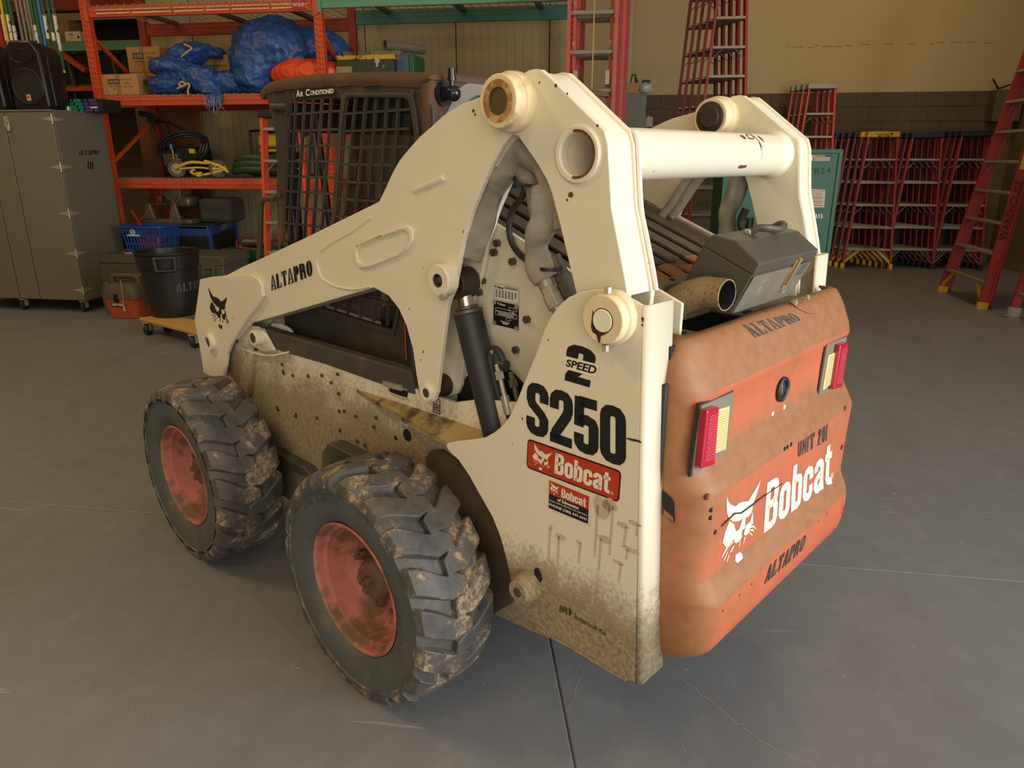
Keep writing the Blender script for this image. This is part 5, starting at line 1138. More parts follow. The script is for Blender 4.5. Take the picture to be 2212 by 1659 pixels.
for z_, x0, x1 in ((4.02, 2.3, 3.9), (3.97, 2.2, 3.0), (3.05, 2.6, 5.0), (3.03, 2.2, 3.0)):
    rnd = random.Random(int(z_*100)); x = x0
    while x < x1:
        l_ = rnd.uniform(.03, .15); zz = z_+rnd.uniform(-.012, .012); b.faces.new([b.verts.new((a_, YB-0.0015, c_)) for a_, c_ in ((x, zz), (x+l_, zz-.003), (x+l_, zz+.004), (x, zz+.006))]); x += l_+rnd.uniform(.02, .2)
o = obj('wall_scuffs', b, mat('wall_scuff', srgb(112, 90, 58), 0.8, var=0.2), wb, smooth=0); o['kind'] = 'stuff'
# dado of concrete blocks, each laid with a recessed joint
b = NB(); box(b, XL, XR+.1, YB+0.012, YB+0.2, 0, 2.42); db = struct('wall_back_dado', b, mat('block_mortar', srgb(112, 98, 78), 0.9, var=0.1))
BLK = mat('painted_block', srgb(98, 84, 66), 0.85, var=0.12, scale=2.5, bump=0.35, bscale=120)
b = NB(); box(b, 0, 0.393, 0, 0.05, 0, 0.193); blk0 = obj('block', b, BLK, db, smooth=0, bev=0.003, seg=1); blk0.location = (0.0, YB-0.0, 2.42-0.2+0.0035)
first = True
for row in range(9):
    for k in range(-2, 14):
        x = k*0.4+(0.2 if row % 2 else 0.0)+0.07; z_ = 2.42-0.2*(row+1)+0.0035
        if x > XR-0.38 or x < -0.5: continue
        o = blk0 if first else dup(blk0); first = False; o.location = (x, YB-0.0005+random.uniform(0, .002), z_)
b = NB(); box(b, XR, XR+0.2, YF, -2.6, 0, CH); box(b, XR, XR+0.2, 3.8, YB+.2, 0, CH); box(b, XR, XR+0.2, -2.6, 3.8, 4.2, CH); wr = struct('wall_right', b, mat('shaded_wall_right', srgb(120, 104, 78), 0.8, var=0.06))  # this wall's shade is put into its colour, darker than the others
b = NB(); box(b, XL-0.2, XL, YF, YB, 0, CH); struct('wall_left', b, WALLP)
b = NB(); box(b, XL, XR, YF-0.2, YF, 0, CH); struct('wall_front', b, WALLP)
b = NB(); box(b, XL, XR, YF, YB, CH, CH+0.2); struct('ceiling', b, mat('ceiling_white', srgb(200, 186, 152), 0.85, var=0.05))
# ribbed partition behind the rack, in 1.1 m panels
PAN = mat('ribbed_wall_panel', srgb(158, 140, 102), 0.7, var=0.05, scale=2, stretch=(12, 1, 0.3))
b = NB(); box(b, -5.95, -0.70, 9.02, 9.10, 0, 3.6); pw = struct('wall_partition', b, DARK)
seams = [-5.93, -5.36, -4.25, -3.145, -2.04, -0.94, -0.71]
for x0, x1 in zip(seams, seams[1:]):
    b = NB(); n = max(2, int((x1-x0)/0.1)); pts = []
    for i in range(n):
        xa = x0+0.006+(x1-x0-0.012)*i/n; xb = x0+0.006+(x1-x0-0.012)*(i+1)/n; d = xb-xa
        pts += [(xa, 9.0), (xa+d*.72, 9.0), (xa+d*.78, 9.004), (xa+d*.94, 9.004)]
    pts.append((x1-0.006, 9.0))
    prism(b, pts+[(x1-0.006, 9.018), (x0+0.006, 9.018)], 'z', 0, 3.6); obj('wall_panel', b, PAN, pw, smooth=0)
b = NB(); prism(b, [(-0.055, 11.70), (0.0, 11.70), (0.0, 11.76), (-0.055, 11.76)], 'z', 2.5, 5.9); cd = obj('wall_conduit', b, mat('white_conduit', srgb(196, 186, 160), 0.6, var=0.08), wb, smooth=0, bev=0.01)
eb = empty('junction_box', (5.2, 11.62, 2.42), 0, 'grey junction box with a loose black wire high in the wall corner', 'electrical box')
b = NB(); prism(b, [(-0.16, -0.42), (0.2, -0.42), (0.2, 0.0), (-0.16, 0.0)], 'y', 0.0, 0.2); obj('box_body', b, mat('grey_box_paint', srgb(96, 86, 68), 0.7), eb, bev=0.008)
b = NB(); tube(b, [(-0.1, 0.1, 0.0), (-0.22, 0.05, 0.14), (-0.14, 0.02, 0.02), (0.0, 0.03, 0.06), (0.1, 0.05, 0.05), (0.18, 0.05, 0.0)], 0.012, 8, 5); obj('loose_wire', b, RUBHOSE, eb)

# ================================================================= pallet racking
RO = mat('orange_rack_paint', srgb(206, 74, 26), 0.5, var=0.1, scale=4, dirt=srgb(150, 62, 30), damt=(0.62, 0.8), dscale=8)
RD = mat('dark_red_rack_paint', srgb(138, 44, 26), 0.55, var=0.12, scale=4)
RT = mat('green_rack_paint', srgb(92, 146, 116), 0.5, var=0.08, scale=4)
RTB = mat('blue_green_rack_paint', srgb(52, 104, 92), 0.5, var=0.08)
WIRE = mat('galvanised_wire', srgb(176, 166, 140), 0.4, 0.6, var=0.1)
SCUFFW = mat('scraped_paint', srgb(214, 168, 122), 0.6, var=0.15, scale=30)
Y0, Y1 = 7.5, 8.5
def rack_frame(x, h, label):
    f = empty('rack_upright', (x, Y0, 0), 0, label, 'rack upright')
    for y in (0.0, Y1-Y0-0.06):
        b = NB()     # channel post with perforated face
        prism(b, [(-0.042, y), (0.042, y), (0.042, y+0.07), (0.034, y+0.07), (0.034, y+0.008), (-0.034, y+0.008), (-0.034, y+0.07), (-0.042, y+0.07)], 'z', 0.0, h)
        p = obj('post', b, RO if y == 0 else RD, f, smooth=0)
        if y == 0:
            b = NB(); k = 0; z_ = 1.0
            while z_ < h-0.05:
                for dx_ in (-0.024, -0.006, 0.020):
                    o_ = 0.012 if dx_ == -0.024 else 0
                    b.faces.new([b.verts.new((dx_+u, -0.0008, z_+v+o_)) for u, v in ((-.0035, -.009), (.0035, -.009), (.0035, .009), (-.0035, .009))])
                b.faces.new([b.verts.new((0.0428, 0.03+u, z_+v)) for u, v in ((-.005, -.006), (.005, -.006), (.005, .006), (-.005, .006))])
                b.faces.new([b.verts.new((-0.0428, 0.03+u, z_+v)) for u, v in ((-.005, -.006), (.005, -.006), (.005, .006), (-.005, .006))])
                z_ += 0.0508
            o = obj('post_slots', b, DARK, p, smooth=0, norm=False); o['kind'] = 'stuff'
        b = NB(); box(b, -0.07, 0.07, y-0.02, y+0.09, 0, 0.008); obj('foot_plate', b, RO, f)
    for z0, z1, a0, a1 in ((2.75, 2.22, 0.05, 0.93), (1.45, 1.95, 0.05, 0.93), (0.6, 1.1, 0.05, 0.93), (3.3, 3.3, 0.05, 0.93), (2.2, 2.2, 0.05, 0.93), (0.25, 0.25, .05, .93)):
        b = NB(); d = Vector((0, a1-a0, z1-z0)); cyl(b, (0, a0, z0), (0, a1, z1), 0.022, seg=4); obj('brace', b, RO, f, smooth=0)
    return f
XA, XB, XC = -5.65, -3.10, -0.55
rack_frame(XA, 3.7, 'orange perforated pallet rack upright behind the grey cabinet, left end of the tarp bay')
rack_frame(XB, 3.7, 'orange pallet rack upright between the tarp bay and the yellow green chest bay')
rack_frame(XC, 3.7, 'orange pallet rack upright behind the tall extension ladders')
def beam(x0, x1, z, m, label, name='rack_beam', y=Y0, h=0.10, wear=False, md=None):
    e = empty(name, ((x0+x1)/2, y, z), 0, label, 'rack beam'); L = (x1-x0)/2-0.045
    s_ = -1 if y < 8 else 1
    b = NB(); prism(b, [(-0.006*s_, -h), (0.045*s_*-1, -h), (0.045*s_*-1, 0), (0.020*s_*-1, 0), (0.020*s_*-1, -0.03), (-0.006*s_, -0.03)], 'x', -L, L); obj('beam_tube', b, m, e, smooth=0, bev=0.004)
    for q in (-1, 1):
        b = NB(); box(b, q*L, q*(L+0.045), -0.012, 0.03, -h-0.04, 0.02); obj('end_plate', b, m, e, bev=0.003)
    if wear:
        b = NB(); rnd = random.Random(3); x = -L+0.1
        while x < L-0.15:
            l_ = rnd.uniform(.15, .5); x2 = min(L-.05, x+l_); 
            for zz in (-.045, -.075): b.faces.new([b.verts.new((a_, -0.0125*s_*-1*-1-0.0, c_)) for a_, c_ in ((x, zz+rnd.uniform(-.004, .004)), (x2, zz+rnd.uniform(-.004, .004)), (x2, zz+.016), (x, zz+.018))])
            x = x2+rnd.uniform(0, .03)
        for v in b.verts: v.co.y = -0.0075 if False else 0.0052*-1-0.0015
        o = obj('scrape_marks', b, SCUFFW, e, smooth=0, norm=False); o['kind'] = 'stuff'
    return e
beam(XA, XB, 2.15, RO, 'orange rack beam at the front under the cardboard boxes and blue tarps')
beam(XA, XB, 1.295, RO, 'orange rack beam at the front under the yellow cart and green hose')
tb_ = beam(XA, XB, 3.01, RO, 'scraped orange rack beam at the top of the tarp bay', wear=True)
b = NB(); box(b, 1.02, 1.16, -0.0085, -0.0055, -0.085, 0.01); obj('location_label', b, mat('red_label', srgb(178, 40, 40), 0.5, var=0.05), tb_, smooth=0)
b = NB(); text_bm(b, 'W13-D', [(1.03, -0.009, -0.06), (1.15, -0.009, -0.06), (1.15, -0.009, -0.03), (1.03, -0.009, -0.03)], 0.02, 0); flat('location_code', b, WHITEP, tb_)
beam(XB, XC, 3.06, RT, 'pale green rack beam at the front across the top of the right bay', h=0.13)
beam(XA, XB, 2.15, RD, 'dark red rack beam behind the blue tarps at the back of the bay', y=Y1)
beam(XA, XB, 1.295, RD, 'dark red rack beam at the back of the bay behind the pressure washer', y=Y1)
beam(XA, XB, 3.00, RD, 'dark red rack beam high at the back of the tarp bay', y=Y1, h=0.13)
beam(XB, XC, 3.07, RTB, 'blue green rack beam at the back across the top of the right bay', y=Y1, h=0.14)
beam(XB, XC, 2.15, RO, 'orange rack beam at the front under the yellow and green chest')
def wire_deck(x0, x1, z, label, cell=0.1):
    e = empty('wire_deck', ((x0+x1)/2, (Y0+Y1)/2, z), 0, label, 'shelf deck'); hx, hy = (x1-x0)/2-0.07, 0.47
    b = NB(); n = int(2*hx/cell)
    for i in range(n+1):
        x = -hx+2*hx*i/n; box(b, x-.003, x+.003, -hy-.035, hy, 0.0, 0.006); box(b, x-.003, x+.003, -hy-.041, -hy-.035, -0.052, 0.006)
    for k in range(10):
        y = -hy+2*hy*k/9; box(b, -hx, hx, y-.003, y+.003, -0.006, 0.0)
    box(b, -hx, hx, -hy-.041, -hy-.035, -0.055, -0.049)
    o = obj('wire_mesh', b, WIRE, e, smooth=0); o['kind'] = 'stuff'
    for k in range(3):
        x = -hx*0.7+hx*0.7*k; b = NB(); box(b, x-.03, x+.03, -hy, hy, -0.045, -0.008); obj('support_channel', b, STEEL, e)
    return e
wire_deck(XA, XB, 2.156, 'galvanised wire deck carrying the cardboard boxes and blue tarps')
wire_deck(XA, XB, 1.301, 'galvanised wire deck carrying the pressure washer and yellow cart')
wire_deck(XA, XB, 3.02, 'galvanised wire deck overhead in the tarp bay')
wire_deck(XB, XC, 3.07, 'galvanised wire deck overhead in the green beam bay')
wire_deck(XB, XC, 2.156, 'galvanised wire deck carrying the yellow and green chest')
pl_ = NB(); box(pl_, -0.42, 0.42, 0, 0.02, -0.0, 1.0); ply = obj('plywood_sheet', pl_, mat('dark_plywood', srgb(112, 66, 34), 0.7, var=0.3, scale=5, stretch=(1, 1, 6)), smooth=0); ply.location = (-5.55, 8.56, 1.12); setp(ply, 'brown plywood sheet standing at the back of the rack behind the pressure washer', 'plywood')
b = NB(); box(b, -0.42, 0.42, 0, 0.02, 0, 1.0); ply2 = obj('plywood_sheet', b, bpy.data.materials['dark_plywood'], smooth=0); ply2.location = (-5.52, 8.56, 0.12); setp(ply2, 'brown plywood sheet at the back of the lowest rack level behind the threading machine', 'plywood')

# second row of racking seen through the first
RY = 10.3
YSB = mat('yellow_shelf_board', srgb(150, 116, 62), 0.7)
fr = empty('pallet_rack', (-7.4, RY, 0), 0, 'far row of pallet racking with a green beam, seen behind the hanging poles', 'pallet rack')
for x in (-2.2, 2.2):
    for y in (0.0, 0.9): b = NB(); box(b, x-.04, x+.04, y-.03, y+.03, 0, 3.7); obj('post', b, RD, fr)
b = NB(); box(b, -2.2, 2.2, -0.02, 0.04, 2.99, 3.10); obj('green_beam', b, RT, fr, bev=.006)
b = NB(); box(b, -2.2, 2.2, -0.02, 0.04, 3.52, 3.66); obj('red_beam', b, RD, fr, bev=.006)
for z_ in (2.22, 3.10, 3.66): b = NB(); box(b, -2.2, 2.2, 0.0 if z_ > 2 else -.1, 0.9, z_, z_+.02); obj('shelf_board', b, YSB, fr)
bq_ = [(-8.585,3.231),(-7.827,2.719),(-8.488,2.478),(-7.799,2.482)]; b = NB(); cyl(b, (bq_[0][0]+7.4, -.06, bq_[0][1]), (bq_[1][0]+7.4, -.06, bq_[1][1]), 0.045, seg=4); obj('brace', b, RO, fr, smooth=0)
b = NB(); box(b, bq_[2][0]+7.4-.3, bq_[3][0]+7.4+.8, -.09, -.03, bq_[2][1]-.03, bq_[2][1]+.03); obj('brace', b, RO, fr)
b = NB(); box(b, -1.75, -1.66, -.09, 0.0, 0.0, 3.9); obj('post', b, RO, fr)
BBL = mat('black_bundle_cloth', srgb(20, 18, 16), 0.8, var=0.3); STRAP = mat('tan_strap', srgb(92, 78, 56), 0.8, var=0.2)
for k in range(9):
    x = -9.0+k*0.36; e = empty('black_bundle', (x, 10.36, 2.2405), 0, 'black wrapped bundle with tan strap, '+['first', 'second', 'third', 'fourth', 'fifth', 'sixth', 'seventh', 'eighth', 'ninth'][k]+' from the left on the far rack', 'bundle', 'black bundles on the far rack')
    b = NB(); prism(b, [(-0.15, 0), (0.15, 0), (0.17, 0.36), (0.15, 0.74), (-0.15, 0.74), (-0.17, 0.36)], 'y', 0, 0.4); obj('bundle_cloth', b, BBL, e, bev=0.04)
    b = NB(); prism(b, [(0.10, 0.0), (0.145, 0.0), (0.135, 0.28), (0.11, 0.28)], 'y', -0.012, 0); prism(b, [(0.105, 0.30), (0.15, 0.30), (0.10, 0.73), (0.075, 0.73)], 'y', -0.012, 0); prism(b, [(-0.16, 0.28), (0.16, 0.28), (0.16, 0.305), (-0.16, 0.305)], 'y', -0.014, 0)
    obj('strap', b, STRAP, e, smooth=0)
CARD = mat('cardboard', srgb(176, 132, 76), 0.8, var=0.08, scale=3)
CARDD = mat('cardboard_flap', srgb(150, 108, 60), 0.8, var=0.08)
wq = [(-8.119,3.236),(-7.876,3.230),(-7.879,3.103),(-8.124,3.108)]
e = empty('carton', ((wq[0][0]+wq[1][0])/2, 10.3, 3.1205), 0, 'white carton with black print on the green beam of the far rack', 'carton')
w2, h2 = (wq[1][0]-wq[0][0])/2, wq[0][1]-wq[2][1]
b = NB(); box(b, -w2, w2, 0, 0.35, 0, h2); cbx = obj('carton_body', b, mat('white_carton', srgb(214, 196, 160), 0.7, var=0.05), e, bev=0.004)
b = NB(); box(b, -w2*0.5, w2*0.1, -0.002, 0, h2*.70, h2*.75); box(b, -w2*0.5, w2*0.1, -0.002, 0, h2*.60, h2*.65); box(b, -w2*0.4, w2*0.1, -0.002, 0, h2*.33, h2*.37); cyl(b, (w2*.75, -0.002, h2*.42), (w2*.75, 0, h2*.42), w2*.16); o = obj('carton_print', b, BLACKI, cbx, smooth=0); o['kind'] = 'stuff'
e = empty('carton', (-8.42, 10.45, 3.1205), 0, 'plain brown carton beside the white carton on the far rack', 'carton')
b = NB(); box(b, -0.26, 0.26, 0, 0.3, 0, 0.32); obj('carton_body', b, CARDD, e, bev=0.006)

# hanging poles
PG = mat('green_pole_paint', srgb(28, 92, 56), 0.45, var=0.15, scale=20); PY_ = mat('yellow_pole_paint', srgb(206, 170, 44), 0.5, var=0.1); PB = mat('blue_pole_paint', srgb(58, 116, 172), 0.45, var=0.1); PGR = mat('grey_pipe', srgb(134, 122, 104), 0.45, 0.3, var=0.2)
WTAPE = mat('scuffed_white_tape', srgb(214, 208, 186), 0.6, var=0.05, dirt=srgb(34, 66, 48), damt=(0.55, 0.57), dscale=22)
hold = empty('pole_hanger', (-6.5, 7.38, 3.25), 0, 'orange hanger rail carrying the row of vertical poles left of the tarp bay', 'hanger')
b = NB(); box(b, -1.0, 0.83, -0.015, 0.015, 0, 0.06); obj('rail', b, RO, hold)
def pole(x0, x1, y, mm, zb, tape, label, r=0.0155):
    a = WY_(x0, y); 
    e = empty('hanging_pole', (a, y, zb), 0, label, 'pole'); b = NB(); cyl(b, (0, 0, 0), (0, 0, 3.62-zb), r, seg=12); obj('shaft', b, mm, e)
    if tape:
        b = NB(); lathe(b, [(r+.0012, tape[0]-zb), (r+.0012, tape[1]-zb)], (0, 0, 0), 'z', 12); obj('tape_band', b, WTAPE, e)
    b = NB(); lathe(b, [(r*1.05, -0.004), (r*1.05, 0.02), (r*.8, 0.02)], (0, 0, 0), 'z', 12); obj('end_ring', b, ZINC, e)
WY_ = lambda x, y: x
pts0 = [(-6.483,2.943),(-6.471,2.812),(-6.423,2.811),(-6.374,2.810),(-6.293,2.808),(-6.245,2.807),(-6.196,2.806),(-6.159,2.805),(-6.127,2.804),(-6.084,2.803),(-6.041,2.802),(-5.999,2.801),(-5.935,2.800),(-5.882,2.798)]; zlo = [(-6.022,2.373)][0][1]; zt = [(-6.173,2.978),(-6.183,2.935),(-6.208,2.828),(-6.242,2.675),(-6.265,2.578),(-6.237,2.697),(-6.212,2.806)]
spec = [(PG, 1.95, (zt[3][1], zt[1][1]), 'green and white scuffed pole at the far left of the hanging row'), (PY_, 1.95, None, 'yellow pole in the hanging row behind the speaker'), (PG, 1.95, (zt[3][1], zt[1][1]), 'green pole with peeling white tape next to the yellow pole'),
        (PG, 1.95, (zt[3][1], zt[2][1]), 'green pole with a low white tape band left of the grey pipes'), (PGR, 1.95, None, 'first grey pipe from the left in the hanging row'), (PGR, 1.95, None, 'second grey pipe from the left in the hanging row'),
        (PGR, 1.95, None, 'third grey pipe from the left in the hanging row'), (PGR, 1.95, None, 'fourth grey pipe from the left in the hanging row'), (PG, 1.95, (zt[4][1], zt[2][1]), 'green pole with long white tape between grey pipes and the blue pole'), (PG, 1.95, None, 'plain dark green pole just left of the blue pole'),
        (PB, 1.95, None, 'blue pole in the hanging row'), (PG, zlo, (zt[5][1], zt[1][1]), 'green pole with scribbled white tape, first of three ending above the speaker'), (PG, zlo, (zt[3][1], zt[5][1]+.06), 'green pole with a short white band, middle of three ending above the speaker'),
        (PG, zlo, (zt[4][1], zt[1][1]), 'green pole with long white sleeve, last of three before the rack upright')]
for p, (mm, zb, tp, lab) in zip(pts0, spec): pole(p[0], 0, 7.36, mm, zb, tp, lab)

# ================================================================= tall grey cabinet, speaker, small box
CAB_M = mat('olive_grey_cabinet_paint', srgb(112, 106, 90), 0.5, var=0.05, scale=2, dirt=srgb(90, 80, 62), damt=(0.7, 0.85))
CX0, CX1, CY0, CY1, CZ0, CZ1 = -6.90, -5.41, 6.50, 7.22, 0.12, 1.945
kb = empty('steel_cabinet', (-6.15, 6.86, 0), 0, 'tall grey steel cabinet on casters with hasp and butterfly hinges', 'cabinet')
OC = Vector((6.15, -6.86, 0))
def kobj(name, bm, m, parent=None, **k):
    for v in bm.verts: v.co += OC
    return obj(name, bm, m, parent or kb, **k)
b = NB(); box(b, CX0, CX1, CY0+0.03, CY1, CZ0, CZ1); kobj('cabinet_body', b, CAB_M, bev=0.006)
b = NB(); box(b, CX0, -6.16, CY0, CY0+0.028, CZ0+.01, CZ1-.01); kobj('door', b, CAB_M, bev=0.004)
b = NB(); box(b, -6.15, -5.925, CY0, CY0+0.028, CZ0+.01, CZ1-.01); kobj('door_stile', b, CAB_M, bev=0.004)
b = NB(); box(b, -5.915, CX1, CY0, CY0+0.028, CZ0+.01, CZ1-.01); dr = kobj('door', b, CAB_M, bev=0.004)
b = NB(); box(b, CX0-.01, CX1+.004, CY0-.006, CY1+.006, CZ1-.004, CZ1+.012); kobj('top_cap', b, CAB_M, bev=0.003)
for p in [(6.517,1.872),(6.536,1.434),(6.536,0.995),(6.532,0.604)] + [(6.50, 0.235)]:
    zz = p[1]; b = NB(); hy = CY0-0.004
    prism(b, [(CX1-.13, zz), (CX1-.06, zz+.012), (CX1-.006, zz+.024), (CX1-.006, zz-.024), (CX1-.06, zz-.012)], 'y', hy, hy+.006)
    prism(b, [(CY0+.13+.03, zz), (CY0+.06+.03, zz+.012), (CY0, zz+.024), (CY0, zz-.024), (CY0+.06+.03, zz-.012)], 'x', CX1, CX1+.005)
    hg = kobj('hinge', b, ZINC, smooth=0)
    b = NB(); cyl(b, (CX1+.003, CY0-.004, zz-.045), (CX1+.003, CY0-.004, zz+.045), 0.008, seg=10); kobj('hinge_pin', b, ZINC, hg)
z_ = [(-5.898,1.841)][0]
b = NB(); box(b, z_[0]-.02, z_[0]+.02, CY0-.012, CY0, z_[1]-.05, z_[1]+.06); cyl(b, (z_[0]+.02, CY0-.02, z_[1]-.07), (z_[0]+.03, CY0-.02, z_[1]-.03), .018, seg=14); tube(b, [(z_[0]+.01, CY0-.02, z_[1]-.04), (z_[0]+.0, CY0-.02, z_[1]+.0), (z_[0]+.03, CY0-.02, z_[1]+.01), (z_[0]+.035, CY0-.02, z_[1]-.03)], .005, 8, 4); kobj('hasp_padlock', b, ZINC)
NAVY = mat('navy_stencil', srgb(22, 30, 52), 0.5, var=0.1)
sx_ = [(6.769,1.545),(7.065,1.555),(7.075,1.596),(6.782,1.594)]; qd = [(CX1+.0015+6.15, p[0]-6.86, p[1]) for p in sx_]; stencil('stencilled_name', 'ALTAPRO', qd, NAVY, kb)
sx_ = [(6.859,1.411),(6.945,1.405),(6.959,1.487),(6.879,1.487)]; qd = [(CX1+.0015+6.15, p[0]-6.86, p[1]) for p in sx_]; stencil('stencilled_number', '01', qd, NAVY, kb)
def caster(parent, x, y, r=0.055, off=(0, 0, 0), top=0.12):
    b = NB(); cyl(b, (x-.018, y, r), (x+.018, y, r), r, seg=20); w_ = obj('caster_wheel', b, RUBHOSE, parent, bev=0.006)
    for v in w_.data.vertices: v.co += Vector(off)
    b = NB(); box(b, x-.03, x+.03, y-.035, y+.035, top-.012, top); box(b, x-.03, x-.022, y-.02, y+.02, r-.01, top); box(b, x+.022, x+.03, y-.02, y+.02, r-.01, top); f_ = obj('caster_fork', b, ZINC, w_)
    for v in f_.data.vertices: v.co += Vector(off)
for x, y in ((CX0+.1, CY0+.06), (-6.17, CY0+.06), (CX1-.06, CY0+.06), (CX1-.06, CY1-.08), (CX0+.1, CY1-.08)): caster(kb, x, y, 0.055, OC)

def speaker(cx, cy, label, wd=0.40):
    s = empty('loudspeaker', (cx, cy, CZ1+.012), 0, label, 'speaker'); PL = mat('black_speaker_plastic', srgb(24, 22, 21), 0.4, var=0.1) if 'black_speaker_plastic' not in bpy.data.materials else bpy.data.materials['black_speaker_plastic']
    GR = bpy.data.materials.get('speaker_grille') or mat('speaker_grille', srgb(30, 27, 24), 0.7, var=0.2, scale=200)
    H_ = 0.62; hw = wd/2; b = NB(); out = [(-hw, 0.03), (-hw+.03, 0), (hw-.03, 0), (hw, .03), (hw-.02, H_-.10), (hw-.09, H_), (-hw+.07, H_), (-hw+.02, H_-.08)]
    prism(b, out, 'y', 0, 0.10); A = [v for v in b.verts]
    obj('front_baffle', b, PL, s, bev=0.025, smooth=60)
    b = NB(); o2 = [(x*0.93+0.01, z*0.97+.01) for x, z in out]; o3 = [(x*.6+.03, z*.9+.02) for x, z in out]
    a_ = [b.verts.new((x, .10, z)) for x, z in o2]; c_ = [b.verts.new((x, .34, z)) for x, z in o3]; b.faces.new(a_); b.faces.new(c_[::-1])
    for i in range(8): b.faces.new([a_[i], c_[i], c_[(i+1) % 8], a_[(i+1) % 8]])
    obj('rear_shell', b, PL, s, bev=0.02, smooth=60)
    b = NB(); lathe(b, [(0.0, 0.0), (0.145, 0.0), (0.155, -0.012), (0.166, -0.002), (0.168, 0.006)], (0.0, -0.004, 0.21), 'y', 36); obj('woofer_grille', b, GR, s, smooth=50)
    b = NB(); lathe(b, [(0.10, -0.006), (0.094, -0.008), (0.06, 0.03), (0.02, 0.05), (0.0, 0.05)], (0, 0, 0), 'y', 28)
    for v in b.verts: v.co.x *= 1.25; v.co.z *= 0.62; v.co += Vector((-.01, -0.002, .48))
    obj('horn', b, mat('horn_throat', srgb(38, 33, 27), 0.3, var=0.1) if 'horn_throat' not in bpy.data.materials else bpy.data.materials['horn_throat'], s, smooth=60)
    b = NB(); box(b, -.02, .02, -.020, -.010, .085, .14); lg = obj('logo_badge', b, mat('peach_badge', srgb(226, 160, 120), 0.5) if 'peach_badge' not in bpy.data.materials else bpy.data.materials['peach_badge'], s, bev=.002)
    b = NB(); lathe(b, [(0, -.0215), (.012, -.0215)], (0, 0, .118), 'y', 14); obj('badge_disc', b, REDDECAL, lg, norm=False)
sp0 = [(-5.903,2.486),(-5.500,1.969)]
speaker((sp0[0][0]+sp0[1][0])/2-0.0, 6.62, 'black plastic loudspeaker with peach badge on top of the grey cabinet', (sp0[1][0]-sp0[0][0])*0.96)
speaker((sp0[0][0]+sp0[1][0])/2-0.47, 6.60, 'black loudspeaker at the picture edge beside the badged speaker', 0.40)
q = [(-5.584,2.081),(-5.206,2.077),(-5.205,1.973),(-5.570,1.976)]; e = empty('patterned_box', (q[3][0], 6.95, CZ1+.012), 0, 'box printed with green and purple zigzags on top of the grey cabinet', 'box')
wq, hq = q[2][0]-q[3][0], q[0][1]-(CZ1+.012)
b = NB(); box(b, 0, wq, 0, .3, 0, hq); cbx = obj('box_body', b, mat('black_box_card', srgb(24, 24, 26), 0.5, var=0), e, bev=.003)
TEAL = mat('teal_print', srgb(22, 132, 104), 0.5, var=0); PURP = mat('purple_print', srgb(76, 62, 118), 0.5, var=0)
for nm, mm, r0 in (('teal_zigzag', TEAL, (0.03, .44)), ('purple_zigzag', PURP, (.46, .9))):
    b = NB()
    for j in range(4):
        for i in range(7):
            u0 = r0[0]+(r0[1]-r0[0])*(i+(j % 2)*.4)/7.4; u1 = u0+(r0[1]-r0[0])*.115; v0 = j*.25+.02; sh = .03
            if (i+j) % 5 == 4: continue
            b.faces.new([b.verts.new((wq*u, -.001, hq*v)) for u, v in ((u0, v0), (u1, v0), (u1+sh, v0+.22), (u0+sh, v0+.22))])
    o = obj(nm, b, mm, cbx, smooth=0, norm=False); o['kind'] = 'stuff'
b = NB(); box(b, wq*.66, wq*.86, -.002, -.001, hq*.28, hq*.40); obj('box_word', b, mat('pink_print', srgb(228, 190, 200), 0.5, var=0), cbx)
q = [(-5.661,2.035),(-5.541,2.042),(-5.555,1.973),(-5.674,1.974)]; b = NB(); box(b, 0, q[1][0]-q[0][0], 0, .05, 0, .06); o = obj('clear_sleeve', b, mat('shiny_film', srgb(226, 206, 150), 0.15, 0.6, var=0.2, scale=40), bev=.01); o.location = (q[0][0], 6.9, CZ1+.012); setp(o, 'shiny clear plastic sleeve lying between the speaker and the patterned box', 'plastic sleeve')

e = empty('dark_backdrop', (-7.4, 10.9, 3.1205), 0, 'dark sheets added for the shade behind the cartons on the far rack shelf', 'backdrop')  # dark panels added to darken the view past the cartons
b = NB(); box(b, -2.4, 2.4, 0, .04, 0, .38); obj('sheet', b, DARK, e); b = NB(); box(b, -2.3, 2.3, .05, .09, 0, .36); obj('sheet', b, DARK, e)
for k in range(8):
    e = empty('steel_conduit', (-7.4, 10.35+.09*k, 3.681), 0, 'dull steel conduit lying on the top of the far rack, '+['first', 'second', 'third', 'fourth', 'fifth', 'sixth', 'seventh', 'eighth'][k]+' from the front', 'conduit', 'conduits on the far rack')
    b = NB(); cyl(b, (-2.5, 0, .042), (2.5, 0, .042), .042, seg=10); obj('conduit_tube', b, STEEL, e)
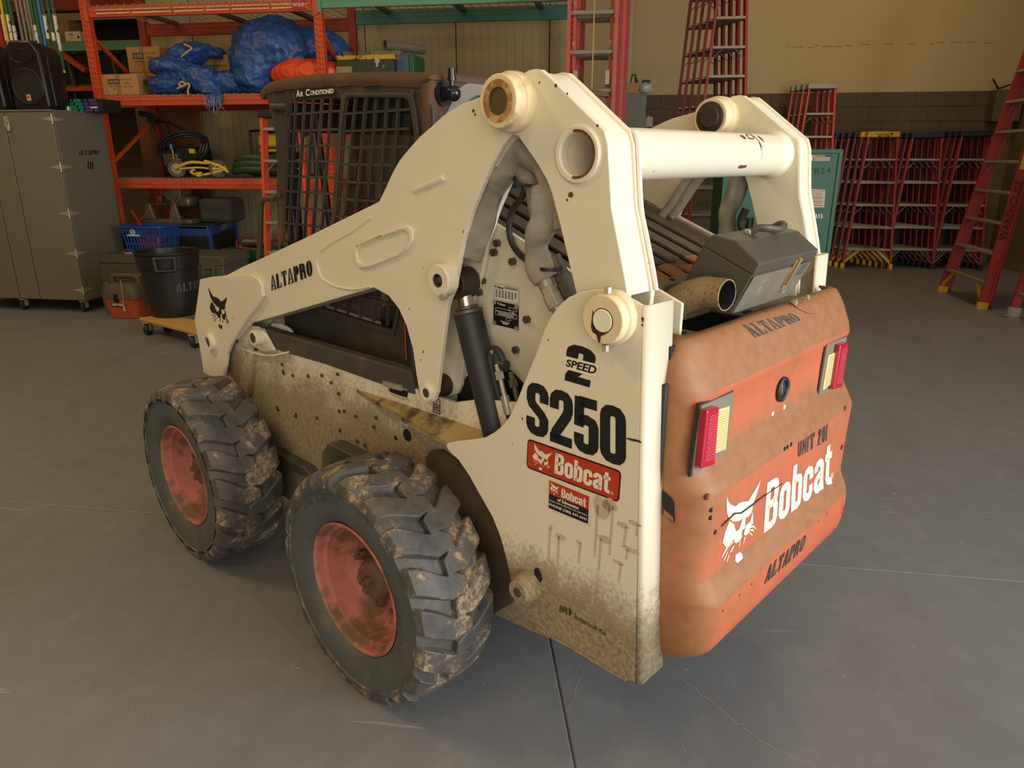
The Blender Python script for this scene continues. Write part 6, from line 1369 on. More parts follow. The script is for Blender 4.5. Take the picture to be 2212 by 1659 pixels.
# ================================================================= goods on the rack
LETT = mat('carton_ink', srgb(46, 50, 58), 0.7, var=0.1)
SH1, SH2 = 2.1625, 1.3075
def carton(name, x0, x1, y, z, h, d, label, sidelogo=False, rz=0.0, mark=True, word=(0.17, 0.50), flaps=True):
    e = empty(name, ((x0+x1)/2, y, z), rz, label, 'carton'); w2 = (x1-x0)/2
    b = NB(); box(b, -w2, w2, 0, d, 0, h); bd = obj('carton_body', b, CARD, e, bev=0.006)
    b = NB(); box(b, -w2, w2, d*.5-.03, d*.5+.03, h, h+.0012); box(b, -.03 if False else -w2*.2, -w2*.2+.05, -.0008, 0, h*.02, h*.98); obj('packing_tape', b, CARDD, bd)
    if mark:
        b = NB(); u0, u1 = -w2+2*w2*word[0], -w2+2*w2*word[1]; v0, v1 = h*.52, h*.76
        b.faces.new([b.verts.new(p) for p in ((u0, -.001, v0), (u1, -.001, v0), (u1, -.001, v1), (u0, -.001, v1))]); lg = flat('logo_panel', b, LETT, bd)
        b = NB(); text_bm(b, 'ULINE', [(u0+.01, -.002, v0+.012), (u1-.01, -.002, v0+.012), (u1-.01, -.002, v1-.012), (u0+.01, -.002, v1-.012)], 0.035, 0.0); flat('logo_word', b, CARD, lg)
        b = NB(); text_bm(b, '1-800-295-5510', [(u0+.01, -.0015, v0-h*.13), (u1-.01, -.0015, v0-h*.13), (u1-.01, -.0015, v0-h*.06), (u0+.01, -.0015, v0-h*.06)], 0.01, 0.0)
        text_bm(b, 'uline.ca', [(u0+.05, -.0015, v0-h*.25), (u1-.05, -.0015, v0-h*.25), (u1-.05, -.0015, v0-h*.19), (u0+.05, -.0015, v0-h*.19)], 0.01, 0.0)
        m0, m1 = w2*.0, w2*.72
        text_bm(b, 'WOVEN POLY TARP', [(m0+.0, -.0015, h*.71), (m1, -.0015, h*.71), (m1, -.0015, h*.76), (m0, -.0015, h*.76)], 0.01, 0.0)
        text_bm(b, 'S-5125', [(m0+w2*.2, -.0015, h*.52), (m1-w2*.2, -.0015, h*.52), (m1-w2*.2, -.0015, h*.61), (m0+w2*.2, -.0015, h*.61)], 0.02, 0.0)
        text_bm(b, '20 x 30  5 EA', [(m0+.0, -.0015, h*.37), (m1, -.0015, h*.37), (m1, -.0015, h*.43), (m0, -.0015, h*.43)], 0.01, 0.0)
        flat('carton_print', b, LETT, bd)
    if sidelogo:
        b = NB(); b.faces.new([b.verts.new(p) for p in ((w2+.001, d*.25, h*.52), (w2+.001, d*.85, h*.52), (w2+.001, d*.85, h*.76), (w2+.001, d*.25, h*.76))]); lg = flat('side_logo_panel', b, LETT, bd)
        b = NB(); text_bm(b, 'ULINE', [(w2+.002, d*.3, h*.55), (w2+.002, d*.8, h*.55), (w2+.002, d*.8, h*.73), (w2+.002, d*.3, h*.73)], 0.035, 0.0); flat('side_logo_word', b, CARD, lg)
    return e
q = [(-5.605,2.369),(-5.183,2.362),(-5.196,2.161),(-5.616,2.166)]; zA = q[0][1]-q[2][1]
carton('cardboard_box', q[3][0], q[2][0], 7.56, SH1, zA, 0.40, 'front cardboard box with dark logo panels on two faces on the tarp shelf', True)
q2_ = [(-5.545,2.694),(-5.148,2.691),(-5.168,2.428),(-5.558,2.429)]; hC = 0.22
carton('cardboard_box', q2_[3][0], q2_[2][0]+.02, 7.98, SH1, q2_[3][1]-SH1-.002, 0.40, 'plain cardboard box hidden behind the front box, under the tall logo box', mark=False)
carton('cardboard_box', q2_[3][0]-.01, q2_[2][0], 7.98, q2_[3][1], q2_[0][1]-q2_[3][1], 0.40, 'tall cardboard box with logo stacked behind the front box left of the blue tarp')
q = [(-4.704,2.596),(-4.333,2.589),(-4.349,2.422),(-4.695,2.427)]
carton('cardboard_box', q[3][0], q[2][0], 8.0, SH1, q[0][1]-SH1, 0.40, 'cardboard box with logo between the two blue tarps', word=(0.08, 0.45))
q = [(-4.358,2.531),(-4.200,2.528),(-4.215,2.401),(-4.374,2.404)]
carton('cardboard_box', q[0][0], q[1][0]+.1, 8.05, SH1, q[0][1]-SH1, 0.35, 'brown carton end peeking out right of the middle logo box', mark=False)
TARPB = mat('blue_tarp', srgb(40, 78, 140), 0.42, var=0.25, scale=6, dirt=srgb(108, 132, 176), damt=(0.60, 0.82), dscale=9, bump=0.12, bscale=40)
TARPO = mat('orange_tarp', srgb(226, 76, 34), 0.42, var=0.15, scale=6, bump=0.1, bscale=40)
ROPE = mat('tan_rope', srgb(196, 160, 100), 0.8, var=0.15, scale=60)
def crumpled(name, lobes, m, parent, seed, amp=0.05, vox=0.016, zmin=None):
    """overlapping folds fused into one skin, then creased with ridged noise"""
    b = NB()
    for (cx, cy, cz), (rx, ry, rz), tilt in lobes:
        M = Matrix.Translation((cx, cy, cz)) @ Matrix.Rotation(tilt, 4, 'Y') @ Matrix.Diagonal((rx, ry, rz, 1))
        bmesh.ops.create_icosphere(b, subdivisions=3, radius=1.0, matrix=M)
    me = bpy.data.meshes.new('tmp'); b.to_mesh(me); b.free(); o = bpy.data.objects.new('tmp', me); COL.objects.link(o)
    md = o.modifiers.new('r', 'REMESH'); md.mode = 'VOXEL'; md.voxel_size = vox
    sm = o.modifiers.new('s', 'SMOOTH'); sm.iterations = 4
    dg = bpy.context.evaluated_depsgraph_get(); me2 = bpy.data.meshes.new_from_object(o.evaluated_get(dg)); bpy.data.objects.remove(o)
    b = NB(); b.from_mesh(me2); b.normal_update(); s3 = Vector((seed*3.1, seed*1.7, 0))
    for v in b.verts:
        p = v.co; r1 = 1-abs(noise.noise(Vector((p.x*4.5, p.y*4.5, p.z*7))+s3))*2; r2 = 1-abs(noise.noise(p*13+s3*2))*2; r3 = 1-abs(noise.noise(p*30+s3))*2
        v.co += v.normal*(amp*(r1-.5)*0.8+amp*.52*(r2-.5)+amp*.24*(r3-.5))
        if zmin is not None and v.co.z < zmin: v.co.z = zmin
    return obj(name, b, m, parent, smooth=50)
def at(px, y): return Vector((px[0], y, px[1]))
e = empty('tarp_bundle', (-4.55, 7.75, SH1), 0, 'crumpled blue tarp bundle with tan rope and frayed end beside the cardboard boxes', 'tarp')
def L(px4, y, ry, tilt=0.0):   # lobe from (left, right, top, bottom) world points on a plane
    l_, r_, t_, b_ = px4; return ((l_[0]+r_[0])/2+4.55, y-7.75, (t_[1]+b_[1])/2-SH1), ((r_[0]-l_[0])/2, ry, (t_[1]-b_[1])/2), tilt
lob = [L([(-4.999,2.590),(-4.480,2.580),(-4.705,2.688),(-4.737,2.471)], 7.85, .22, -.25), L([(-5.117,2.426),(-4.550,2.439),(-4.805,2.521),(-4.836,2.320)], 7.70, .20, .15), L([(-5.104,2.241),(-4.730,2.236),(-4.883,2.367),(-4.916,2.154)], 7.66, .17), L([(-4.672,2.336),(-4.291,2.313),(-4.469,2.447),(-4.508,2.164)], 7.64, .15, .3),
       L([(-4.578,2.289),(-3.910,2.280),(-4.239,2.413),(-4.271,2.159)], 7.80, .20), L([(-4.804,2.352),(-4.510,2.348),(-4.653,2.464),(-4.693,2.189)], 7.72, .2), L([(-4.640,2.612),(-4.428,2.598),(-4.525,2.664),(-4.542,2.542)], 8.0, .15), L([(-4.488,2.224),(-4.265,2.153),(-4.355,2.268),(-4.375,2.123)], 7.56, .10, .5)]
crumpled('tarp_cloth', lob, TARPB, e, 2, 0.035, 0.015, 0.004)
b = NB(); hp = [(-4.384,2.155),(-4.211,2.167),(-4.189,2.099),(-4.248,2.041),(-4.313,2.024),(-4.360,2.069)]; prism(b, [(p[0]+4.55, p[1]-SH1) for p in hp], 'y', 7.47-7.75, 7.485-7.75)
obj('hanging_flap', b, TARPB, e, bev=.004)
b = NB(); rnd = random.Random(8); fr_ = [(-4.397,2.145),(-4.201,2.053),(-4.266,1.958)]
for k in range(26):
    x = fr_[0][0]+(fr_[1][0]-fr_[0][0])*rnd.random(); z0 = fr_[0][1]-rnd.random()*.06; l_ = rnd.uniform(.05, .16)
    tube(b, [(x+4.55, 7.462-7.75, z0-SH1), (x+4.55+rnd.uniform(-.02, .02), 7.455-7.75, z0-l_*.5-SH1), (x+4.55+rnd.uniform(-.03, .05), 7.458-7.75, z0-l_-SH1)], .0022, 4, 2)
o = obj('frayed_threads', b, mat('frayed_blue_thread', srgb(140, 150, 176), 0.8, var=0.2), e); o['kind'] = 'stuff'
b = NB(); rp = [(-4.703,2.210),(-4.653,2.227),(-4.602,2.249),(-4.630,2.276),(-4.675,2.254),(-4.636,2.231),(-4.569,2.262),(-4.558,2.226),(-4.585,2.190),(-4.575,2.145)]; tube(b, [(p[0]+4.55, 7.49-7.75-.01*(i % 2), p[1]-SH1) for i, p in enumerate(rp)], .010, 8, 5); rp = [(-4.691,2.533),(-4.619,2.578),(-4.560,2.614),(-4.641,2.652)]; tube(b, [(p[0]+4.55, 7.62-7.75, p[1]-SH1) for p in rp], .010, 8, 4)
o = obj('tie_rope', b, ROPE, e, smooth=60); o['kind'] = 'stuff'
e = empty('tarp_bundle', (-3.7, 8.0, SH1), 0, 'large domed blue tarp bundle filling the shelf left of the rack upright', 'tarp')
def L2(px4, y, ry, tilt=0.0):
    l_, r_, t_, b_ = px4; return ((l_[0]+r_[0])/2+3.7, y-8.0, (t_[1]+b_[1])/2-SH1), ((r_[0]-l_[0])/2, ry, (t_[1]-b_[1])/2), tilt
lob = [L2([(-4.263,2.663),(-3.270,2.620),(-3.707,2.919),(-3.771,2.310)], 8.0, .42, .2), L2([(-4.251,2.548),(-3.644,2.514),(-3.937,2.724),(-3.992,2.243)], 7.85, .30, .2), L2([(-3.732,2.674),(-3.038,2.638),(-3.352,2.857),(-3.397,2.351)], 8.15, .34, .15), L2([(-4.145,2.315),(-3.776,2.264),(-3.965,2.474),(-4.001,2.159)], 7.75, .24), L2([(-4.139,2.802),(-3.598,2.858),(-3.853,2.964),(-3.888,2.635)], 8.1, .3, -.3)]
crumpled('tarp_cloth', lob, TARPB, e, 5, 0.030, 0.019, 0.004)
e = empty('tarp_bundle', (-3.3, 7.72, SH1), 0, 'folded orange tarp under the large blue tarp beside the rack upright', 'tarp')
lob = []
for px4, y, ry in (([(-3.746,2.359),(-2.981,2.347),(-3.397,2.509),(-3.426,2.197)], 7.72, .20), ([(-3.463,2.355),(-2.955,2.347),(-3.196,2.492),(-3.219,2.217)], 7.78, .2)):
    l_, r_, t_, b_ = px4; lob.append((((l_[0]+r_[0])/2+3.3, y-7.72, (t_[1]+b_[1])/2-SH1), ((r_[0]-l_[0])/2, ry, (t_[1]-b_[1])/2), 0.0))
crumpled('tarp_cloth', lob, TARPO, e, 8, 0.022, 0.014, 0.004)

# yellow and green tool chest, with lumber and pipes, on the right bay
CHG = mat('worn_green_chest', srgb(48, 58, 40), 0.55, var=0.2, scale=6, dirt=srgb(190, 152, 52), damt=(0.64, 0.68), dscale=11)
CHY = mat('worn_yellow_lid', srgb(196, 156, 44), 0.55, var=0.15, dirt=srgb(70, 64, 38), damt=(0.52, 0.56), dscale=14)
q = [(-2.997,2.496),(-2.365,2.493),(-2.365,2.308),(-2.991,2.317)]; q3_ = [(-2.999,2.470),(-2.367,2.468),(-2.982,2.505),(-2.375,2.502)]
e = empty('tool_chest', ((q[0][0]+q[1][0])/2, 7.62, SH1), 0, 'worn green tool chest with chipped yellow lid on the right rack bay above the cab', 'tool chest')
w2 = (q[1][0]-q[0][0])/2; ht = q3_[2][1]-SH1; hl = q3_[0][1]-SH1
b = NB(); box(b, -w2+.015, w2-.015, .01, .62, 0, hl); cb = obj('chest_body', b, CHG, e, bev=.006)
b = NB(); box(b, -w2, w2, 0, .64, hl, ht+.01); obj('lid', b, CHY, e, bev=.006)
b = NB(); box(b, w2*.38, w2*.46, -.012, .01, hl-.07, hl+.03); box(b, w2*.34, w2*.5, -.006, .01, hl-.03, hl+.02); obj('hasp', b, ZINC, e)
b = NB(); box(b, -w2*.98, -w2*.45, .002, .009, .0, hl-.06); obj('pale_stain', b, mat('pale_scrape', srgb(150, 140, 104), 0.6, var=0.4, scale=8), cb)
q = [(-2.698,2.555),(-2.371,2.558),(-2.368,2.514),(-2.700,2.515)]; b = NB(); box(b, q[0][0], q[1][0], 7.85, 8.2, SH1+ht+.0105, SH1+ht+.075); o = obj('grey_board', b, mat('grey_board', srgb(128, 116, 84), 0.7), bev=.004); setp(o, 'short grey board lying on the lid of the green chest', 'board')
def pipe_thing(p, d, r, label, m):
    e = empty('pipe_offcut', p, 0, label, 'pipe'); b = NB(); P0 = Vector((0, 0, 0)); D = Vector(d)
    dd, u, v = frame_to(D); n = 20; rings = []
    for rr, pt in ((r*.86, D), (r, D), (r, P0), (r*.86, P0), (r*.86, D)):
        rings.append([b.verts.new(pt+(u*cos(2*pi*i/n)+v*sin(2*pi*i/n))*rr) for i in range(n)])
    for a_, c_ in zip(rings, rings[1:]):
        for i in range(n): b.faces.new([a_[i], a_[(i+1) % n], c_[(i+1) % n], c_[i]])
    bmesh.ops.remove_doubles(b, verts=b.verts[:], dist=1e-6); obj('pipe_wall', b, m, e, smooth=40); return e
PIPE = mat('grey_plastic_pipe', srgb(116, 104, 92), 0.5, var=0.12)
zc = SH1+ht+.076+.046; q = [(-2.521,2.588)]
pipe_thing((q[0][0], 7.80, zc), (0.30, 0.42, 0.0), 0.046, 'open ended grey pipe lying on the board on the green chest', PIPE)
q = [(-2.963,2.554),(-2.801,2.551)]
pipe_thing((q[0][0], 7.72, SH1+ht+.0105+.028), (0.2, 0.40, 0), 0.028, 'brownish pipe end on the chest lid near the rack upright', PIPE)
pipe_thing((q[1][0], 7.72, SH1+ht+.0105+.028), (0.2, 0.40, 0), 0.028, 'brownish pipe end on the chest lid left of the grey board', PIPE)
q = [(-2.372,2.527),(-2.228,2.525),(-2.229,2.378)]; e = empty('blue_case', ((q[0][0]+q[1][0])/2, 7.75, SH1), 0, 'blue and green case right of the chest on the rack', 'case')
w2 = (q[1][0]-q[0][0])/2+.03; hh = q[0][1]-SH1
b = NB(); box(b, -w2, w2-.06, 0, .4, 0, hh); obj('case_body', b, mat('dull_blue_case', srgb(76, 92, 112), 0.5, var=0.15), e, bev=.01)
b = NB(); box(b, w2-.06, w2, -.006, .41, 0, hh+.006); obj('case_end', b, PG, e, bev=.01)
q = [(-2.122,2.412)]; e = empty('cable_coil', (q[0][0], 7.66, SH1), 0, 'black coiled cable at the end of the chest shelf', 'cable')
b = NB()
for k in range(5): tube(b, [(.05*cos(t)*(1+.1*k)+.012*k, .01*k+.01*sin(2*t), .11+.07*sin(t)-.01*k) for t in [2*pi*j/10 for j in range(10)]], .009, 6, 3, closed=False)
for v in b.verts: v.co.z = max(v.co.z, .002)
zmin_ = min(v.co.z for v in b.verts)
for v in b.verts: v.co.z -= zmin_
o = obj('cable_loops', b, RUBHOSE, e, smooth=60); o['kind'] = 'stuff'

# pressure washer, folded yellow cart, generator, hose on the middle shelf
e = empty('pressure_washer', (-4.75, 8.0, SH2), 0, 'black pressure washer with lance and coiled hose on the middle rack shelf', 'pressure washer')
OP = Vector((4.75, -8.0, -SH2))
def at3(px, y): return Vector((px[0], y, px[1]))+OP
BM_ = mat('black_engine', srgb(22, 21, 20), 0.5, var=0.3, scale=12)
q = [(-5.265,1.614),(-4.723,1.497),(-4.970,1.774),(-5.026,1.395)]; b = NB(); c_ = at3(((q[0][0]+q[1][0])/2, (q[2][1]+q[3][1])/2), 8.05)
box(b, c_.x-.26, c_.x+.18, -.15, .22, .02, c_.z+.05); obj('engine_block', b, BM_, e, bev=.03)
b = NB(); box(b, c_.x-.20, c_.x-.02, -.19, -.13, c_.z-.16, c_.z-.02); obj('pump', b, mat('grey_pump', srgb(98, 84, 62), 0.5, 0.4, var=0.2), e, bev=.012)
b = NB(); cyl(b, (c_.x-.06, -.2, c_.z-.10), (c_.x-.06, -.2, c_.z+.02), .012); cyl(b, (c_.x-.10, -.2, c_.z-.08), (c_.x+.04, -.2, c_.z-.09), .014); obj('brass_valve', b, mat('brass', srgb(150, 112, 52), 0.35, 0.8), e)
b = NB(); cyl(b, (c_.x-.065, -.21, c_.z+.02), (c_.x-.065, -.21, c_.z+.08), .016); obj('blue_connector', b, PB, e, bev=.004)
b = NB(); box(b, c_.x+.14, c_.x+.20, -.20, -.17, c_.z-.02, c_.z+.03); obj('yellow_tag', b, PY_, e)
b = NB()
for k in range(7): tube(b, [(c_.x+.04+(.24+.012*k)*cos(t), -.16+.02*(k % 3)+.03*sin(t*2), c_.z+.02+(.13+.01*k)*sin(t)+.05*cos(t)) for t in [2*pi*j/14 for j in range(14)]], .013, 6, 3, closed=True)
o = obj('hose_coil', b, RUBHOSE, e, smooth=60); o['kind'] = 'stuff'
h = [(-5.350,1.916),(-5.241,1.471),(-5.256,1.265),(-5.496,2.006),(-5.369,1.975)]; b = NB(); tube(b, [at3(h[0], 7.9), at3(h[1], 7.9), at3(h[2], 7.9)], .016, 8, 3); tube(b, [at3(h[0], 8.2), at3(h[1], 8.2), at3(h[2], 8.2)], .016, 8, 3); tube(b, [at3(h[0], 7.9), at3(h[0], 8.2)], .016, 8, 1); obj('push_handle', b, BM_, e)
h = [(-5.459,1.997),(-5.315,1.971),(-5.198,1.921),(-5.021,1.856),(-4.968,1.831),(-4.779,1.771)]; b = NB(); cyl(b, at3(h[0], 7.9), at3(h[1], 7.9), .028); tube(b, [at3(p, 7.9) for p in h[1:]], .011, 8, 3); cyl(b, at3(h[3], 7.9), at3(h[4], 7.9), .018); obj('spray_lance', b, BM_, e)
b = NB(); prism(b, [(p[0]+OP.x, p[1]+OP.z) for p in [(-5.381,1.970),(-5.278,1.940),(-5.299,1.882),(-5.357,1.911)]], 'y', 7.88-8.0, 7.92-8.0); obj('trigger_grip', b, BM_, e, bev=.006)
YEL = mat('yellow_tube_paint', srgb(214, 178, 48), 0.45, var=0.1, dirt=srgb(90, 76, 40), damt=(0.66, 0.72), dscale=20)
e = empty('folding_cart', (-4.5, 7.62, SH2), 0, 'yellow tubular cart with two grey wheels lying on the middle rack shelf', 'cart')
def a3(px, y): return Vector((px[0]+4.5, y-7.62, px[1]-SH2))
def wheel_thing(px, y, r, yaw):
    c_ = a3(px, y); c_.z = r+.001; b = NB(); lathe(b, [(r*.62, -.022), (r*.95, -.026), (r, -.012), (r, .012), (r*.95, .026), (r*.62, .022)], (0, 0, 0), 'y', 32, True); M = Matrix.Translation(c_) @ Matrix.Rotation(yaw, 4, 'Z')
    bmesh.ops.transform(b, matrix=M, verts=b.verts[:]); wt = obj('cart_wheel', b, mat('grey_rubber_wheel', srgb(78, 68, 54), 0.7, var=0.1) if 'grey_rubber_wheel' not in bpy.data.materials else bpy.data.materials['grey_rubber_wheel'], e, smooth=50)
    b = NB(); lathe(b, [(r*.63, -.020), (r*.52, -.012), (r*.2, -.016), (r*.1, -.03), (0, -.03)], (0, 0, 0), 'y', 28); lathe(b, [(r*.63, .02), (0, .02)], (0, 0, 0), 'y', 28); bmesh.ops.transform(b, matrix=M, verts=b.verts[:]); obj('wheel_disc', b, mat('pale_wheel_disc', srgb(150, 140, 122), 0.45, 0.2, var=0.15) if 'pale_wheel_disc' not in bpy.data.materials else bpy.data.materials['pale_wheel_disc'], wt, smooth=40)
q = [(-4.911,1.411),(-4.422,1.412),(-4.897,1.503),(-4.410,1.504)]; rw_ = max(.07, (q[2][1]-SH2)/2)
wheel_thing(q[0], 7.62, rw_, .45); wheel_thing(q[1], 7.62, rw_, .5)
for nm, ps, r_ in (('frame_tube', [(-4.911,1.411),(-4.726,1.470),(-4.573,1.465),(-4.476,1.460),(-4.414,1.436)], .016), ('frame_tube', [(-4.857,1.401),(-4.635,1.416),(-4.429,1.402),(-4.306,1.427)], .011), ('frame_tube', [(-4.682,1.392),(-4.729,1.372),(-4.657,1.338),(-4.535,1.348),(-4.394,1.378),(-4.298,1.407)], .014), ('frame_tube', [(-4.548,1.484),(-4.468,1.464),(-4.363,1.425),(-4.288,1.367)], .016)):
    b = NB(); tube(b, [a3(p, 7.58) for p in ps], r_, 8, 4)
    for v in b.verts: v.co.z = max(v.co.z, .003)
    obj(nm, b, YEL, e, smooth=60)
q = [(-4.644,1.369),(-4.578,1.374),(-4.591,1.320),(-4.635,1.320)]; b = NB(); prism(b, [(p[0]+4.5, max(.002, p[1]-SH2)) for p in q], 'y', -.09, -.06); obj('frame_foot', b, YEL, e, bev=.003)
q = [(-4.204,1.805),(-3.873,1.804),(-4.239,1.512),(-4.192,1.672)]; e = empty('generator', (q[0][0]+.2, 8.0, SH2), 0, 'yellow and black portable generator on the middle rack shelf beside the cab', 'generator')
x0, zt_ = -.2, q[0][1]-SH2
b = NB(); 
for y_ in (0.0, .4):
    tube(b, [(x0+.0, y_, 0.015), (x0, y_, zt_-.06), (x0+.05, y_, zt_), (x0+.50, y_, zt_), (x0+.56, y_, zt_-.06), (x0+.56, y_, .015)], .014, 8, 3)
for x_ in (x0, x0+.56): cyl(b, (x_, 0, .015), (x_, .4, .015), .014)
obj('tube_frame', b, BM_, e, smooth=60)
b = NB(); box(b, x0+.06, x0+.50, .03, .37, zt_-.17, zt_-.03); obj('fuel_tank', b, YEL, e, bev=.03)
b = NB(); box(b, x0+.08, x0+.5, .02, .36, zt_-.22, zt_-.195); obj('tank_band', b, YEL, e, bev=.006)
b = NB(); box(b, x0+.05, x0+.5, .06, .34, .03, zt_-.23); obj('engine_block', b, BM_, e, bev=.02)
b = NB(); prism(b, [(x0+.2, .12), (x0+.25, .2), (x0+.3, .22), (x0+.3, .08), (x0+.22, .06)], 'y', .03, .07); obj('recoil_cover', b, YEL, e, bev=.01)
HG = mat('green_hose', srgb(52, 72, 46), 0.5, var=0.2, scale=20)
q = [(-4.119,1.401),(-4.395,1.400),(-3.820,1.401)]; e = empty('hose_coil', (q[0][0]+.1, 7.8, SH2), 0, 'thick green suction hose coiled on the middle rack shelf', 'hose')
b = NB(); P = []
for j in range(34):
    t = j/11*2*pi; rr = .30-.012*j/11*2; P.append((rr*cos(t), .24*sin(t)*(.9), .042+.075*(j/11)*.8+.01*sin(3*t)))
tube(b, P, .040, 12, 3); obj('hose_loops', b, HG, e, smooth=60)
b = NB(); cyl(b, P[-1], Vector(P[-1])+Vector((.02, .09, 0)), .046, seg=16); obj('hose_fitting', b, STEEL, e)

# ================================================================= things on the floor at the left
TRK = mat('grey_green_trunk', srgb(84, 82, 68), 0.55, var=0.08, dirt=srgb(104, 96, 74), damt=(0.6, 0.8))
q = [(-5.440,0.563),(-4.001,0.591),(-5.503,0.044),(-4.078,0.086)]; TZ = q[0][1]
e = empty('storage_trunk', (-4.7, 6.78, 0), 0, 'long grey steel trunk with stencilled lid edge behind the black trash can', 'trunk')
x0, x1 = q[0][0]+4.7, q[1][0]+4.7
b = NB(); box(b, x0+.012, x1-.012, .012, .55, .02, TZ-.09); obj('trunk_body', b, TRK, e, bev=.006)
b = NB(); box(b, x0, x1, 0, .562, TZ-.09, TZ); obj('lid', b, TRK, e, bev=.008)
b = NB(); box(b, x0+.01, x1-.01, .005, .54, 0, .02); obj('skid', b, DARK, e)
q = [(-4.204,0.396),(-4.133,0.397),(-4.169,0.538),(-4.093,0.539)]; 
hx_ = (q[0][0]+q[1][0])/2+4.7; b = NB(); tube(b, [(hx_-.05, -.0, .45), (hx_-.055, -.02, .41), (hx_-.045, -.03, .35), (hx_+.045, -.03, .35), (hx_+.055, -.02, .41), (hx_+.05, -.0, .45)], .008, 8, 3); box(b, hx_-.07, hx_+.07, -.006, .012, .44, .48); obj('drop_handle', b, TRK, e)
q = [(-5.003,0.305),(-4.650,0.314),(-4.641,0.371),(-4.993,0.363)]; stencil('stencilled_name', 'ALTAPRO', [(p[0]+4.7, .0105, p[1]) for p in q], mat('grey_white_stencil', srgb(176, 168, 140), 0.6, var=0.1), e)
q = [(-4.967,0.204),(-4.866,0.206),(-4.857,0.260),(-4.958,0.257)]; stencil('stencilled_word', 'FE', [(p[0]+4.7, .0105, p[1]) for p in q], bpy.data.materials['grey_white_stencil'], e)
b = NB(); 
rnd = random.Random(2)
for k in range(24): 
    x, y, s_ = x0+.15+rnd.random()*.3, .1+rnd.random()*.25, rnd.uniform(.008, .02); box(b, x, x+s_, y, y+s_*1.6, TZ, TZ+.006)
o = obj('wood_chips', b, mat('wood_chip', srgb(140, 122, 88), 0.9), e); o['kind'] = 'stuff'
q = [(-5.137,0.560),(-5.020,0.562)]; b = NB(); box(b, 0, .16, 0, .06, 0, .012); o = obj('pale_strip', b, mat('pale_strip', srgb(176, 166, 146), 0.6), bev=.002); o.location = (q[0][0], 6.84, TZ+.0005); setp(o, 'pale flat strip lying on the trunk below the blue basket', 'strip')
# shopping basket
BAS = mat('blue_basket_plastic', srgb(34, 74, 142), 0.45, var=0.08)
q = [(-5.206,0.813),(-4.735,0.792),(-5.197,0.569),(-4.786,0.577)]; bw = q[1][0]-q[0][0]; bh = q[0][1]-TZ+.02
e = empty('shopping_basket', ((q[0][0]+q[1][0])/2, 7.09, TZ+.0005), R(-4), 'blue slotted shopping basket with red tools inside standing on the trunk', 'basket')
T = .86
def bside(name, w_top, w_bot, place, slots):
    b = NB(); rows = [(.10, .30), (.38, .62), (.68, .84)]; hs = []
    for r_, (v0, v1) in enumerate(rows):
        n = slots
        for k in range(n):
            if r_ == 2 and abs(k-n*.3) < n*.16: continue
            uc = (k+.7)/(n+.4); wd = .28/n
            f_ = lambda u, v: ((u-.5)*(w_bot+(w_top-w_bot)*v), v*bh)
            hs.append([f_(uc-wd, v0), f_(uc+wd, v0), f_(uc+wd, v1), f_(uc-wd, v1)])
    plate_holes(b, [(-w_bot/2, 0), (w_bot/2, 0), (w_top/2, bh), (-w_top/2, bh)], hs, 'y', 0, .004)
    bmesh.ops.transform(b, matrix=place, verts=b.verts[:]); return obj(name, b, BAS, e, smooth=0)
dt, db_ = bw*.68/2, bw*.68*T/2
ang = math.atan2(dt-db_, bh); wt_, wb_ = bw, bw*T
bside('front_wall', wt_, wb_, Matrix.Translation((0, -db_, 0)) @ Matrix.Rotation(ang, 4, 'X'), 11)
bside('back_wall', wt_, wb_, Matrix.Rotation(pi, 4, 'Z') @ Matrix.Translation((0, -db_, 0)) @ Matrix.Rotation(ang, 4, 'X'), 11)
ang2 = math.atan2((wt_-wb_)/2, bh)
for s_ in (1, -1): bside('end_wall', 2*dt, 2*db_, Matrix.Rotation(s_*pi/2, 4, 'Z') @ Matrix.Translation((0, -wb_/2, 0)) @ Matrix.Rotation(ang2, 4, 'X'), 7)
b = NB(); box(b, -wb_/2, wb_/2, -db_, db_, 0, .005); obj('base', b, BAS, e)
b = NB(); plate_holes(b, rrect(-bw/2-.03, bw/2+.03, -dt-.03, dt+.03, .04), [rrect(-bw/2+.006, bw/2-.006, -dt+.006, dt-.006, .03)], 'z', bh-.012, bh+.008); obj('rim', b, BAS, e, smooth=40, bev=.004)
b = NB(); M_ = Matrix.Translation((0, -db_, 0)) @ Matrix.Rotation(ang, 4, 'X'); u_ = -bw*.20
ring_plate(b, (u_, bh*.80), .030, .020, 'y', -.002, -.001, 20); 
for p in ([(u_-.018, bh*.78), (u_, bh*.84), (u_+.02, bh*.80), (u_+.004, bh*.77)],): b.faces.new([b.verts.new((x, -.0015, z)) for x, z in p])
box(b, u_-.075, u_+.075, -.002, -.001, bh*.645, bh*.70); bmesh.ops.transform(b, matrix=M_, verts=b.verts[:]); obj('shop_mark', b, mat('white_mark', srgb(210, 210, 200), 0.5, var=0), e, smooth=0)
REDT = mat('red_tool', srgb(176, 34, 38), 0.4, var=0.1)
e2 = empty('red_handle_tool', (e.location.x-bw*.22, 7.11, TZ+.03), 0, 'red handled tool sticking up out of the blue basket', 'hand tool')
b = NB(); tube(b, [(.06, 0, 0.01), (.0, 0, bh*.7), (-.05, .0, bh+.03), (-.10, 0, bh+.12)], .020, 8, 3, flat=.6); obj('tool_handle', b, REDT, e2, smooth=60)
b = NB(); box(b, .03, .12, -.02, .02, .0, .03); obj('tool_jaw', b, STEEL, e2, bev=.004)
e2 = empty('red_box_tool', (e.location.x+.02, 7.07, TZ+.0065), 0, 'red plastic tool seen through the slots of the blue basket', 'tool')
b = NB(); box(b, -.12, .12, -.08, .08, 0, .17); obj('tool_body', b, REDT, e2, bev=.02)
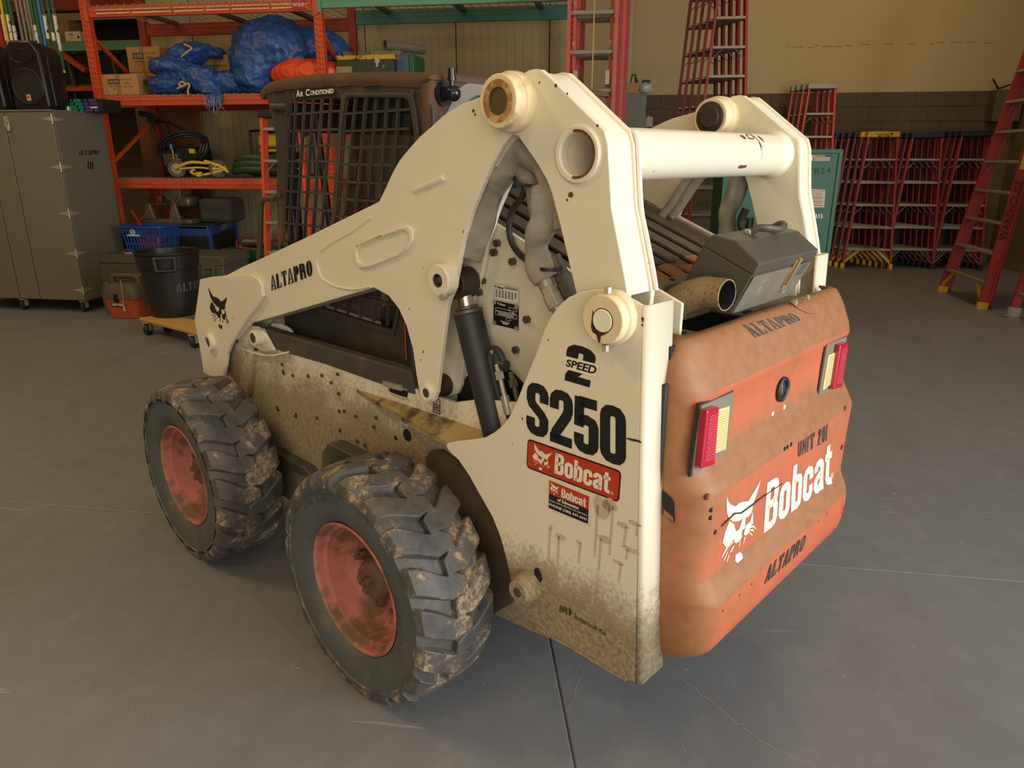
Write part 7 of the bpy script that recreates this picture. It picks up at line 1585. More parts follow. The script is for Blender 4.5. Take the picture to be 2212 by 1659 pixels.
# blue steel bench frame with dark interior
BLS = mat('blue_steel_paint', srgb(34, 70, 132), 0.5, var=0.12, dirt=srgb(52, 60, 76), damt=(0.6, 0.8))
q = [(-4.912,0.739),(-4.321,0.884)]; q_b = [(-4.719,0.825),(-4.724,0.547)]; BZ = 0.79
e = empty('work_bench', (-5.2, 7.45, 0), 0, 'blue steel rimmed bench with stencilled apron and dark underside below the threading machine', 'bench')
b = NB(); pts_ = [(.66, .02), (.42, 1.0), (-.40, 1.0), (-.40, .02), (-.40, .02)]
prism(b, pts_, 'z', BZ-.02, BZ); obj('bench_top', b, mat('dark_bench_top', srgb(46, 42, 36), 0.6, var=0.2), e)
def wall_between(name, p, q_, z0, z1, t, m, par):
    d = Vector((q_[0]-p[0], q_[1]-p[1])); n_ = Vector((-d[1], d[0])).normalized()*t; b = NB(); prism(b, [p, q_, (q_[0]+n_[0], q_[1]+n_[1]), (p[0]+n_[0], p[1]+n_[1])], 'z', z0, z1); return obj(name, b, m, par, smooth=0, bev=.003)
ap = wall_between('front_apron', pts_[0], pts_[1], BZ-.10, BZ+.01, .02, BLS, e); wall_between('end_apron', pts_[1], pts_[2], BZ-.10, BZ+.01, .02, BLS, e); wall_between('left_apron', pts_[3], pts_[0], BZ-.10, BZ+.01, .02, BLS, e); wall_between('dark_skirt', pts_[0], pts_[1], .25, BZ-.10, .02, DARK, e); wall_between('dark_skirt', pts_[3], pts_[0], .25, BZ-.10, .02, DARK, e)
for p in pts_[:4]: b = NB(); box(b, p[0]-.02, p[0]+.02, p[1]-.0, p[1]+.04, 0, BZ-.02); obj('leg', b, BLS, e)
def on_ap(u0, u1, z0, z1):
    a_, c_ = Vector((*pts_[0], 0)), Vector((*pts_[1], 0)); n_ = Vector((c_[1]-a_[1], -(c_[0]-a_[0]), 0)).normalized()*.0035
    return [a_.lerp(c_, u)+n_+Vector((0, 0, z)) for u, z in ((u0, z0), (u1, z0), (u1, z1), (u0, z1))]
stencil('stencilled_name', 'ALTAPRO', on_ap(.45, .70, BZ-.075, BZ-.015), bpy.data.materials['grey_white_stencil'], e); stencil('stencilled_number', '97', on_ap(.80, .86, BZ-.07, BZ-.02), bpy.data.materials['grey_white_stencil'], e)
# pipe threading machine on the bench
ALU = mat('dull_cast_alloy', srgb(118, 108, 88), 0.45, 0.4, var=0.2, dirt=srgb(70, 60, 46), damt=(0.5, 0.75))
MRED = mat('dull_red_machine', srgb(142, 36, 30), 0.5, var=0.2)
q = [(-5.471,0.754),(-5.062,0.759),(-5.303,0.991),(-4.942,1.096),(-4.754,1.021)]; e = empty('threading_machine', ((q[0][0]+q[1][0])/2, 7.75, BZ+.0005), 0, 'grey and red pipe threading machine standing on the blue bench', 'machine')
w2 = (q[1][0]-q[0][0])/2
b = NB(); box(b, -w2-.05, w2+.15, 0, .35, 0, .05); obj('bed', b, ALU, e, bev=.012)
for x in (-w2*.8, w2*.75):
    b = NB(); prism(b, [(x-.07, .05), (x+.07, .05), (x+.03, .20), (x+.03, .245), (x+.01, .265), (x-.015, .265), (x-.03, .245), (x-.03, .20)], 'y', 0, .05); obj('leg_bracket', b, ALU, e, bev=.008)
b = NB(); box(b, -w2*.6, w2+.12, .06, .30, .19, .30); obj('carriage', b, ALU, e, bev=.03)
b = NB(); cyl(b, (w2*.7, .02, .36), (w2*.75, .25, .36), .11, seg=28); obj('gear_drum', b, ALU, e, bev=.01)
b = NB(); lathe(b, [(.125, -.012), (.14, -.012), (.14, .012), (.125, .012)], (w2*.7, .0, .36), 'y', 28, True); obj('hand_wheel', b, ROD, e, smooth=40)
b = NB(); cyl(b, (-w2*.2, .03, .36), (w2*.2, .2, .40), .085, seg=18); box(b, -w2*.15, w2*.15, -.02, .05, .24, .32); obj('die_head', b, MRED, e, bev=.012)
b = NB(); cyl(b, (-w2*.55, -.03, .26), (-w2*.55, .03, .26), .03, seg=16); obj('end_knob', b, ROD, e)
b = NB(); tube(b, [(-w2*.3, .0, .40), (-w2*.6, -.03, .44), (-w2*.7, -.04, .45)], .008, 6, 2); obj('feed_lever', b, ROD, e)
b = NB(); box(b, w2+.15, w2+.55, .15, .55, 0, .28); obj('motor_housing', b, mat('grey_cloth_cover', srgb(74, 70, 58), 0.8, var=0.2), e, bev=.06)
# shop vac
q = [(-5.414,-0.123),(-4.996,-0.109),(-5.399,0.127),(-4.980,0.139),(-5.332,0.310),(-4.949,0.319)]; VX = (q[0][0]+q[1][0])/2
VY = 6.45; e = empty('shop_vacuum', (-4.86, VY, 0), 0, 'small orange and grey shop vacuum on the floor beside the grey cabinet', 'vacuum')
VOR = mat('dusty_orange_plastic', srgb(182, 84, 46), 0.55, var=0.12, dirt=srgb(120, 84, 56), damt=(0.6, 0.8)); VGR = mat('dusty_grey_plastic', srgb(82, 76, 62), 0.6, var=0.12)
vs = [(-5.055,-0.022),(-4.678,-0.000),(-5.013,0.198),(-4.622,0.209),(-4.974,0.405)]; hb = vs[2][1]-.0; w_ = (vs[1][0]-vs[0][0])/2; ht_ = vs[4][1]
b = NB(); A = [b.verts.new((x, y, 0.0)) for x, y in rrect(-w_*.82, w_*.82, -w_*.7, w_*.7, .05)]; B = [b.verts.new((x, y, hb)) for x, y in rrect(-w_, w_, -w_*.85, w_*.85, .06)]; b.faces.new(A[::-1]); b.faces.new(B)
for i in range(len(A)): b.faces.new([A[i], A[(i+1) % len(A)], B[(i+1) % len(A)], B[i]])
obj('tank', b, VOR, e, smooth=50, bev=.008)
b = NB(); A = [b.verts.new((x, y, hb)) for x, y in rrect(-w_*1.05, w_*1.05, -w_*.9, w_*.9, .06)]; B = [b.verts.new((x, y, hb+(ht_-hb)*.55)) for x, y in rrect(-w_*.98, w_*.98, -w_*.8, w_*.8, .08)]; D_ = [b.verts.new((x, y, hb+(ht_-hb)*.72)) for x, y in rrect(-w_*.75, w_*.75, -w_*.6, w_*.6, .08)]
b.faces.new(A[::-1]); b.faces.new(D_)
for P_, Q_ in ((A, B), (B, D_)):
    for i in range(len(A)): b.faces.new([P_[i], P_[(i+1) % len(A)], Q_[(i+1) % len(A)], Q_[i]])
obj('motor_head', b, VGR, e, smooth=50)
b = NB(); z1 = hb+(ht_-hb)*.6; tube(b, [(-w_*.75, -.02, z1-.04), (-w_*.72, -.02, ht_-.02), (-w_*.55, -.02, ht_), (w_*.5, -.02, ht_), (w_*.7, -.02, ht_-.02), (w_*.78, -.02, z1-.04)], .028, 10, 4); obj('carry_handle', b, VGR, e, smooth=60)
b = NB(); tube(b, [(-w_*1.0, .02, z1-.06), (-w_*1.35, .02, z1-.02), (-w_*1.5, .02, z1-.12), (-w_*1.35, .0, z1-.26), (-w_*1.1, .0, z1-.36), (-w_*1.0, .05, .12)], .03, 10, 6, rf=lambda t, i: .030+.0025*(i % 2)); obj('ribbed_hose', b, VGR, e, smooth=40)
b = NB(); cyl(b, (w_*.9, .0, hb*.78), (w_*1.6, .02, hb*.74), .032, seg=14); obj('blower_port', b, VGR, e)
b = NB(); y_ = -w_*.80; box(b, -w_*.5, w_*.28, y_-.004, y_+.03, hb*.60, hb*.82); lp = obj('logo_plate', b, BLACKI, e, bev=.002)
b = NB(); text_bm(b, 'RIDGID', [(-w_*.45, y_-.005, hb*.65), (w_*.23, y_-.005, hb*.65), (w_*.23, y_-.005, hb*.78), (-w_*.45, y_-.005, hb*.78)], 0.035, 0.0); flat('logo_word', b, WHITEP, lp)
b = NB(); box(b, -w_*.28, -w_*.02, y_-.02, y_+.02, hb-.03, hb+.05); obj('lid_latch', b, BM_, e, bev=.004)
b = NB(); tube(b, [(w_*.35, y_-.03, ht_-.01), (w_*.36, y_-.04, hb*1.1), (w_*.34, y_-.04, hb*.75)], .003, 5, 3); prism(b, [(w_*.28, hb*.45), (w_*.42, hb*.45), (w_*.40, hb*.72), (w_*.32, hb*.72)], 'y', y_-.045, y_-.043); obj('string_tag', b, mat('tan_tag', srgb(196, 180, 150), 0.7), e)
# trash can on a dolly
DOL = mat('yellow_plywood', srgb(196, 156, 84), 0.65, var=0.1, scale=5, dirt=srgb(110, 84, 44), damt=(0.64, 0.7), dscale=12)
q = [(-4.333,5.829),(-4.262,5.962),(-3.705,5.807),(-3.311,5.397),(-3.510,5.367)]
DX, DY = -3.93, 5.95
e = empty('wooden_dolly', (DX, DY, 0), 0, 'yellow plywood dolly on casters carrying the black trash can', 'dolly')
dq = [(-4.277,5.751),(-4.148,5.912),(-3.396,5.621),(-3.443,5.301)]; b = NB(); prism(b, [(p[0]-DX, p[1]-DY) for p in dq], 'z', .12, .15); obj('deck_board', b, DOL, e, smooth=0, bev=.006)
cx_ = [Vector((p[0]-DX, p[1]-DY, 0)) for p in dq]; cm = sum(cx_, Vector())/4
for p in cx_: 
    c_ = cm.lerp(p, .80); caster(e, c_.x, c_.y, .052)
TCB = mat('black_bin_plastic', srgb(34, 32, 30), 0.4, var=0.12, scale=4)
q = [(-4.342,0.087),(-3.921,0.102),(-4.335,0.727),(-3.756,0.738)]; r0, r1 = (q[1][0]-q[0][0])/2*.97, (q[3][0]-q[2][0])/2*.89; zt_ = .15+.735
tcx = (q[2][0]+q[3][0])/2
e = empty('trash_can', (tcx+.0, 5.95, .151), 0, 'black round plastic trash can standing on the plywood dolly', 'trash can'); H_ = [(-3.875,0.703)][0][1]-.151+.03
b = NB(); rr = lambda z: r0+(r1-r0)*z/H_
pr = [(r0-.01, 0.0), (r0, .012)]+[(rr(H_*t), H_*t) for t in (.2, .4, .6, .74)]+[(rr(H_*.74)+.010, H_*.75), (rr(H_*.95)+.010, H_*.95), (r1+.004, H_*.955), (r1+.016, H_*.965), (r1+.018, H_*.995), (r1+.008, H_), (r1-.004, H_*.985), (rr(H_*.5)-.006, H_*.5), (r0-.008, .012), (0, .010)]
lathe(b, pr, (0, 0, 0), 'z', 56); obj('bin_body', b, TCB, e, smooth=35)
# handle facing the viewer
ha = R(-62); M_ = Matrix.Rotation(ha+pi/2, 4, 'Z') @ Matrix.Translation((0, -(rr(H_*.85)+.004), 0))
b = NB(); plate_holes(b, [(-.085, H_*.72), (.085, H_*.72), (.10, H_*.955), (-.10, H_*.955)], [[(-.062, H_*.77), (.062, H_*.77), (.068, H_*.91), (-.068, H_*.91)]], 'y', -.03, .01); bmesh.ops.transform(b, matrix=M_, verts=b.verts[:]); hd = obj('handle_recess', b, TCB, e, smooth=0, bev=.006)
b = NB(); tube(b, [(-.07, -.028, H_*.745), (0, -.036, H_*.742), (.07, -.028, H_*.745)], .016, 8, 3); bmesh.ops.transform(b, matrix=M_, verts=b.verts[:]); obj('grip', b, TCB, e, smooth=60)
b = NB(); a0 = R(-48)
sp_ = stencil_polys('ALTAPRO'); mx_ = max(p[0] for q_ in sp_ for p in q_)
for pl_ in sp_:
    vs_ = []
    for x, y in pl_:
        z = H_*.40+y*.075; a_ = a0+x/mx_*R(95); vs_.append(b.verts.new(((rr(z)+.0015)*cos(a_), (rr(z)+.0015)*sin(a_), z)))
    b.faces.new(vs_)
flat('stencilled_name', b, mat('dull_grey_stencil', srgb(96, 92, 90), 0.6, var=0.1), e)
# green tool boxes, brush, planks under the rack by the loader's nose
q = [(-4.359,0.566),(-3.897,0.574),(-4.383,0.388),(-4.402,0.243)]; GBX = mat('green_toolbox_paint', srgb(26, 78, 44), 0.4, var=0.12, dirt=srgb(90, 92, 52), damt=(0.66, 0.8))
zt_, zm = q[0][1], q[2][1]
for k, (z0, z1, lab) in enumerate(((0.0, zm-.004, 'lower green tool box of the pair beside the trunk'), (zm, zt_, 'upper green tool box with wire handle, red cord lying on top'))):
    e = empty('green_toolbox', (q[0][0]+.28, 7.4, z0), 0, lab, 'tool box'); b = NB(); box(b, -.28, .28, 0, .38, 0, z1-z0-.035); obj('box_body', b, GBX, e, bev=.006)
    b = NB(); box(b, -.287, .287, -.006, .386, z1-z0-.035, z1-z0-.001); obj('lid', b, GBX, e, bev=.006)
    b = NB(); tube(b, [(.05, 0, .18), (.045, -.018, .17), (.05, -.02, .06), (.16, -.02, .06), (.165, -.018, .17), (.16, 0, .18)], .005, 6, 2); obj('wire_handle', b, STEEL, e)
e = empty('corded_drill', (q[0][0]+.33, 7.52, zt_+.0005), 0, 'grey corded power tool with red cord on the green tool boxes', 'power tool')
b = NB(); cyl(b, (-.14, 0, .06), (.12, .04, .06), .055, seg=18); cyl(b, (.12, .04, .06), (.18, .05, .06), .03, seg=14); obj('motor_body', b, STEEL, e, bev=.012)
b = NB(); box(b, .0, .05, .0, .04, .0, .12); obj('pistol_grip', b, BM_, e, bev=.01)
b = NB(); tube(b, [(-.14, -.05, .03), (-.20, -.06, .008), (-.10, -.10, .010), (.08, -.09, .008), (.04, -.06, .10), (-.08, -.05, .16), (-.2, -.05, .05), (-.12, -.07, .012)], .008, 6, 5); obj('red_cord', b, mat('red_cord', srgb(150, 58, 48), 0.5, var=0.1), e, smooth=60)
q = [(-4.608,0.553),(-4.465,0.561)]; e = empty('hand_brush', (q[0][0]-.35, 7.0, TZ+.0005), 0, 'wooden handled brush lying on the trunk behind the trash can', 'brush')
b = NB(); prism(b, [(-.05, -.018), (.10, -.02), (.17, -.028), (.20, -.012), (.20, .012), (.17, .028), (.10, .02), (-.05, .018)], 'z', .022, .044); obj('handle', b, mat('pale_wood', srgb(204, 164, 100), 0.6, var=0.1), e, bev=.008)
b = NB(); box(b, -.02, .20, -.03, .03, 0, .022); obj('bristles', b, BM_, e, bev=.004)
for k, (x0, y0, ln, wd, z0, lab) in enumerate(((-3.55, 7.98, .55, .22, .0, 'stack of dark brown planks behind the green tool boxes'),)):
    e = empty('plank_stack', (-3.55, 7.98, 0), R(12), lab, 'planks', None)
    for j in range(9):
        b = NB(); box(b, -.7, .35, -.14, .14, j*.068, j*.068+.062); o = obj('plank', b, mat('brown_plank', srgb(98, 70, 44), 0.75, var=0.2, scale=4, stretch=(1, 8, 8)) if 'brown_plank' not in bpy.data.materials else bpy.data.materials['brown_plank'], e, bev=.004); o.location = (random.uniform(-.03, .03), random.uniform(-.02, .02), 0)

# ================================================================= ladders
LR = mat('red_fibreglass_rail', srgb(160, 48, 38), 0.5, var=0.12, scale=3, dirt=srgb(196, 110, 84), damt=(0.64, 0.8), dscale=12)
LO = mat('orange_fibreglass_rail', srgb(214, 78, 44), 0.5, var=0.08, scale=3)
LP = mat('faded_pink_rail', srgb(186, 80, 58), 0.55, var=0.12, scale=5, dirt=srgb(206, 160, 136), damt=(0.58, 0.75), dscale=10)
LD = mat('deep_red_rail', srgb(132, 34, 28), 0.5, var=0.15, scale=3)
LAL = mat('ladder_aluminium', srgb(158, 150, 130), 0.45, 0.4, var=0.12, scale=12)
LDU = mat('dusty_tread', srgb(150, 128, 94), 0.7, var=0.1)
LBK = mat('black_ladder_cap', srgb(26, 26, 28), 0.5, var=0.1); LYE = mat('yellow_ladder_cap', srgb(214, 168, 30), 0.5, var=0.1)
def rail_bm(p, q, wd, dp, out):
    """C channel rail from p to q; flanges open outward"""
    b = NB(); p, q = Vector(p), Vector(q); d = (q-p).normalized(); X = Vector((1, 0, 0)); Y = Vector((0, 1, 0)); s_ = out
    prof = [(0, 0), (wd*s_, 0), (wd*s_, .006), (.006*s_, .006), (.006*s_, dp-.006), (wd*s_, dp-.006), (wd*s_, dp), (0, dp)]
    A = [b.verts.new(p+X*a_+Y*c_) for a_, c_ in prof]; B = [b.verts.new(q+X*a_+Y*c_) for a_, c_ in prof]
    b.faces.new(A[::-1]); b.faces.new(B)
    for i in range(8): b.faces.new([A[i], A[(i+1) % 8], B[(i+1) % 8], B[i]])
    return b
def stepladder(h, wb, wt, m, cap, label, group=None, foot=None, nst=None, braces=True, dp=0.058):
    e = empty('step_ladder', (0, 0, 0), 0, label, 'ladder', group)
    wz = lambda z: (wb+(wt-wb)*z/h)/2
    for s_ in (-1, 1):
        obj('rail', rail_bm((s_*wz(0), 0, 0.02), (s_*wz(h), 0, h-.06), .028, dp, s_), m, e, smooth=0)
        obj('rear_rail', rail_bm((s_*(wz(0)+.0), dp+.002, 0.02), (s_*(wz(h)-.01), dp+.002, h-.08), .024, .034, s_), m, e, smooth=0)
        b = NB(); box(b, s_*wz(0)-.012, s_*wz(0)+.040 if s_ > 0 else s_*wz(0)-.040, -.006, dp+.001, 0, .075) if s_ > 0 else box(b, s_*wz(0)-.040, s_*wz(0)+.012, -.006, dp+.001, 0, .075); obj('foot', b, foot or LBK, e, bev=.004)
        b = NB(); box(b, *( (s_*wz(0)-.006, s_*wz(0)+.03) if s_ > 0 else (s_*wz(0)-.03, s_*wz(0)+.006)), dp+.004, dp+.040, 0, .05); obj('rear_foot', b, LBK, e, bev=.004)
    n = nst or int((h-.15)/.305)
    for k in range(n):
        z = .305*(k+1)-.02; b = NB(); box(b, -wz(z), wz(z), -.004, dp+.004, z-.028, z); st_ = obj('step', b, LAL, e, bev=.003)
        b = NB(); box(b, -wz(z)+.004, wz(z)-.004, 0.0, dp, z, z+.002); obj('tread', b, LDU, st_, smooth=0)
        if braces and (k % 2 == 0 or k == 0):
            for s_ in (-1, 1):
                b = NB(); cyl(b, (s_*(wz(z)-.10), dp*.5, z-.028), (s_*(wz(z)-.004), dp*.4, z-.13), .006, seg=6); obj('brace', b, LAL, st_)
        if k % 2: b = NB(); box(b, -wz(z)+.03, wz(z)-.03, dp+.008, dp+.030, z-.018, z+.01); obj('rear_bar', b, LAL, e)
    if foot is LYE:
        for s_ in (-1, 1): b = NB(); prism(b, [(s_*(wz(0)-.005), .07), (s_*(wz(0)-.005), .12), (s_*(wz(.28)-.14), .262), (s_*(wz(.28)-.19), .262)], 'y', .01, .03); obj('knee_brace', b, LYE, e, smooth=0)
    else:
        for s_ in (-1, 1): b = NB(); cyl(b, (s_*(wz(0)-.005), dp*.4, .08), (s_*(wz(.28)-.15), dp*.4, .265), .007, seg=6); obj('knee_brace', b, LAL, e)
    b = NB(); prism(b, [(-wt/2-.045, h-.075), (wt/2+.045, h-.075), (wt/2+.035, h), (-wt/2-.035, h)], 'y', -.012, dp+.044); obj('top_cap', b, cap, e, bev=.008)
    return e
def put(e, x, y, lean, rz=0.0, z=0.0):
    e.location = (x, y, z); e.rotation_euler = (-lean, 0, rz)
    return e
GL = 'ladders stacked behind the front one of their row'
# row of six foot ladders along the back wall
def stack(front, x, y, n, dx, dy, lean, lab, rz=0.0, mats=None):
    put(front, x, y, lean, rz)
    for k in range(1, n):
        r = dup_tree(front, (x+dx*k, y+dy*k, 0), rot=(-lean, 0, rz), label=lab.replace('stacked', ['', 'second', 'third', 'fourth', 'fifth', 'sixth', 'seventh', 'eighth'][k]+' in its stack,', 1)); r['group'] = 'ladders of one stack: '+lab[:40]
        if mats:
            mm = mats[k % len(mats)]
            for c_ in r.children:
                if 'rail' in c_.name or 'top_cap' in c_.name or 'foot' in c_.name or 'knee' in c_.name:
                    src = c_.data; key = src.name+'_'+mm.name if 'rail' in c_.name else None
                    if 'rail' in c_.name:
                        if key not in bpy.data.meshes: d2 = src.copy(); d2.name = key; d2.materials[0] = mm; bpy.data.meshes[key]
                        c_.data = bpy.data.meshes[key]
                    elif 'top_cap' in c_.name and c_.data.materials[0] is LYE and k > 1:
                        key = src.name+'_blk'
                        if key not in bpy.data.meshes: d2 = src.copy(); d2.name = key; d2.materials[0] = LBK
                        c_.data = bpy.data.meshes[key]
f1 = stepladder(1.86, .62, .34, LR, LYE, 'yellow capped red step ladder with yellow feet, front of the row nearest the green box', foot=LYE)
stack(f1, 3.45, 10.92, 7, -.056, .110, .05, 'red step ladder stacked behind the yellow capped one by the wall', mats=[LR, LD, LD])
b = NB(); box(b, -.11, .07, -.0135, -.0125, 1.822, 1.829); box(b, .08, .12, -.0135, -.0125, 1.822, 1.835); box(b, .095, .105, -.0135, -.0125, 1.80, 1.85); lathe(b, [(.03, -.0135), (.05, -.0135)], (0, 0, 0), 'y', 16)
for v in b.verts:
    if abs(v.co.z) < .06 and abs(v.co.y+.0135) < 1e-4 and v.co.z < 1: v.co = Vector((v.co.x*1.6, v.co.y, 1.800+v.co.z*.30))
obj('cap_print', b, BLACKI, f1, smooth=0)
f2 = stepladder(1.85, .62, .34, LR, LBK, 'black capped red step ladder, front of the middle row by the wall')
stack(f2, 4.05, 11.02, 6, -.042, .110, .05, 'red step ladder stacked in the middle row by the wall', mats=[LR, LD, LD])
f3 = stepladder(1.87, .62, .34, LR, LBK, 'black capped red step ladder, front of the row nearest the right wall')
stack(f3, 4.68, 11.03, 6, -.038, .110, .05, 'red step ladder stacked in the row nearest the right wall', mats=[LR, LD, LD])
f4 = stepladder(2.50, .62, .31, LO, LAL, 'eight foot orange red step ladder with aluminium cap leaning on the block wall')
stack(f4, 2.62, 11.05, 4, -.05, .112, .055, 'orange red step ladder stacked behind the aluminium capped one', mats=[LR, LO])
f5 = stepladder(4.0, .70, .19, LR, LBK, 'very tall red step ladder behind the loader, front of its stack', dp=.085)
stack(f5, 1.07, 8.78, 5, -.065, .135, .10, 'very tall red step ladder stacked behind the front tall one', mats=[LD, LR])
f6 = stepladder(1.98, .52, .36, LO, LBK, 'orange step ladder standing behind the loader cab in front of the rack')
put(f6, -3.44, 7.05, .06)
# tall step ladder leaning on the right wall, seen from the side
f7 = stepladder(3.7, .98, .36, LR, LBK, 'tall red step ladder with stencilled rail leaning on the right wall', foot=LYE, dp=.095)
put(f7, 3.72, 8.62, .125, R(90-180))
b = NB(); 
tq = [(-.0, 0, 0)]
s_ = -1; zA_, zB_ = 0.75, 1.30
def on_rail(z, off): return Vector((-(.98+(.36-.98)*z/3.7)/2*-1, -.0012, z))+Vector((off, 0, 0))
q_ = [on_rail(zA_, .024), on_rail(zB_, .024), on_rail(zB_, .004), on_rail(zA_, .004)]
x_ = (.98+(.36-.98)*1.0/3.7)/2
wz7 = lambda z: (.98+(.36-.98)*z/3.7)/2
lab = NB(); f = lambda z, y: Vector((wz7(z)-.0009, y, z))
text_bm(lab, 'WAREHOUSE', [Vector((wz7(.72)+.0285, .085, .72)), Vector((wz7(1.32)+.0285, .085, 1.32)), Vector((wz7(1.32)+.0285, .012, 1.32)), Vector((wz7(.72)+.0285, .012, .72))], 0.0, -0.001)
flat('marker_word', lab, mat('dark_marker', srgb(58, 20, 18), 0.6, var=0), f7)
def sticker(e, z, hgt, wz, m, nm='sticker'):
    b = NB(); b.faces.new([b.verts.new((wz(z)+.0287, .010, z)), b.verts.new((wz(z)+.0287, .080, z)), b.verts.new((wz(z+hgt)+.0287, .080, z+hgt)), b.verts.new((wz(z+hgt)+.0287, .010, z+hgt))]); return flat(nm, b, m, e)
sticker(f7, 1.42, .22, wz7, mat('yellow_sticker', srgb(196, 164, 64), 0.6, var=0.1)); sticker(f7, 1.95, .12, wz7, mat('pale_sticker', srgb(196, 176, 160), 0.6, var=0.15)); 
def extension_ladder(h, wd, m, label, group=None, fly=True, holes=False, rail_w=.03, rail_d=.075):
    e = empty('extension_ladder', (0, 0, 0), 0, label, 'ladder', group)
    for sec, (w_, y_, z0) in enumerate(((wd, 0.0, 0.02), (wd-.085, .085, .34))):
        if sec and not fly: break
        for s_ in (-1, 1): obj('rail', rail_bm((s_*w_/2, y_, z0), (s_*w_/2, y_, h+z0-.02), rail_w*(-1 if False else 1), rail_d, -s_*-1), m, e, smooth=0)
        n = int((h-.2)/.305)
        for k in range(n):
            z = z0+.22+.305*k; b = NB(); cyl(b, (-w_/2, y_+.035, z), (w_/2, y_+.035, z), .019, seg=8); obj('rung', b, LAL, e, smooth=0)
    for s_ in (-1, 1):
        b = NB(); box(b, s_*wd/2-.02 if s_ < 0 else s_*wd/2-.01, s_*wd/2+.01 if s_ < 0 else s_*wd/2+.02, -.02, rail_d+.02, 0, .10); box(b, s_*wd/2-.03, s_*wd/2+.03, -.05, rail_d+.05, 0, .015); obj('foot', b, LAL, e, bev=.003)
    if fly:
        b = NB(); tube(b, [(.0, .02, .4), (.01, .02, h*.5), (.0, .02, h-.2)], .006, 6, 2); obj('rope', b, ROPE, e)
        for s_ in (-1, 1): b = NB(); box(b, s_*(wd/2-.045)-.02, s_*(wd/2-.045)+.02, .03, .12, h*.46, h*.46+.12); obj('rung_lock', b, LAL, e, bev=.004)
    return e
g1 = extension_ladder(4.6, .365, LP, 'faded red extension ladder with pull rope, foremost of those left of the grey locker'); put(g1, -.335, 6.55, .03)
for k, (mm, lab) in enumerate(((LR, 'red extension ladder directly behind the faded one with the rope'), (LP, 'pale red extension ladder, third from the front beside the grey locker'), (LR, 'red extension ladder, rearmost beside the grey locker'))):
    gk = extension_ladder(4.5, .365, mm, lab, fly=False); put(gk, -.335+.03*(k+1), 6.74+.10*k, .03)
g5 = extension_ladder(3.6, .44, LR, 'red extension ladder with rope and clamps nearest on the right wall', rail_w=.032, rail_d=.085); put(g5, 3.85, 7.52, .125, R(-90))
b = NB()
for z in (.32, .62):
    for y_, o_ in ((.0, 0), (.0, .0)): pass
e = empty('rope_hank', (3.98, 7.42, 1.0), 0, 'red rope hank and black strap tied to the nearest extension ladder', 'rope')
b = NB(); tube(b, [(.0, -.2, .08), (.05, -.1, .13), (.0, .0, .05), (-.04, -.1, .0), (.02, -.22, .02), (.03, -.1, .06), (0, 0, .1)], .012, 6, 5); obj('red_rope', b, mat('red_rope', srgb(168, 52, 58), 0.8, var=0.1), e)
b = NB(); tube(b, [(-.02, .15, .45), (-.05, .05, .3), (-.06, .12, .12), (-.05, .05, -.02), (-.04, .1, -.12)], .016, 6, 5, flat=.5); obj('black_strap', b, RUBHOSE, e)

# ================================================================= green job box, grey locker and its load
GJ = mat('green_job_box_paint', srgb(38, 98, 70), 0.5, var=0.08, scale=3, dirt=srgb(34, 84, 62), damt=(0.62, 0.8))
q = [(0.846,1.594),(1.828,1.592)]; GX0, GX1, GZ = q[0][0], q[1][0], [(1.828,1.592)][0][1]
e = empty('job_site_box', ((GX0+GX1)/2, 6.8, 0), 0, 'green steel job box with caution label and pencil mark behind the loader', 'job box'); w2 = (GX1-GX0)/2
b = NB(); box(b, -w2, w2, .03, .70, .06, GZ); obj('box_body', b, GJ, e, bev=.008)
b = NB(); plate_holes(b, [(-w2, .06), (w2, .06), (w2, GZ), (-w2, GZ)], [[(-w2+.035, .10), (w2-.035, .10), (w2-.035, GZ-.035), (-w2+.035, GZ-.035)]], 'y', 0, .03); obj('front_rim', b, GJ, e, smooth=0, bev=.005)
b = NB(); box(b, -w2+.035, w2-.035, .012, .03, .10, GZ-.035); dp_ = obj('front_door', b, GJ, e, smooth=0)
for x in (-w2+.1, w2-.1): b = NB(); box(b, x-.06, x+.06, .05, .65, 0, .06); obj('skid', b, GJ, e)
def fq(px4, d=.0115): return [(p[0]-(GX0+GX1)/2, d, p[1]) for p in px4]
def fquad(nm, px4, m, d=.0115, par=None):
    b = NB(); b.faces.new([b.verts.new(p) for p in fq(px4, d)]); return flat(nm, b, m, par or dp_)
fquad('caution_label', [(1.526,1.494),(1.739,1.490),(1.740,1.547),(1.520,1.547)], BLACKI); fquad('caution_header', [(1.591,1.524),(1.682,1.524),(1.680,1.543),(1.589,1.543)], PY_, .0105); fquad('caution_picture', [(1.556,1.498),(1.587,1.494),(1.585,1.543),(1.554,1.543)], WHITEP, .0105)
b = NB(); text_bm(b, 'CAUTION', fq([(1.606,1.528),(1.678,1.528),(1.676,1.539),(1.604,1.539)], .0100), 0.02, 0.0); flat('caution_word', b, BLACKI, dp_)
b = NB()
for j in range(4):
    for p4 in (fq([(1.594,1.496),(1.731,1.496),(1.731,1.500),(1.594,1.500)], .0105),): b.faces.new([b.verts.new((x, y, z+j*.0085)) for x, y, z in p4])
o = flat('caution_lines', b, WHITEP, dp_); o['kind'] = 'stuff'
b = NB(); text_bm(b, 'TB24', fq([(1.554,1.386),(1.748,1.395),(1.746,1.441),(1.548,1.436)], .0112), -0.004, 0.0, 1.2); flat('pencil_code', b, mat('pencil_grey', srgb(36, 70, 52), 0.8, var=0), dp_)
fquad('instruction_sheet', [(1.552,1.105),(1.731,1.106),(1.723,1.255),(1.534,1.266)], mat('weathered_sheet', srgb(206, 196, 184), 0.7, var=0.08))
b = NB()
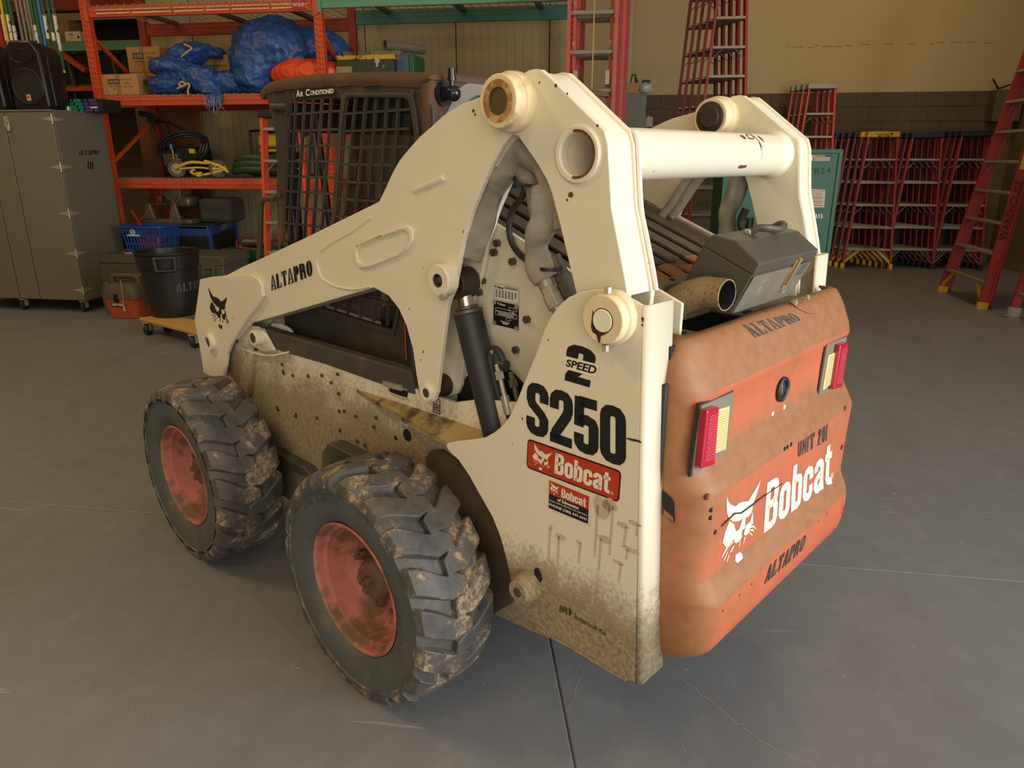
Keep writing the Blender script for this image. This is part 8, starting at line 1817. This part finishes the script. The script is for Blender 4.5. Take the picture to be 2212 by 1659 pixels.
for v in (0.08, .30, .52, .90):
    f = quad_fn(fq([(1.552,1.105),(1.731,1.106),(1.723,1.255),(1.534,1.266)], .0105), 0); b.faces.new([b.verts.new(f(a_, c_)) for a_, c_ in ((.05, v), (.94, v), (.94, v+.045), (.05, v+.045))])
flat('sheet_stripes', b, mat('orange_stripe', srgb(206, 104, 58), 0.6, var=0), dp_)
b = NB()
for v in (.16, .21, .26, .38, .43, .48, .60, .65, .7, .75, .8): b.faces.new([b.verts.new(f(a_, c_)) for a_, c_ in ((.08, v), (.88, v), (.88, v+.014), (.08, v+.014))])
o = flat('sheet_text', b, GREYPL, dp_); o['kind'] = 'stuff'
stencil('stencilled_name', 'ALTAPRO', fq([(1.450,1.008),(1.731,1.011),(1.722,1.051),(1.446,1.048)]), WHITEP, dp_)
b = NB(); c4 = fq([(1.653,0.817),(1.716,0.818),(1.706,0.899),(1.643,0.898)]); box(b, c4[0][0]-.02, c4[1][0], -.004, .012, c4[0][2], c4[2][2]); rc = obj('handle_recess', b, GJ, e, bev=.01)
b = NB(); tube(b, [(c4[0][0]-.02, -.01, c4[0][2]+.03), (c4[1][0]-.01, -.012, c4[0][2]+.03), (c4[1][0]-.005, -.012, c4[0][2]+.07), (c4[0][0]-.02, -.01, c4[0][2]+.07)], .008, 8, 3); obj('handle', b, GJ, rc)
q = [(-0.089,2.267),(0.203,2.264)]; LX0, LX1, LZ = q[0][0]-.5, q[1][0], q[1][1]
e = empty('grey_locker', ((LX0+LX1)/2, 9.4, 0), 0, 'tall grey steel locker beside the extension ladders against the dado', 'locker'); w2 = (LX1-LX0)/2
b = NB(); box(b, -w2, w2, .02, .5, 0, LZ); obj('locker_body', b, mat('grey_locker_paint', srgb(112, 108, 92), 0.5, var=0.08), e, bev=.006)
b = NB(); box(b, -w2+.01, -.005, 0, .02, .08, LZ-.02); obj('door', b, bpy.data.materials['grey_locker_paint'], e, bev=.003); b = NB(); box(b, .005, w2-.01, 0, .02, .08, LZ-.02); obj('door', b, bpy.data.materials['grey_locker_paint'], e, bev=.003)
q = [(-0.028,2.390),(0.104,2.388),(0.110,2.274),(-0.023,2.275)]; e = empty('cardboard_box', ((q[0][0]+q[1][0])/2, 9.45, LZ+.001), 0, 'small open cardboard box with black cable on top of the grey locker', 'carton')
w2 = (q[1][0]-q[0][0])/2; hh = q[0][1]-q[3][1]
b = NB(); box(b, -w2, w2, 0, .2, 0, hh); obj('carton_body', b, CARD, e, bev=.003); b = NB(); tube(b, [(-w2*.6, .1, hh), (-w2*.3, .08, hh+.09), (.02, .08, hh+.085), (w2*.4, .1, hh), (w2*.2, .1, hh+.07), (w2*.9, .1, hh)], .008, 6, 5); obj('black_cable', b, RUBHOSE, e)
q = [(0.111,2.362),(0.231,2.272)]; e = empty('white_bag', (q[0][0]+.075, 9.5, LZ+.001), 0, 'white plastic bag with a navy pack on top of the grey locker', 'bag')
b = NB(); bmesh.ops.create_icosphere(b, subdivisions=3, radius=1, matrix=Matrix.Translation((0, .08, .06)) @ Matrix.Diagonal((.09, .09, .07, 1)))
for v in b.verts: v.co += v.normal*noise.noise(v.co*18)*.02; v.co.z = max(v.co.z, 0)
obj('bag_body', b, mat('white_plastic_bag', srgb(200, 192, 178), 0.45, var=0.06), e, smooth=60); b = NB(); box(b, -.05, .05, .05, .12, .115, .155); obj('navy_pack', b, NAVY, e, bev=.008)
b = NB(); prism(b, [(0, 0), (.09, 0), (.09, .11), (.03, .13), (0, .10)], 'y', 0, .01); q = [(0.202,1.928)]; o = obj('paper_notice', b, mat('curled_paper', srgb(176, 160, 146), 0.7), bev=.002); o.location = (LX1-.001, 9.52, q[0][1]-.05); setp(o, 'pale paper notice sticking out from the side of the grey locker', 'paper')
